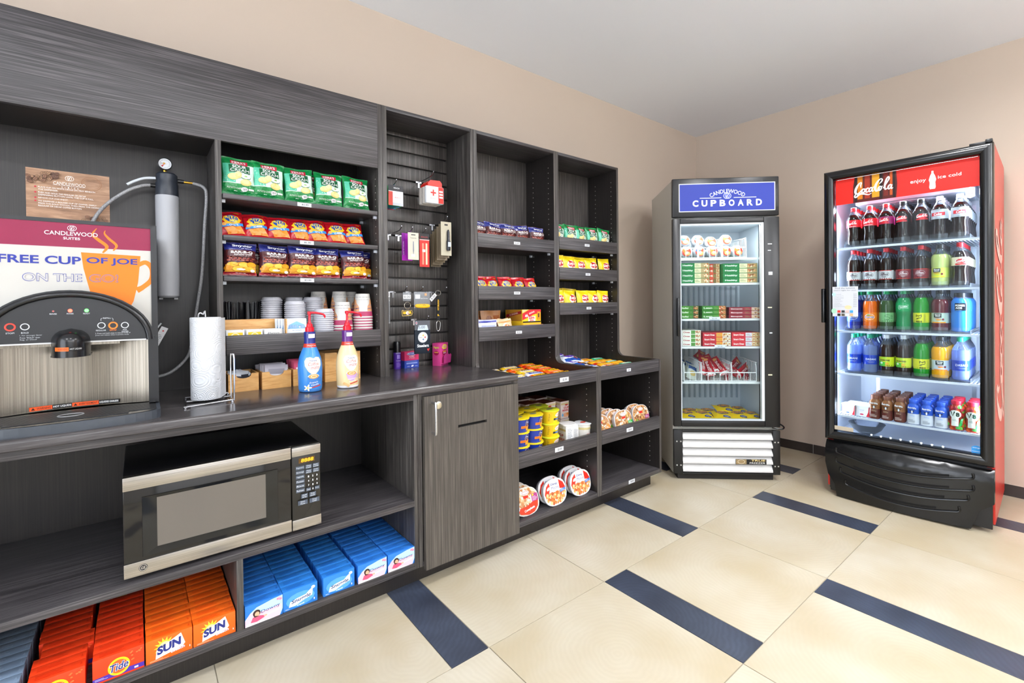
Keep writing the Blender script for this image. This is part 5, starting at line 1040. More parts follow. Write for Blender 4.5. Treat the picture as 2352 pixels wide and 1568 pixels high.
def d_nut(d, w, h): d.ell(0, h*.5, w*.3, h*.28, '#f4e4cf'); d.ell(.05*w, h*.55, w*.2, h*.15, '#e8823a'); d.rect(-w*.45, h*.8, w*.45, h*.9, '#e8a060'); d.ell(-.3*w, h*.35, w*.1, h*.2, '#9a4a1c')
mk = Maker(pouch('snack_packet', 'x', .11, .10, .022, '#eac39a', d_nut, 'beige snack packets in the middle unit'))
for k in range(5): mk.put((1.66+.012*k, 2.12+.024*k, 1.014), (-.35, .1*(k % 3)-.1, .1), 'cream and orange snack packet, %s beside the popcorn' % ('front one' if k == 0 else NTH[k]+' from the front'))
def d_brn(d, w, h): d.ell(-.12*w, h*.6, w*.16, h*.2, '#8a4a1c'); d.rect(.1*w, h*.55, .4*w, h*.8, '#a85a22')
mk = Maker(pouch('snack_packet', 'x', .15, .145, .02, '#c08552', d_brn, 'brown snack pouches at the back')); mk.put((1.66, 2.29, 1.014), (-.05, 0, 0), 'brown snack pouch standing at the back of the third middle shelf')
mk.put((1.595, 2.31, 1.014), (-.05, 0, .1), 'brown snack pouch half hidden at the back left of third middle shelf')
t = thing('snack_stick_box', 'yellow and red display box of meat sticks, third shelf of middle unit', 'box', (1.862, 2.150, 1.014), .06)
ob('carton', MB().box(-.078, 0, .0, .078, .15, .148, mt('#f0c81e', 'card')), t, smooth=False); ob('open_front', MB().box(-.076, -.004, .0, .076, .0, .07, mt('#e8b428', 'card')).box(-.074, -.003, .070, .074, .002, .078, mt('#1c1208')), t, smooth=False)
d = Dec(flat(0), .3, h0=.001); d.poly([(-.078, .1), (-.078, .125), (-.02, .148), (.078, .148), (.078, .13), (.0, .115)], '#c8202a'); d.poly([(-.078, .085), (.078, .14), (.078, .148), (.05, .148), (-.078, .11)], '#d02430'); d.poly([(-.078, .148), (-.03, .148), (-.078, .128)], '#e8c48a')
d.txt('46', -.045, .112, .026, .018, '#f8f4ec', rot=.25, bold=.03); d.txt('ORIGINAL', .0, .13, .05, .01, '#f8f4ec', rot=.3, bold=.02); d.rect(-.03, .075, .03, .108, '#f6f0e4'); d.txt('Slim', -.002, .1, .048, .02, '#c0202a', bold=.04); d.txt('Jim', -.002, .083, .036, .014, '#c0202a', bold=.04); d.rect(.045, .085, .074, .135, '#d88a1c'); d.rect(.052, .1, .064, .125, '#5a3a1c'); d.out(t, 'print')
d = Dec(lambda u, v, h: (-.078-h, .075-u, v), .3, h0=.001); d.rect(-.07, .08, .07, .148, '#a8741c'); d.poly([(-.07, .1), (.07, .125), (.07, .142), (-.07, .118)], '#8a1420'); d.txt('46 ORIGINAL', 0, .122, .08, .01, '#e8d8c0', rot=.18); d.out(t, 'side_print')
sk = ob('snack_stick', MB().box(-.07, 0, 0, .07, .012, .009, mt('#e8a080', 'foil'), bev=.003), smooth=False); tag(sk, 'x', 'snack stick'); mk = Maker(sk)
for k in range(5): mk.put((1.87, 2.128-(k % 2)*.001, 1.014+.0125*k), (0, 0, .01*k), 'thin meat snack stick, %s up in the pile before the yellow box' % NTH[k], 'meat sticks before the yellow box')

# ================================================================ SWEETS IN THE TRAYS
def bar(name, w, l, t, c0, c1, txt, tc, seed):
    tt = thing(name, 'x', 'candy bar'); n = 10
    def fn(u, v, h): a = max(0, 1-abs(2*u/w)**3)**.5; b = max(0, 1-abs(2*v/l)**6)**.5; return (v, -u, t*a*b+.0008+h+.0006*math.sin(v*400)*(1-b))
    ob('wrapper', MB().sheet(lambda a, b: fn((a-.5)*w, (b-.5)*l, 0), 6, 10, mt(c0, 'foil')).box(-l/2, -w/2*.96, 0, l/2, w/2*.96, .0008, mt(c0, 'foil')), tt)
    d = Dec(lambda u, v, h: fn(-v, u, h), .016, 'foil', h0=.0008)
    d.rect(-l*.36, -w*.34, l*.36, w*.34, c1); d.txt(txt, 0, 0, l*.5, w*.42, tc, bold=.03); d.out(tt, 'print'); return Maker(tt)
ca_ = {'white': bar('candy_bar', .042, .128, .012, '#dfe0ea', '#3a5cb8', 'CRUNCH', '#f0f0f4', 1), 'yellow': bar('candy_bar', .042, .128, .012, '#f0c326', '#f5ecd8', 'PEANUT', '#7a3a1c', 2), 'brown': bar('candy_bar', .042, .128, .012, '#d8d4dc', '#5a2a1c', 'COOKIE', '#f0e8e0', 3),
       'orange': bar('candy_bar', .042, .128, .013, '#ee5a14', '#f4c01c', 'CUPS', '#7a2a10', 4), 'red': bar('candy_bar', .042, .128, .013, '#d8321a', '#f0901c', 'NUTTY', '#f6ecd0', 5), 'gold': bar('candy_bar', .04, .12, .012, '#f0a51c', '#f4c83a', 'CHEWY', '#c0301c', 6), 'green': bar('candy_bar', .042, .13, .013, '#1ea06a', '#8ad8b4', 'MINT', '#f2f8f4', 7), 'pale': bar('candy_bar', .042, .12, .012, '#e9dccf', '#c85a2c', 'CARAMEL', '#f6efe8', 8)}
TR_ = random.Random(9)
def candy_col(cols, x, y0, n, sp, unit, pos, z0=.7765, up=.0, rz=0):
    for k in range(n):
        c = cols[k % len(cols)] if isinstance(cols, (list, tuple)) else cols
        ca_[c].put((x+TR_.uniform(-.006, .006), y0+k*sp, z0+.004*(k % 2)+up*k), (.10, TR_.uniform(-.03, .03), TR_.uniform(-.08, .08)+rz), '%s candy bar, %s from the front, %s column of the %s tray' % ({'white': 'white and blue', 'yellow': 'yellow and white', 'brown': 'white and brown', 'orange': 'orange and yellow', 'red': 'red-orange', 'gold': 'golden yellow', 'green': 'green', 'pale': 'beige and orange'}[c], NTH[k], pos, unit), 'candy bars in the %s tray' % unit)
candy_col(['white', 'brown'], 1.515, 1.84, 11, .043, 'middle', 'leftmost'); candy_col(['white', 'yellow', 'brown', 'yellow'], 1.648, 1.84, 12, .04, 'middle', 'second', up=.0008)
candy_col(['white', 'yellow', 'yellow', 'orange', 'orange'], 1.783, 1.84, 12, .04, 'middle', 'third', up=.0015); candy_col(['orange', 'red', 'orange'], 1.93, 1.84, 12, .04, 'middle', 'rightmost', up=.002)
candy_col(['pale', 'brown'], 2.125, 1.84, 6, .042, 'right', 'leftmost'); candy_col(['pale', 'brown', 'white'], 2.265, 1.84, 10, .042, 'right', 'second', up=.0008)
candy_col(['pale', 'gold', 'red', 'gold'], 2.40, 1.84, 11, .04, 'right', 'third', up=.002); candy_col(['green', 'gold', 'gold'], 2.535, 1.85, 10, .042, 'right', 'rightmost', up=.0015)
def d_cs(d, w, h): d.ell(0, h*.55, w*.3, h*.2, '#6a4ab0'); d.rect(-w*.4, h*.1, w*.4, h*.3, '#1f4a9c'); d.ell(.2*w, h*.3, w*.1, h*.12, '#8a3a2a')
mk = Maker(pouch('candy_pouch', 'x', .15, .125, .04, '#e8edf5', d_cs, 'white and blue candy pouches in the right tray', seed=4))
for k, (x, y, z) in enumerate(((2.135, 2.02, .800), (2.15, 2.12, .803), (2.14, 2.22, .80), (2.15, 2.07, .828), (2.17, 2.17, .83))): mk.put((x, y, z), (-1.4, 0, .2*(k % 3)-.2), 'white and blue candy pouch, %s' % ('nearest the front of its pile' if k == 0 else ('at the pile back' if k == 2 else ('in the pile middle', 'on top at the left', 'on top at the right')[(k-1, 1, 2)[min(k//2, 2)] if k in (1,) else k-2])))

# ================================================================ NOODLE AND MEAL CUPS
def rcup(h, r0, r1): return lambda v: r0+(r1-r0)*min(1, max(0, v/h))
def meal_cup(name, body, lid, decor, h=.071, r0=.041, r1=.051, seed=1):
    t = thing(name, 'x', 'food cup'); ob('cup', MB().lathe([(.001, .003), (r0-.002, .002), (r0, 0), (r0+.001, .004), (r1-.002, h-.008), (r1, h-.006)], mt(body, 'gloss'), 28), t)
    ob('lid', MB().lathe([(r1, h-.006), (r1+.003, h-.005), (r1+.003, h-.001), (r1, h), (.001, h)], mt(lid, 'satin'), 28).box(r1-.006, -.008, h-.003, r1+.012, .008, h-.0015, mt(lid, 'satin')), t)
    d = Dec(cyl(rcup(h, r0+.001, r1)), .012, 'gloss', h0=.0006); decor(d, h); d.out(t, 'printed_label')
    d = Dec(lambda u, v, hh: (u, v, h+hh), .3, 'satin'); d.ell(0, 0, r1*.45, r1*.3, '#8d8a6a' if lid != '#e9e9ea' else '#d84a3a'); d.out(t, 'lid_print'); return Maker(t)
def d_mac(d, h): d.ell(.012, h*.6, .019, .021, '#c9b07a'); d.ell(.012, h*.6, .017, .019, '#22357a'); d.txt('Mac', .012, h*.7, .022, .008, '#f2f2f6'); d.txt('Cheese', .012, h*.58, .026, .008, '#f0b81c'); d.rect(-.03, h*.3, .002, h*.48, '#ee7a1c'); d.txt('original', -.014, h*.39, .02, .005, '#5a1c10'); d.poly([(.0, h*.12), (.03, h*.14), (.034, h*.42), (.012, h*.5), (-.002, h*.3)], '#ee9a2a')
for_k = 0
def d_vel(d, h): d.ell(.012, h*.68, .024, .012, '#f8efdc', rot=.15); d.txt('Velveeta', .012, h*.68, .036, .009, '#c8302a', rot=.12); d.rect(-.036, h*.1, -.022, h*.85, '#f4b81c'); d.rect(-.006, h*.28, .03, h*.42, '#1f6ab0'); d.txt('Original', .012, h*.35, .022, .006, '#eaf2fa'); d.rect(-.02, h*.27, -.008, h*.43, '#22303c'); d.lines(-.05, h*.2, -.04, h*.8, 5, '#8a6a1c')
def d_nud(d, h): d.rect(-.11, h*.68, .11, h*.8, '#cfc08a'); d.txt('CUP', .0, h*.38, .05, .016, '#c8332a', bold=.04); d.txt('NOODLES', .0, h*.16, .06, .014, '#c8332a', bold=.04)
MAC = meal_cup('macaroni_cup', '#233a9a', '#f0d21c', d_mac); VEL = meal_cup('cheese_pasta_cup', '#f3c81c', '#d5dc2a', d_vel); NUD = meal_cup('noodle_cup', '#e6e1d8', '#e9e9ea', d_nud, h=.105, r0=.036, r1=.047)
ZF = .408
for (x, y, nm) in ((1.510, 1.85, 'leftmost front'), (1.612, 1.858, 'second front'), (1.565, 1.96, 'rear left'), (1.665, 1.97, 'rear middle')):
    for k in range(3): MAC.put((x, y, ZF+.0715*k), (0, 0, .1*k), 'blue macaroni cup with yellow lid, %s of the %s stack' % (('bottom', 'middle', 'top')[k], nm), 'blue macaroni cups on the lower shelf')
for (x, y, nm) in ((1.748, 1.878, 'front'), (1.765, 1.985, 'rear')):
    for k in range(3): VEL.put((x, y, ZF+.0715*k), (0, 0, .1*k), 'yellow cheese pasta cup, %s of the %s yellow stack' % (('bottom', 'middle', 'top')[k], nm), 'yellow pasta cups on the lower shelf')
NUD.put((1.995, 1.862, ZF), (0, 0, .2), 'round white noodle cup standing at the front right of the cup shelf')
def d_nbox(d, w, h, big=1):
    d.rect(-w*.46, h*.80, w*.5, h*.90, '#d6c48e'); d.ell(0, h*.78, w*.14, h*.045, '#c8332a'); d.txt('CUP', .0, h*.62, w*.44, h*.12, '#d04a50', bold=.05); d.txt('NOODLES', .0, h*.47, w*.66, h*.12, '#d04a50', bold=.05)
    if big: d.ell(.05*w, h*.2, w*.34, h*.13, '#f2b48a'); d.ell(.15*w, h*.24, w*.14, h*.07, '#e8923a'); d.poly([(-w*.38, h*.2), (-w*.3, h*.32), (-w*.2, h*.2), (-w*.28, h*.1)], '#6ab0e0'); d.ell(.3*w, h*.12, w*.14, h*.07, '#f08a6a')
t = thing('noodle_carton', 'x', 'noodle carton'); w_, h_ = .098, .103
def tp(s, z): k = .42+.08*z/h_; return k*w_
mb = MB(); A0 = .84; q = w_/2
mb.add([(-q*A0, 0, 0), (q*A0, 0, 0), (q*A0, w_*A0, 0), (-q*A0, w_*A0, 0), (-q, -.006, h_), (q, -.006, h_), (q, w_*.95, h_), (-q, w_*.95, h_)], [(0, 3, 2, 1), (0, 1, 5, 4), (1, 2, 6, 5), (2, 3, 7, 6), (3, 0, 4, 7)], mt('#e4d6d0', 'card')); mb.add([(-q, -.006, h_), (q, -.006, h_), (q, w_*.95, h_), (-q, w_*.95, h_)], [(0, 1, 2, 3)], mt('#7a3a26', 'card'))
ob('carton', mb, t, smooth=False); d = Dec(lambda u, v, h: (u, -.006*v/h_-h, v), .3, h0=.0008); d_nbox(d, w_, h_); d.out(t, 'print')
d = Dec(lambda u, v, h: (-q*(A0+(1-A0)*v/h_)-h, w_*.42-u, v), .3, h0=.0008); d_nbox(d, w_*.8, h_, 0); d.out(t, 'side_print'); NB = Maker(t)
for i, (x, y) in enumerate(((2.098, 1.965), (1.995, 2.0), (1.888, 2.03), (1.785, 2.07), (1.68, 2.11), (1.575, 2.10), (2.06, 2.10), (1.94, 2.16), (1.83, 2.2))):
    for k in range(2): NB.put((x, y, ZF+.1035*k), (0, 0, .03*((i*7) % 5)-.06), 'white and red noodle carton, %s of the two, %s' % (('lower', 'upper')[k], ('rightmost stack', 'second stack from the right', 'third stack from the right', 'fourth stack from the right', 'fifth stack from the right', 'leftmost stack', 'rear right stack', 'rear middle stack', 'rear left stack')[i]), 'noodle cartons on the lower shelf')
t = thing('noodle_carton', 'white noodle carton turned to show its nutrition panel, at the shelf front', 'noodle carton', (1.905, 1.86, ZF), -.12, 'noodle cartons on the lower shelf')
ob('carton', MB().box(-.045, 0, 0, .045, .085, .1, mt('#e9e7e4', 'card')), t, smooth=False); ob('lid', MB().lathe([(.046, .1), (.048, .102), (.047, .107), (.001, .107)], mt('#ecebea', 'satin'), 26, (0, .043)), t); d = Dec(flat(0), .3); d.rect(-.038, .012, .006, .088, '#f6f6f6'); d.lines(-.035, .015, .003, .085, 12, '#8d9096'); d.lines(.01, .02, .04, .08, 11, '#b0b3b8'); d.out(t, 'print')
d = Dec(lambda u, v, h: (-.045-h, .043-u, v), .3); d.rect(-.04, .07, .04, .082, '#c9b67e'); d.txt('CUP', 0, .045, .04, .014, '#b8332a', bold=.04); d.txt('NOODLES', 0, .022, .06, .014, '#b8332a', bold=.04); d.out(t, 'side_print')
# oval ready meals
def oval(w, h, n=26, p=2.5): return [(w/2*abs(math.cos(2*PI*k/n))**(2/p)*(1 if math.cos(2*PI*k/n) >= 0 else -1), h/2+h/2*abs(math.sin(2*PI*k/n))**(2/p)*(1 if math.sin(2*PI*k/n) >= 0 else -1)) for k in range(n)]
def stew(d, w, h, r, z0, z1, cols, n=46):
    for _ in range(n*3):
        a, b = r.uniform(-.42, .42), r.uniform(z0, z1)
        if (2*a)**2+((b-.5)*2)**2 > .74: continue
        s_ = r.uniform(.035, .065); d.ell(a*w, b*h, s_*w, s_*w*.85, r.choice(cols), n=7, rot=r.random()*3)
def meal(name, kind, seed):
    t = thing(name, 'x', 'ready meal'); w, h = .168, .135; P_ = oval(w, h)
    ob('sleeve', MB().prism(P_, -.002, .001, mt('#e6e4e4', 'card'), 'y'), t, smooth=False)
    mb = MB(); n = len(P_); c_ = (0, h/2); ks = [(1.0, .001), (.97, .012), (.82, .034), (.6, .036)]
    for (k0, y0), (k1, y1) in zip(ks, ks[1:]):
        for i in range(n):
            a, b = P_[i], P_[(i+1) % n]; f = lambda p, k, y: (p[0]*k, y, c_[1]+(p[1]-c_[1])*k); mb.add([f(a, k0, y0), f(b, k0, y0), f(b, k1, y1), f(a, k1, y1)], [(0, 1, 2, 3)], mt('#d9dadd', 'satin') if kind != 'dinty' else mt('#c9cbd0', 'satin'))
    mb.add([(p[0]*.6, .036, c_[1]+(p[1]-c_[1])*.6) for p in P_], [tuple(range(n))], mt('#d9dadd')); ob('tray', mb, t)
    d = Dec(flat(-.002), .3, 'card', dh=.00002); r = random.Random(seed); inn = [(a*.96, h/2+(b-h/2)*.95) for a, b in P_]
    if kind == 'dinty':
        d.poly(inn, '#f1f0f0'); d.poly([(-.07, .045), (-.078, .07), (-.06, .105), (-.035, .122), (-.033, .1), (-.04, .08), (-.05, .06)], '#dc3320'); d.poly([(.036, .125), (.066, .105), (.08, .075), (.078, .07), (.036, .078)], '#e02a1c')
        d.txt('Dinty', .0, .107, .05, .014, '#3a4684', bold=.03); d.txt('Moore', .003, .09, .056, .015, '#3a4684'); d.ell(-.045, .092, .014, .007, '#f4f0f0', rot=.4); d.ell(-.058, .057, .011, .0115, '#f1f3f8'); d.ell(-.058, .057, .009, .009, '#5a86c8'); 
        stew(d, w, h, r, .06, .48, ['#e8923c', '#c8682c', '#e0a860', '#d9783a', '#f0c890', '#b85a30', '#e86a1c', '#cf9a6a']); d.rect(.034, .06, .076, .074, '#3f78cc', rot=.12); d.lines(.038, .062, .072, .072, 2, '#dce8f8')
    elif kind == 'comp':
        d.poly(inn, '#e3d2b8'); stew(d, w, h, r, .3, .95, ['#d8a870', '#f0e6d4', '#c8885a', '#e8c8a0', '#f6f0e6', '#b87848'], 56); d.poly([(-.078, .05), (-.05, .042), (.0, .045), (.078, .072), (.066, .032), (.04, .01), (0, .003), (-.05, .015)], '#e03a1c'); d.txt('Compleats', .01, .027, .07, .014, '#fbf3ee', rot=.15, bold=.03); d.ell(-.062, .045, .012, .014, '#f6f0f4'); d.ell(-.062, .046, .009, .009, '#8a4a9c')
        d.rect(.036, .058, .076, .094, '#a8387e'); d.rect(.04, .084, .052, .092, '#f0c01c'); d.lines(.04, .06, .073, .082, 4, '#f0dce8')
    else:
        d.poly(inn, '#b98c64'); stew(d, w, h, r, .1, .95, ['#c8905a', '#e8c8a0', '#8a5a3a', '#d8a060', '#f4ecdc', '#a06a3c', '#e8b068'], 70); c = {'a': '#3ab04a', 'b': '#a8387e', 'c': '#ee8a2c', 'd': '#8a3040'}[kind[-1]]; d.rect(.036, .045, .078, .066, c, rot=.1); d.lines(.04, .048, .074, .062, 2, '#f2f4f2'); d.poly([(-.07, .02), (-.045, .03), (-.03, .012), (-.045, .008)], '#d83a2c'); d.ell(-.05, .04, .008, .01, '#7ac040')
    if kind != 'dinty': d.ell(.0, .108, .026, .011, '#f6f2f0'); d.ring(0, .108, .02, .007, .002, '#d84a4a'); d.rect(-.016, .082, .016, .094, '#e02a1c')
    d.out(t, 'print'); return Maker(t)
DM = meal('ready_meal', 'dinty', 1); CMl = meal('ready_meal', 'comp', 2); GA = meal('ready_meal', 'oth_a', 3); GB = meal('ready_meal', 'oth_b', 4); GC = meal('ready_meal', 'oth_c', 5); GD = meal('ready_meal', 'oth_d', 6)
for k in range(3): CMl.put((1.532-.002*k, 1.805+.042*k, .128), (-.34, 0, 0), 'red-banded oval meal tray at the lower left corner, %s' % ('front one' if k == 0 else NTH[k]+' from the front'), 'red-banded oval meals')
for k in range(2): DM.put((1.727, 1.80+.042*k, .128), (-.26, 0, .04), 'white and red oval stew tray, %s of the middle pair' % ('front one' if k == 0 else 'rear one'), 'white and red stew trays')
for k in range(3): DM.put((1.928+.001*k, 1.805+.042*k, .128), (-.26, 0, .05), 'white and red oval stew tray, %s of the three at the right' % ('front one', 'middle one', 'rear one')[k], 'white and red stew trays')
GC.put((2.115, 1.815, ZF), (-.3, 0, 0), 'oval meal tray with noodles and an orange flash, at the left of the right shelf')
for k, m_ in enumerate((GA, GA, GA, GD, GD)): m_.put((2.315-.022*k, 1.81+.042*k, ZF), (-.22, 0, 0), 'oval meal tray with a %s flash, %s in the leaning row of five' % (('green', 'green', 'green', 'dark red', 'dark red')[k], NTH[k]), 'oval meals on the right lower shelf')
for k in range(2): GB.put((2.515-.01*k, 1.83+.044*k, ZF), (-.22, 0, 0), 'oval meal tray with a purple flash, %s of the right pair' % ('front one', 'rear one')[k], 'oval meals on the right lower shelf')

# ================================================================ MICROWAVE AND DETERGENT
mw = thing('microwave', 'black microwave oven with brushed steel bands, on the middle shelf', 'microwave', (.236, 1.79, .3855)); MWW = .28
ob('body', MB().box(-MWW, .022, .012, MWW, .42, .312, mt('#0b0b0d', 'satin', rough=.3), bev=.004), mw)
S2 = streak('steel_band', '#a39d94', '#c6c0b8', (2, 240, 240), rough=.27, bump=.03); S2.node_tree.nodes['Principled BSDF'].inputs['Metallic'].default_value = .9
xs = .181
DG = mt('#1b1917', 'gloss', rough=.08)
dr = ob('door', MB().box(-MWW, .0, .014, xs-.002, .022, .312, DG, bev=.003), mw)
ob('steel_band', MB().box(-MWW, -.003, .272, xs-.002, 0, .312, S2, bev=.001), dr); ob('steel_band', MB().box(-MWW, -.003, .014, xs-.002, 0, .056, S2, bev=.001), dr)
mb = MB(); o_ = [(-.235, .068), (.135, .068), (.135, .246), (-.235, .246)]; i_ = [(-.2, .088), (.098, .088), (.098, .237), (-.2, .237)]
mb.add([(a, -.0005, b) for a, b in o_]+[(a, .006, b) for a, b in i_], [(0, 1, 5, 4), (1, 2, 6, 5), (2, 3, 7, 6), (3, 0, 4, 7)], mt('#121314', 'gloss', rough=.06))
mb2 = MB(); 
ob('window_bezel', MB().add([(a, -.0035, b) for a, b in o_]+[(a, -.0008, b) for a, b in i_], [(0, 1, 5, 4), (1, 2, 6, 5), (2, 3, 7, 6), (3, 0, 4, 7)], mt('#121314', 'gloss', rough=.06)).add([(-.236, 0, .067), (.136, 0, .067), (.136, 0, .247), (-.236, 0, .247)]+[(a, -.0035, b) for a, b in o_], [(0, 1, 5, 4), (1, 2, 6, 5), (2, 3, 7, 6), (3, 0, 4, 7)], DG), dr, smooth=False)
ob('window', MB().box(-.2, -.0014, .088, .098, -.0004, .237, mt('#635d56', 'satin', rough=.16)), dr, smooth=False)
d = Dec(flat(-.003), .3, h0=.0005); d.ell(-.235, .036, .0105, .0105, '#1c1c1e', n=24); d.ring(-.235, .036, .0088, .0088, .001, '#c9c1b4'); d.txt('GE', -.235, .036, .011, .008, '#c9c1b4', shear=.1); d.out(dr, 'round_badge')
cp_ = ob('control_panel', MB().box(xs+.001, 0, .014, MWW, .022, .312, mt('#23211d', 'gloss', rough=.2), bev=.003), mw)
ob('steel_band', MB().box(xs+.001, -.003, .276, MWW, 0, .308, S2, bev=.001), cp_); ob('steel_band', MB().box(xs+.001, -.003, .014, MWW, 0, .05, S2, bev=.001), cp_)
d = Dec(flat(0), .3, h0=.0006); d.rect(.205, .249, .26, .267, '#5a3c08'); d.txt('8888', .2345, .258, .042, .012, '#f0a81c', emis=2, shear=.12)
bt = '#4a525e'; L1 = ('Popcorn', 'Beverage', 'Vegetable', 'Potato', 'Rice', 'Reheat')
for i, s_ in enumerate(L1): zz = .233-i*.0162; d.rect(.195, zz-.0065, .224, zz+.0065, bt); d.txt(s_, .2095, zz, .024, .006, '#dfe4ea')
for i, (s_, x_) in enumerate((('Time Cook', .238), ('Power Level', .263), ('Time Defrost', .238), ('Weight Defrost', .263))):
    zz = .233-(i//2)*.0175; d.rect(x_-.011, zz-.007, x_+.011, zz+.007, bt); a, b = s_.split(); d.txt(a, x_, zz+.003, .015, .0045, '#dfe4ea'); d.txt(b, x_, zz-.003, .016, .0045, '#dfe4ea')
for i, s_ in enumerate('1234567890'):
    x_ = (.237, .2515, .266)[i % 3] if i < 9 else .2515; zz = .197-(i//3)*.0155 if i < 9 else .1505; d.txt(s_, x_, zz, .004, .0065, '#eef1f4', bold=.03)
d.rect(.2285, .145, .2445, .157, bt); d.txt('Clock', .2365, .151, .013, .005, '#dfe4ea'); d.rect(.258, .145, .274, .157, bt); d.txt('Delay', .266, .151, .012, .004, '#dfe4ea')
for a, b, x_, zz, w2 in (('Add', '30 Sec', .222, .131, .023), ('Timer', 'On/Off', .25, .131, .023), ('Start', 'Pause', .216, .109, .032), ('Cancel', 'Off', .256, .109, .034)): d.rect(x_-w2/2, zz-.008, x_+w2/2, zz+.008, bt); d.txt(a, x_, zz+.0035, .015, .005, '#dfe4ea'); d.txt(b, x_, zz-.0035, .015, .005, '#dfe4ea')
d.out(cp_, 'keypad'); 
for x in (-.25, .25):
    for y in (.05, .38): ob('foot', MB().lathe([(.012, 0), (.012, .0125)], BLK, 10, (x, y)), mw)
# vend-size soap boxes
def soap(kind):
    w, t_, h = .1155, .0375, .069; t = thing({'downy': 'softener_box', 'snug': 'softener_box', 'tide': 'detergent_box', 'sun': 'detergent_box', 'grey': 'detergent_box'}[kind], 'x', 'soap box')
    base = {'downy': '#2f78d0', 'snug': '#2f7ed4', 'tide': '#f0401a', 'sun': '#f4661a', 'grey': '#7f93ab'}[kind]; side = {'downy': '#1f5cb4', 'snug': '#1f5cb4', 'tide': '#d8300f', 'sun': '#e84a10', 'grey': '#8fa2b8'}[kind]
    ob('carton', MB().box(-w/2, 0, 0, w/2, t_, h, mt(base, 'card', rough=.35), bev=.0006), t)
    d = Dec(lambda u, v, hh: (u, v, h+hh), .3, h0=.0004); d.lines(-w*.38, t_*.2, w*.3, t_*.75, 3, side if kind != 'grey' else '#a8b8cc', seed=4); d.poly([(w*.40, t_*.3), (w*.45, t_*.3), (w*.425, t_*.7)], side); d.out(t, 'top_print')
    d = Dec(flat(0), .3, h0=.0004)
    if kind == 'downy':
        d.poly([(-w/2, 0), (-w/2, h*.35), (-w*.36, h*.62), (-w*.2, h*.8), (0, h*.86), (w*.2, h*.93), (w/2, h*.98), (w/2, h*.3), (w*.42, 0)], '#b9dcf4'); d.poly([(-w/2, 0), (-w/2, h*.3), (-w*.38, h*.58), (-w*.28, h*.62), (-w*.1, h*.52), (w*.15, h*.5), (w*.46, h*.55), (w*.44, h*.1), (w*.4, 0)], '#f6c6d0'); d.poly([(-w*.4, h*.12), (w*.4, h*.3), (w*.45, h*.42), (-w*.1, h*.25)], '#fae4e6'); d.poly([(-w/2, 0), (-w*.45, h*.12), (w*.1, h*.06), (w*.3, 0)], '#fbf4f2')
        d.poly([(-w*.36, h*.14), (-w*.3, h*.36), (-w*.12, h*.36), (.02*w, h*.28), (.0, h*.2), (-w*.2, h*.1)], '#e0567a'); d.ell(-w*.2, h*.52, w*.1, h*.17, '#3a2420'); d.ell(-w*.19, h*.47, w*.062, h*.12, '#e3b08e'); d.poly([(-w*.26, h*.34), (-w*.3, h*.5), (-w*.25, h*.42), (-w*.12, h*.34)], '#3a2420'); d.ell(.03*w, h*.27, w*.05, h*.04, '#e3b08e')
        d.txt('Downy', .17*w, h*.52, w*.5, h*.2, '#2a3f8c', bold=-.005, rot=.08); d.ell(w*.37, h*.86, w*.04, h*.06, '#ee8aa4'); d.ell(w*.44, h*.82, w*.04, h*.06, '#ee8aa4'); d.ell(w*.41, h*.9, w*.03, h*.05, '#f4a8bc')
    elif kind == 'snug':
        d.ell(0, h*.42, w*.42, h*.36, '#5aa4e8'); d.poly([(-w*.34, h*.15), (-w*.3, h*.4), (-w*.1, h*.5), (w*.15, h*.55), (w*.3, h*.75), (w*.36, h*.72), (w*.34, h*.4), (w*.1, h*.3), (-w*.15, h*.15)], '#f4f7fb'); d.txt('Snuggle', .02*w, h*.4, w*.56, h*.24, '#26366f', bold=.02, rot=.12, shear=.2); d.txt('Liquid', -.0*w, h*.13, w*.2, h*.1, '#eaf2fb', bold=.02, rot=.05); d.ell(w*.37, h*.8, w*.06, h*.08, '#dbe8f4'); d.txt('1', w*.4, h*.18, w*.03, h*.1, '#eaf2fb'); d.lines(-w*.44, h*.06, -w*.3, h*.12, 2, '#eaf2fb')
    elif kind == 'tide':
        d.poly([(-w/2, h*.08), (w/2, h*.08), (w/2, h*.26), (w*.0, h*.28), (-w/2, h*.24)], '#4a2c9c'); d.ell(.0, h*.45, w*.215, h*.36, '#f6d21c', n=26); d.ell(.0, h*.45, w*.165, h*.275, '#f0602a', n=26); d.txt('Tide', .0, h*.45, w*.4, h*.33, '#f4f2f6', bold=.06, shear=.25, rot=.08); d.txt('Tide', .0, h*.45, w*.38, h*.31, '#28307c', bold=.02, shear=.25, rot=.08); d.rect(w*.3, h*.12, w*.38, h*.2, '#c8c4e8'); d.lines(-w*.46, h*.13, -w*.2, h*.22, 2, '#d8d0f0')
        for k in range(9): r = random.Random(k); d.ell(r.uniform(.2, .45)*w, r.uniform(.5, .9)*h, .012*w*2, .03*h, '#f6703a')
    elif kind == 'sun':
        pts = []
        for k in range(28): a = 2*PI*k/28; r_ = (.24, .14)[k % 2]; pts.append((-w*.1+w*r_*math.cos(a), h*.58+w*r_*math.sin(a)))
        d.poly(pts, '#fbd23a'); d.ell(-w*.1, h*.58, w*.12, w*.12, '#fdf0a0'); d.poly([(-w*.3, h*.12), (w*.28, h*.3), (w*.34, h*.42), (w*.25, h*.92), (-w*.28, h*.5)], '#f8f3e6'); d.txt('SUN', -.01*w, h*.52, w*.52, h*.36, '#26307c', bold=.05, shear=.2, rot=.18); d.txt('Bleach', .18*w, h*.26, w*.3, h*.13, '#cfe0f4', bold=.03, shear=.2, rot=.1); d.txt('1', w*.44, h*.2, w*.02, h*.08, '#fbe8d8'); d.lines(-w*.42, h*.04, .0, h*.12, 2, '#fbc8a0')
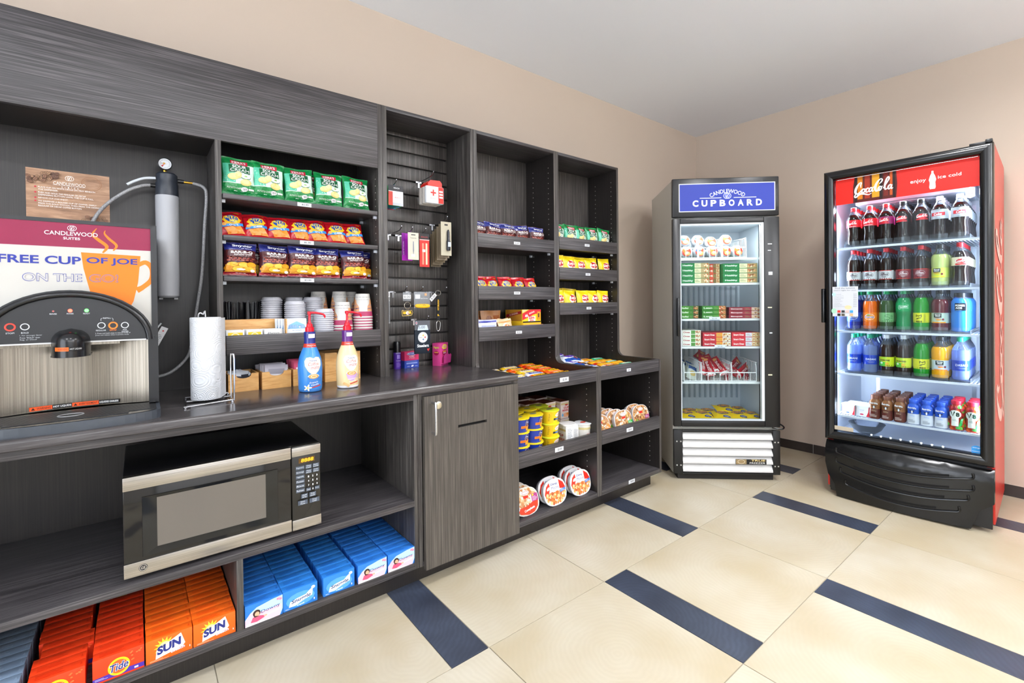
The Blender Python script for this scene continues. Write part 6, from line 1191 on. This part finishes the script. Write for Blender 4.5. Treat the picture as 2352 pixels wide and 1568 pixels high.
    else: d.rect(-w*.35, h*.5, w*.35, h*.9, '#a9c4e2'); d.rect(-w*.35, h*.1, w*.2, h*.3, '#d8e4f0')
    d.out(t, 'front_print'); return Maker(t)
SO = {k: soap(k) for k in ('downy', 'snug', 'tide', 'sun', 'grey')}
SR = random.Random(12)
WH_ = {'downy': 'blue and pink softener box', 'snug': 'blue softener box with a white swoosh', 'tide': 'orange-red detergent box', 'sun': 'orange detergent box with a sunburst', 'grey': 'blue-grey detergent box'}
for kind, x, pos, y0, miss in (('downy', .3225, 'leftmost blue column', 1.780, ()), ('snug', .4405, 'second blue column', 1.782, ()), ('snug', .5775, 'middle blue column', 1.783, ()), ('downy', .7065, 'fourth blue column', 1.781, ()), ('downy', .8265, 'rightmost blue column', 1.781, ()),
                        ('sun', .1785, 'column next to the divider', 1.781, ()), ('sun', .0615, 'second column left of divider', 1.781, ()), ('tide', -.0590, 'right orange-red column', 1.781, (9,)), ('tide', -.1890, 'left orange-red column', 1.781, ()), ('grey', -.322, 'grey column at the far left', 1.781, ())):
    drift = 0
    for k in range(15):
        if k in miss: continue
        fr_ = 'front one' if k == 0 else '%s from front' % NTH[k]
        SO[kind].put((x+SR.uniform(-.0012, .0012)+(.012 if kind == 'tide' and pos[0] == 'l' and k in (3, 4) else 0), y0+k*.0383, .1265), (0, 0, SR.uniform(-.008, .008)), '%s, %s in the %s' % (WH_[kind], fr_, pos), 'soap boxes in the low cabinet')
# ================================================================ FREEZER CONTENTS
def fput(mk, x, y, z, rz=0, label=None, group=None, rx=0, ry=0):
    return mk.put(FZ.p(x, y, z), (rx, ry, FZ.a+rz), label, group)
def wire_basket(label, x0, x1, y0, y1, z0, hf, hb, divs):
    t = thing('wire_basket', label, 'basket', FZ.p(0, 0, 0), FZ.a); r = .0028
    def zt(y): return z0+hf if y < y0+.02 else z0+hf+(hb-hf)*min(1, (y-y0-.02)/.05)
    ob('front_wires', MB().tube([(x0, y0, z0+hf), (x1, y0, z0+hf)], r*1.3, WIRE, 6).tube([(x0, y0, z0), (x1, y0, z0)], r, WIRE, 6), t)
    n = int((x1-x0)/.037); mb = MB()
    for k in range(n+1): x = x0+(x1-x0)*k/n; mb.tube([(x, y0, z0), (x, y0, z0+hf)], r*.8, WIRE, 5)
    stuff(ob('front_bars', mb, t))
    for x in [x0]+divs+[x1]:
        mb = MB().tube([(x, y0, z0), (x, y0, z0+hf+.004), (x, y0+.008, z0+hb), (x, y0+.03, z0+hb+.006), (x, y1, z0+hb+.006), (x, y1, z0)], r*1.3, WIRE, 6, 2)
        for k in range(1, 16): y = y0+(y1-y0)*k/16; mb.tube([(x, y, z0), (x, y, z0+hb+.004)], r*.7, WIRE, 4)
        ob('side_panel' if x in (x0, x1) else 'divider', mb, t)
    mb = MB()
    for k in range(10): y = y0+(y1-y0)*k/9; mb.tube([(x0, y, z0+.002), (x1, y, z0+.002)], r*.7, WIRE, 4)
    stuff(ob('bottom_wires', mb, t)); return t
wire_basket('white wire basket of round wrapped sandwiches on the top freezer shelf', .066, .505, .07, .46, 1.497, .068, .125, [.19, .35])
wire_basket('white wire basket with dividers holding red wrapped snacks, low freezer shelf', .088, .567, .07, .47, .656, .058, .12, [.205, .405])
t = thing('wrapped_sandwich', 'x', 'sandwich'); WR = mt('#a6aab0', 'foil')
def bun(u, v):
    a = 2*PI*u; b = PI*(v-.5); r = .043*abs(math.cos(b))**.5*(1+.03*math.sin(7*a)); return (r*math.cos(a), -.026*math.sin(b)+.026, .043+r*math.sin(a))
ob('wrap', MB().sheet(bun, 26, 10, WR), t)
def sand(c1, c2):
    tt = thing('wrapped_sandwich', 'x', 'sandwich'); ob('wrap', t_wrap, tt); d = Dec(lambda u, v, h: (u, -.0005-h+.18*(u*u+(v-.043)**2)*2, v), .012, 'foil', h0=.001)
    d.ell(0, .043, .030, .032, c1); d.poly([(-.028, .048), (-.02, .066), (0, .072), (.006, .05), (-.01, .036)], c2); d.ell(.005, .032, .02, .014, '#d99a5a'); d.rect(-.014, .056, .014, .066, '#f0e2b0'); d.rect(-.003, .03, .011, .044, '#eef0f2', rot=.5); d.out(tt, 'round_label'); return Maker(tt)
t_wrap = t.children[0].data
for c in list(t.children): D.objects.remove(c)
D.objects.remove(t)
SA, SB = sand('#b83a1c', '#2a6fa8'), sand('#b0301c', '#d8702a')
G_ = 'round wrapped sandwiches in the freezer basket'
for k, (x, m) in enumerate(((.118, SB), (.208, SA), (.297, SB), (.386, SB), (.464, SB))): fput(m, x, .095, 1.501, .05*(k-2), 'white wrapped sandwich with round label, %s in the bottom basket row' % ORD[k], G_, rx=-.05)
for k, (x, m) in enumerate(((.118, SA), (.21, SA), (.298, SB), (.40, SB))): fput(m, x, .125, 1.585-(.012 if k == 2 else 0), 0, 'white wrapped sandwich, %s in the upper row of the basket' % ORD[k], G_, rx=-.15)
for k, x in enumerate((.12, .21, .30, .39, .47)): fput(SB, x, .17, 1.50, .1, 'wrapped sandwich in the second layer deep, %s' % ORD[k], G_)
def fbox(name, w, dep, h, cols, words, tcol):
    tt = thing(name, 'x', 'frozen meal'); c0, c1, c2 = cols; ob('carton', MB().box(-w/2, 0, 0, w/2, dep, h, mt(c0, 'card')), tt, smooth=False)
    d = Dec(flat(0), .3, h0=.0004); d.rect(-w/2, .001, -w*.02, h-.001, c0); d.rect(-w*.02, .002, w*.2, h-.002, c1); d.txt(words, -w*.26, h*.5, w*.36, h*.4, tcol, bold=.03); d.lines(.0, h*.25, w*.17, h*.75, 2, '#7a8a5a')
    r = random.Random(len(words)+int(w*1000)); d.rect(w*.2, .001, w*.49, h-.001, c2)
    for _ in range(14): a, b = r.uniform(.23, .46)*w, r.uniform(.2, .8)*h; d.ell(a, b, w*.03, h*.14, r.choice(['#e3b878', '#c8683a', '#f0e0c0', '#8a5a34', '#d88a4a']), n=6, rot=r.random()*3)
    d.out(tt, 'print'); return Maker(tt)
HL = fbox('frozen_meal_box', .19, .2, .0345, ('#0f7a3a', '#e6e4b4', '#b9a070'), 'Healthy', '#f2f6ee'); HR = fbox('frozen_meal_box', .228, .2, .0325, ('#0f7a3a', '#e6e4b4', '#b9a070'), 'Healthy', '#f2f6ee')
for k in range(4): fput(HL, .172, .085, 1.3255+.0352*k, 0, 'green frozen meal box, %s up in the left stack of the second shelf' % NTH[k], 'green meal boxes on the second freezer shelf'); fput(HR, .467, .075, 1.3255+.0332*k, 0, 'green frozen meal box, %s up in the right stack of the second shelf' % NTH[k], 'green meal boxes on the second freezer shelf')
RDx = fbox('frozen_meal_box', .085, .19, .0335, ('#c8472a', '#7a5a2c', '#d0b080'), 'M', '#f0d8c0')
for k in range(4): fput(RDx, .306, .12, 1.3255+.034*k, .03, 'narrow reddish meal box, %s up between the two green stacks' % NTH[k], 'reddish boxes between the green stacks')
GL = fbox('frozen_meal_box', .118, .2, .028, ('#3f8a1f', '#2f7418', '#5a3a20'), 'Stuffed', '#e6f0dc'); GM2 = fbox('frozen_meal_box', .158, .2, .028, ('#2f7a1c', '#3f8a24', '#b85a34'), 'Lean', '#e6f0dc'); BQ = fbox('frozen_meal_box', .212, .2, .0245, ('#8e1f30', '#a02c3c', '#e0c0b0'), 'Banquet', '#f4e4e4')
for k in range(3): fput(GL, .132, .08, 1.0835+.0292*k, 0, 'green meal box, %s up in the left stack of the middle freezer shelf' % NTH[k], 'meal boxes on the middle freezer shelf'); fput(GM2, .295, .08, 1.0835+.0292*k, 0, 'green meal box, %s up in the centre stack of the middle freezer shelf' % NTH[k], 'meal boxes on the middle freezer shelf'); fput(BQ, .498, .075, 1.0835+.0255*k, 0, 'dark red meal box, %s up in the right stack of the middle freezer shelf' % NTH[k], 'meal boxes on the middle freezer shelf')
SM1 = fbox('frozen_meal_box', .126, .2, .0272, ('#f1efe6', '#4f9a3c', '#eee6d0'), 'Ones', '#b02a3a'); SM2 = fbox('frozen_meal_box', .188, .2, .0308, ('#c02434', '#f0a03a', '#e9e4d4'), 'Smart Ones', '#f8f2ee'); SM3 = fbox('frozen_meal_box', .19, .2, .0308, ('#d02a38', '#e6e0ee', '#f0c890'), 'Smart Ones', '#f8f2ee')
for k in range(4): fput(SM1, .142, .08, .8935+.0276*k, 0, 'white and green meal box, %s up in the left stack of fourth shelf' % NTH[k], 'meal boxes on the fourth freezer shelf')
for k in range(3): fput(SM2, .312, .08, .8935+.0312*k, 0, 'red and white meal box, %s up in the centre stack of fourth shelf' % NTH[k], 'meal boxes on the fourth freezer shelf'); fput(SM3, .506, .08, .8935+.0312*k, 0, 'red and white meal box, %s up in the right stack of fourth shelf' % NTH[k], 'meal boxes on the fourth freezer shelf')
def d_roll(d, w, h): d.rect(-w*.3, h*.25, w*.3, h*.75, '#8e1420'); d.txt('HOT POCKET', 0, h*.5, h*.5, w*.3, '#f0dcdc', rot=PI/2, bold=.02); d.rect(-w*.5, h*.02, w*.5, h*.14, '#ece6e4'); d.ell(0, h*.82, w*.3, h*.08, '#e09a5a')
pm = pouch('snack_wrap', 'x', .062, .165, .03, '#b01e2c', d_roll, seed=6); mk = Maker(pm); r = random.Random(4)
for k, (x, y, z, ry) in enumerate(((.235, .13, .69, .2), (.285, .11, .685, -.25), (.33, .16, .70, -.35), (.385, .14, .69, -.5), (.43, .2, .70, .9), (.47, .13, .685, 1.1), (.51, .17, .68, -1.0), (.36, .27, .73, -.8), (.27, .26, .72, .4), (.46, .26, .71, -1.2), (.25, .085, .662, 1.45), (.37, .085, .662, 1.35), (.50, .088, .662, 1.5))):
    fput(mk, x, y, z, r.uniform(-.2, .2), 'red wrapped frozen snack, %s in the low wire basket' % ('lying flat at the front, '+('left', 'middle', 'right')[k-10] if k > 9 else NTH[k]+' of those leaning'), 'red wrapped snacks in the low basket', rx=-.75 if k < 10 else -1.2, ry=ry)
def d_blu(d, w, h): d.rect(-w*.45, h*.6, w*.45, h*.9, '#3a5c94'); d.ell(0, h*.35, w*.3, h*.15, '#c8b070')
mk = Maker(pouch('snack_wrap', 'x', .075, .15, .025, '#c9cfc6', d_blu, seed=8))
for k in range(5): fput(mk, .145+.008*(k % 2), .10+.035*k, .662+.006*k, .1*(k % 3), 'pale blue and white wrapped snack, %s from the front at the basket left' % NTH[k], 'pale wraps in the low basket', rx=-.9, ry=.5)
def d_yel(d, w, h): d.ell(0, h*.6, w*.34, h*.25, '#7a6a5a'); d.rect(-w*.3, h*.5, w*.3, h*.7, '#c8823a', rot=.1); d.ell(.15*w, h*.16, w*.2, h*.08, '#3a4a7a'); d.txt('COLD', .15*w, h*.16, w*.24, h*.07, '#e6e6ee'); d.rect(-w*.1, h*.72, w*.12, h*.82, '#ece9d8'); d.txt('NETTLES', -.05*w, h*.86, w*.5, h*.07, '#d04a1c')
mk = Maker(pouch('frozen_pouch', 'x', .135, .14, .036, '#f0c81a', d_yel, seed=9)); ck_ = 0
for lay, z in ((0, .366), (1, .390)):
    for k, x in enumerate((.12, .235, .355, .47, .565)): fput(mk, x+.012*lay, .085+.01*lay, z, .12*((k+lay) % 3-1), 'yellow frozen pouch, %s in the %s front layer on the freezer floor' % (ORD[k], ('lower', 'upper')[lay]), 'yellow pouches on the freezer floor', rx=-1.42)
for k, (x, y, z) in enumerate(((.17, .2, .385), (.30, .2, .385), (.42, .19, .415), (.53, .2, .40), (.22, .2, .366))): fput(mk, x, y, z, .1*(k-2), 'yellow frozen pouch of the rear layer, %s' % ('left one', 'middle one', 'highest one', 'right one', 'bottom left one')[k], 'yellow pouches on the freezer floor', rx=-1.4)

# ================================================================ COOLER CONTENTS
def prof_soda(z): return None
PROF = {
 'curvy': [(.026, 0), (.033, .004), (.0355, .02), (.0345, .045), (.0315, .07), (.0325, .088), (.036, .102), (.0362, .145), (.0345, .16), (.029, .176), (.0215, .190), (.0155, .202), (.013, .212)],
 'straight': [(.027, 0), (.0335, .004), (.0355, .02), (.0355, .04), (.0345, .045), (.0355, .05), (.0355, .115), (.0355, .14), (.033, .158), (.027, .176), (.019, .192), (.0138, .205), (.0128, .212)],
 'water': [(.027, 0), (.033, .004), (.0355, .018), (.0335, .04), (.0355, .055), (.0358, .09), (.0362, .12), (.036, .148), (.033, .165), (.025, .182), (.0165, .195), (.0135, .205), (.013, .210)],
 'square': [(.028, 0), (.0355, .005), (.037, .02), (.036, .05), (.036, .1), (.038, .115), (.0385, .15), (.035, .165), (.026, .18), (.0185, .19), (.017, .2), (.0165, .21)],
 'wide': [(.03, 0), (.0365, .005), (.0375, .02), (.0375, .1), (.036, .106), (.0385, .113), (.0385, .15), (.0365, .163), (.030, .175), (.026, .182), (.0235, .19)]}
def rad(pf):
    def f(v):
        for (r0, z0), (r1, z1) in zip(pf, pf[1:]):
            if z0 <= v <= z1: return r0+(r1-r0)*(v-z0)/(z1-z0)
        return pf[-1][0]
    return f
def bottle(shape, liq, fill, cap, lab, z0, z1, dec, t=.25, nm='drink_bottle', clearbody=None):
    tt = thing(nm, 'x', 'drink bottle'); pf = PROF[shape]; rr = rad(pf); p2 = []; ms = []; LQ = liquid(liq, t)
    zs = sorted(set([z for _, z in pf]+[fill])); p2 = [(rr(z), z) for z in zs]; ms = [LQ if (a[1]+b[1])/2 < fill else PET for a, b in zip(p2, p2[1:])]
    ob('body', MB().lathe(p2, None, 20, mats=ms), tt); zt = pf[-1][1]; rc = pf[-1][0]
    if cap: ob('cap', MB().lathe([(rc+.001, zt-.003), (rc+.0018, zt-.001), (rc+.0018, zt+.017), (rc, zt+.0185), (.001, zt+.0185)], mt(cap, 'satin'), 18).lathe([(rc+.003, zt-.005), (rc+.003, zt-.002)], mt(cap, 'satin'), 18), tt)
    if lab:
        pl = [(rr(z)+.0006, z) for z in [z0+(z1-z0)*k/4 for k in range(5)]]; ob('label', MB().lathe([(a, b) for a, b in pl], None, 22, mats=[mt(lab, 'gloss')]*4), tt)
        me = tt.children[-1].data if tt.children else None
        if dec: d = Dec(cyl(rr), .011, 'gloss', h0=.0012); dec(d, z0, z1); d.out(tt, 'label_print')
    return Maker(tt)
def L_coke(c): 
    def f(d, a, b): m = (a+b)/2; script_logo(d, .0, m+.002, .052, .021, '#f6f1f0'); d.rect(-.02, a+.003, .02, a+.0055, c)
    return f
def L_zero(d, a, b): m = (a+b)/2; d.ell(.0, m, .026, .014, '#c8202a'); script_logo(d, .0, m+.002, .05, .02, '#f6f1f0'); d.rect(-.025, a+.002, .025, a+.008, '#c8202a')
def L_diet(d, a, b): m = (a+b)/2; d.rect(-.03, m-.009, .03, m+.009, '#cc2632'); d.txt('Coke', 0, m, .034, .014, '#f4f6f8', bold=.03, shear=.1); d.rect(-.015, b-.006, .015, b-.0045, '#5a6470'); d.rect(-.015, a+.0045, .015, a+.006, '#5a6470')
def L_van(d, a, b): m = (a+b)/2; d.ell(.0, m+.002, .024, .012, '#d02a30'); script_logo(d, .0, m+.003, .05, .02, '#f6f1f0'); d.rect(-.024, a+.003, .024, a+.011, '#d02a30')
def L_dp(bg, fg):
    def f(d, a, b): m = (a+b)/2; d.rect(-.034, b-.003, .034, b, '#d8382c'); d.rect(-.034, a, .034, a+.003, '#d8382c'); d.txt('DR', -.006, m+.009, .016, .01, fg, shear=.2, bold=.02); d.txt('PEPPER', .0, m+.001, .034, .01, fg, shear=.2, bold=.02); d.ring(.0, m+.003, .021, .014, .001, fg); d.ring(-.002, m-.011, .008, .004, .001, fg)
    return f
def L_mm(tx, c):
    def f(d, a, b): m = (a+b)/2; d.rect(-.021, m+.002, .012, b-.003, '#14261c'); d.txt('Minute', -.004, b-.009, .024, .007, '#f2f2f2', bold=.02); d.txt('Maid', -.004, b-.017, .018, .007, '#f2f2f2', bold=.02); d.txt(tx, -.004, m-.002, .026, .005, '#c83a2a', bold=.02); d.ell(0, m-.01, .012, .004, c); d.rect(-.03, a, .03, a+.006, c); d.ell(.018, m-.008, .005, .006, '#7a2030')
    return f
def L_fanta(c):
    def f(d, a, b): m = (a+b)/2; d.ell(0, m+.001, .025, .018, '#f4f2ee'); d.ell(0, m+.001, .0235, .0165, c); d.ell(-.004, m+.012, .01, .004, '#5aa03a'); d.txt('Fanta', 0, m+.001, .042, .016, '#f6f6fa', bold=.05, rot=.08); d.txt('Fanta', 0, m+.001, .04, .014, '#28357c', bold=.01, rot=.08)
    return f
def L_spr(d, a, b): m = (a+b)/2; d.poly([(-.024, m-.004), (-.02, m+.011), (.006, m+.008), (.024, m+.014), (.02, m), (.024, m-.008), (0, m-.006), (-.02, m-.014)], '#bfe6cf'); d.poly([(-.022, m-.004), (-.018, m+.009), (.006, m+.006), (.022, m+.012), (.018, m), (.022, m-.006), (0, m-.004), (-.018, m-.012)], '#159a55'); d.txt('Sprite', 0, m+.001, .034, .011, '#f4faf6', shear=.1, rot=.12, bold=.02)
def L_sea(d, a, b): m = (a+b)/2; d.stroke([(.01, m+.014), (-.008, m+.014), (-.01, m+.004), (.008, m), (.006, m-.012), (-.014, m-.012)], .002, '#2a6a3c'); d.ring(0, m-.015, .004, .004, .001, '#2a6a3c'); d.lines(.014, m-.01, .028, m+.014, 5, '#3f8050')
def L_mel(d, a, b): m = (a+b)/2; d.stroke([(-.012, m+.004), (-.012, m+.017), (-.001, m+.008), (.010, m+.017), (.010, m+.004)], .0042, '#1c1c10', 0); d.stroke([(-.014, m-.008), (.0, m-.001), (.010, m-.001)], .003, '#1c1c10', 0); d.stroke([(-.002, m-.002), (-.008, m-.009)], .003, '#1c1c10', 0); d.txt('MELLO', 0, a+.0085, .026, .0055, '#1c1c10', bold=.02); d.txt('YELLO', 0, a+.0035, .026, .005, '#1c1c10', bold=.02); d.lines(.02, a+.006, .03, b-.005, 7, '#4a4a10')
def L_pow(d, a, b): m = (a+b)/2; d.rect(-.02, a+.003, .026, b-.002, '#10161e'); d.txt('POWER', .002, m+.008, .038, .011, '#f2f6fa', bold=.04); d.txt('ADE', -.004, m-.005, .026, .010, '#f2f6fa', bold=.04); d.lines(-.018, a+.004, .02, a+.008, 1, '#8ab8e8')
def L_das(d, a, b): m = (a+b)/2; d.txt('DASANI', 0, m+.003, .050, .012, '#dfe8fa', bold=.01); d.rect(-.02, m-.012, .02, m-.0112, '#b8c8f0'); d.rect(-.014, m-.016, .014, m-.0152, '#b8c8f0')
def L_fus(d, a, b): m = (a+b)/2; d.poly([(-.034, a), (-.034, m+.004), (.006, m-.004), (.0, a)], '#4fb83c'); d.txt('FUSIONS', 0, m+.008, .046, .009, '#232a2c', bold=.04); d.ell(-.016, m-.008, .007, .006, '#d8f0d0'); d.ell(.01, m-.01, .009, .005, '#f0b41c'); d.rect(.0, a+.006, .02, a+.008, '#c83a2a'); d.poly([(-.02, b-.004), (.0, b-.009), (.012, b-.003)], '#7fd04c')
RED = '#cf1f2a'; COLA = '#180b08'
K = {
 'coke': (bottle('curvy', COLA, .185, RED, '#cf1f2a', .108, .152, L_coke('#f0c8c8'), .0), 'cola bottle with a red label and red cap'),
 'cherry': (bottle('curvy', COLA, .185, RED, '#8a1f55', .108, .152, L_zero, .0), 'cola bottle with a purple and red label'),
 'zero': (bottle('curvy', COLA, .185, '#1b1b1e', '#1a1416', .108, .152, L_zero, .0), 'cola bottle with a black label and black cap'),
 'diet': (bottle('curvy', COLA, .185, '#e8ecf4', '#b9c3cc', .105, .157, L_diet, .0), 'cola bottle with a silver label and white cap'),
 'dietdp': (bottle('straight', '#1c0d09', .170, RED, '#d3d6da', .045, .098, L_dp('', '#4a2430'), .0), 'dark soda bottle with a white label and red cap'),
 'dp': (bottle('straight', '#1c0d09', .170, RED, '#7d2532', .045, .098, L_dp('', '#e4ccd0'), .0), 'dark soda bottle with a maroon label and red cap'),
 'lemon': (bottle('square', '#b9c878', .172, '#191a1c', '#c8dc5a', .045, .098, L_mm('LEMONADE', '#e8e01c'), .08), 'cloudy lemonade bottle with a yellow label and black cap'),
 'vanilla': (bottle('curvy', COLA, .185, RED, '#e9e0c2', .105, .15, L_van, .0), 'cola bottle with a cream label and red cap'),
 'grape': (bottle('straight', '#23308c', .175, '#128a55', '#2f55c0', .045, .1, L_fanta('#2f55c0'), .15), 'blue-purple soda bottle behind the white notice'),
 'orange': (bottle('straight', '#e86a12', .168, '#18a060', '#ee7d1a', .045, .1, L_fanta('#f08a1e'), .12), 'orange soda bottle with a green cap'),
 'ginger': (bottle('straight', '#3d5a34', .17, '#18a060', '#79b277', .045, .1, L_sea, .25), 'green-tinted clear soda bottle with a pale green label'),
 'sprite': (bottle('curvy', '#1b9a58', .185, '#18a060', '#159a55', .108, .157, L_spr, .3), 'green lemon-lime bottle with a green label'),
 'mello': (bottle('straight', '#12961f', .185, '#1b1b1e', '#d8dc1c', .045, .1, L_mel, .2), 'bright green soda bottle with a yellow label'),
 'punch': (bottle('square', '#5e1620', .175, '#1b1b1e', '#b8cfc0', .045, .1, L_mm('PUNCH', '#ee9a1c'), .1), 'dark red fruit punch bottle'),
 'power': (bottle('wide', '#2f86dc', .178, '#15161a', None, .11, .155, None, .12), 'wide-mouthed bright blue sports drink bottle'),
 'dasani': (bottle('water', '#9fb4e0', .16, '#18a07a', '#1f3fb4', .05, .105, L_das, .62), 'clear water bottle with a blue label and green cap'),
 'fusions': (bottle('straight', '#241208', .17, '#e6eaf0', '#cfe02c', .045, .1, L_fus, .0), 'dark tea bottle with a lime label and white cap'),
 'juice': (bottle('square', '#f0a80c', .172, '#1b1b1e', '#c4d4e0', .045, .1, L_mm('ORANGE', '#f08a1c'), .05), 'yellow orange juice bottle with a black cap')}
d = Dec(cyl(rad(PROF['wide'])), .011, 'gloss', h0=.0012); L_pow(d, .110, .155); d.out(K['power'][0].p, 'label_print')
CX = [.127, .207, .286, .364, .442, .522, .603]
ROWS = [(0, 1.5235, ['coke', 'coke', 'cherry', 'zero', 'zero', 'diet', 'diet'], 5, 'top'), (1, 1.2625, ['dietdp', 'dietdp', 'dietdp', 'dp', 'dp', 'lemon', 'vanilla'], 4, 'second'), (2, 1.0125, ['grape', 'orange', 'ginger', 'sprite', 'mello', 'punch', 'power'], 4, 'third'), (3, .7525, ['dasani', 'dasani', 'fusions', 'fusions', 'mello', 'juice', 'dasani'], 4, 'fourth')]
def cput(mk, x, y, z, rz=0, label=None, group=None): return mk.put(CK.p(x, y, z), (0, 0, CK.a+rz), label, group)
for i, z, kinds, dep, rn in ROWS:
    for c, kd in enumerate(kinds):
        mk, nm = K[kd]
        for q in range(dep+(1 if c == 6 else 0)):
            cput(mk, CX[c], .105+.0755*q, z+.012, R.uniform(-.25, .25)+.05, '%s, %s column, %s' % (nm, ORD[c].replace(' from left', ''), ('front of %s shelf' % rn) if q == 0 else '%s back, %s shelf' % (NTH[q], rn)), 'drink bottles on the %s cooler shelf' % rn)
    # clear lane guides in front of the bottles
    g = thing('bottle_lane_rack', 'clear plastic bottle lane rack with front stops on the %s cooler shelf' % rn, 'rack', CK.p(0, 0, z), CK.a)
    for c in range(7):
        x = CX[c]; ob('lane_stop', MB().sheet(lambda u, v: (x-.036+.072*u, .066-.010*math.sin(PI*u), .002+.032*v), 8, 1, PET), g)
    mb = MB()
    for c in range(8): x = CX[0]-.0395+.0795*c; mb.box(x-.001, .07, .001, x+.001, .62, .022, PET)
    ob('lane_divider_set', mb, g, smooth=False) and stuff(g.children[-1] if g.children else g) if False else stuff(ob('lane_dividers', mb, g, smooth=False)); ob('lane_floor', MB().box(CX[0]-.04, .066, .0005, CX[-1]+.04, .63, .010, PET), g, smooth=False)
# bottom row
def shake(c, cap, lab2, txtc, nm):
    t = thing('shake_bottle', 'x', 'drink bottle'); ob('body', MB().lathe([(.024, 0), (.0275, .004), (.028, .03), (.026, .06), (.0255, .075), (.0275, .09), (.0255, .105), (.019, .113), (.0185, .117)], None, 20, mats=[mt(lab2, 'gloss')]*3+[mt(c, 'gloss')]*5, sq=3.2), t)
    ob('cap', MB().lathe([(.0205, .117), (.021, .119), (.021, .138), (.0195, .1405), (.001, .1405)], mt(cap, 'satin'), 20), t)
    d = Dec(lambda u, v, h: (u, -.0288-h+.0*(u*u), v), .012, h0=.0012); d.txt('fairlife', 0, .094, .038, .010, '#f0f2f6', bold=.03, rot=-.06); d.poly([(-.014, .082), (-.004, .078), (.004, .078), (.014, .082), (.008, .074), (.003, .072), (.003, .062), (-.003, .062), (-.003, .072), (-.008, .074)], '#15161a'); d.ell(0, .071, .004, .008, '#f4f6fa'); d.lines(-.012, .045, .014, .056, 3, txtc); d.lines(-.016, .012, .016, .03, 3, '#8d94a0' if lab2 == '#dfe4f0' else '#e8d0c8'); d.out(t, 'label_print'); return Maker(t)
SB_ = shake('#8d5a36', '#7a4632', '#5e241c', '#c9a888', ''); SU = shake('#2457c8', '#2458d0', '#dfe4f0', '#9ab4f0', '')
for c, x in enumerate((.232, .290, .349)):
    for q in range(5): cput(SB_, x, .095+.062*q, .4915, R.uniform(-.1, .1)-.05, 'small brown shake bottle, %s column, %s' % (('left', 'middle', 'right')[c], 'front one on the bottom cooler shelf' if q == 0 else NTH[q]+' behind the front one'), 'brown shake bottles on the bottom cooler shelf')
for c, x in enumerate((.409, .467, .527)):
    for q in range(5): cput(SU, x, .095+.062*q, .4915, R.uniform(-.1, .1)-.05, 'small blue and white shake bottle, %s column, %s' % (('left', 'middle', 'right')[c], 'front one on the bottom cooler shelf' if q == 0 else NTH[q]+' behind the front one'), 'blue shake bottles on the bottom cooler shelf')
t = thing('vegetable_juice_bottle', 'x', 'drink bottle'); vp = [(.026, 0), (.031, .004), (.0315, .03), (.0285, .055), (.0285, .085), (.0315, .105), (.0305, .12), (.022, .135), (.021, .138)]
ob('body', MB().lathe(vp, mt('#a83220', 'gloss'), 22), t); ob('cap', MB().lathe([(.0225, .138), (.023, .140), (.023, .157), (.021, .159), (.001, .159)], mt('#c81f38', 'satin'), 20), t)
d = Dec(cyl(rad(vp)), .009, 'gloss', h0=.001); r = random.Random(2)
for _ in range(34): d.ell(r.uniform(-.045, .045), r.uniform(.008, .128), .009, .009, r.choice(['#d83a20', '#e8702a', '#3a9a34', '#c82a28', '#8a1c2c', '#6ab83a', '#d85a1c']), n=8, rot=r.random()*3)
d.poly([(.012, .02), (.026, .03), (.028, .07), (.018, .06)], '#2fa84a'); d.ell(0, .088, .022, .022, '#eef3ee'); d.rect(-.013, .025, .012, .072, '#eef3ee'); d.stroke([(-.015, .102), (-.008, .078), (-.001, .103)], .0045, '#17362a', 0); d.txt('8', .009, .087, .013, .024, '#17362a', bold=.06); d.lines(-.01, .05, .01, .062, 2, '#8aa094'); d.ell(.01, .016, .008, .007, '#3aa84a'); d.out(t, 'label_print'); VM = Maker(t)
for c, x in enumerate((.588, .652)):
    for q in range(3): cput(VM, x, .10+.07*q, .4915, -.1, 'red vegetable juice bottle with green leaves, %s column, %s' % (('left', 'right')[c], ('front one on the bottom shelf', 'second behind', 'third behind')[q]), 'vegetable juice bottles on the bottom cooler shelf')
def ypack(label, x, y, rz, c):
    t = thing('yogurt_pack', label, 'yogurt pack', CK.p(x, y, .4915), CK.a+rz, 'white and red yogurt packs')
    ob('carton', MB().box(-.033, 0, .0, .033, .06, .062, mt('#e4e4ea', 'card')).box(-.036, -.003, .062, .036, .063, .067, mt('#eef0f6', 'satin')), t, smooth=False)
    d = Dec(flat(0), .3, h0=.0005); d.poly([(.018, .002), (.033, .002), (.033, .06), (.03, .058), (.028, .03)], '#d0202c'); d.poly([(-.033, .01), (-.031, .05), (-.033, .058)], '#d0202c'); d.txt('total', -.004, .04, .022, .008, '#7a8aa8'); d.txt('yogurt', -.004, .03, .02, .004, '#b07a8a'); d.ell(-.004, .014, .01, .005, c); d.out(t, 'print')
ypack('white and red yogurt pack with blueberries, leftmost on the bottom cooler shelf', .100, .085, -.1, '#3a4a8c'); ypack('white and red yogurt pack with raspberries, second from left', .172, .085, -.05, '#c03a5a'); ypack('yogurt pack standing behind the blueberry one', .115, .16, 0, '#3a4a8c'); ypack('yogurt pack standing behind the raspberry one', .185, .155, 0, '#c03a5a')
t = thing('clear_bowl', 'shallow clear plastic bowl on the cooler floor, bottom left', 'bowl', CK.p(.17, .19, .3695), CK.a)
ob('bowl', MB().lathe([(.03, 0), (.045, .004), (.075, .03), (.092, .062), (.094, .064), (.09, .062), (.073, .031), (.044, .007), (.001, .006)], PET, 30), t)
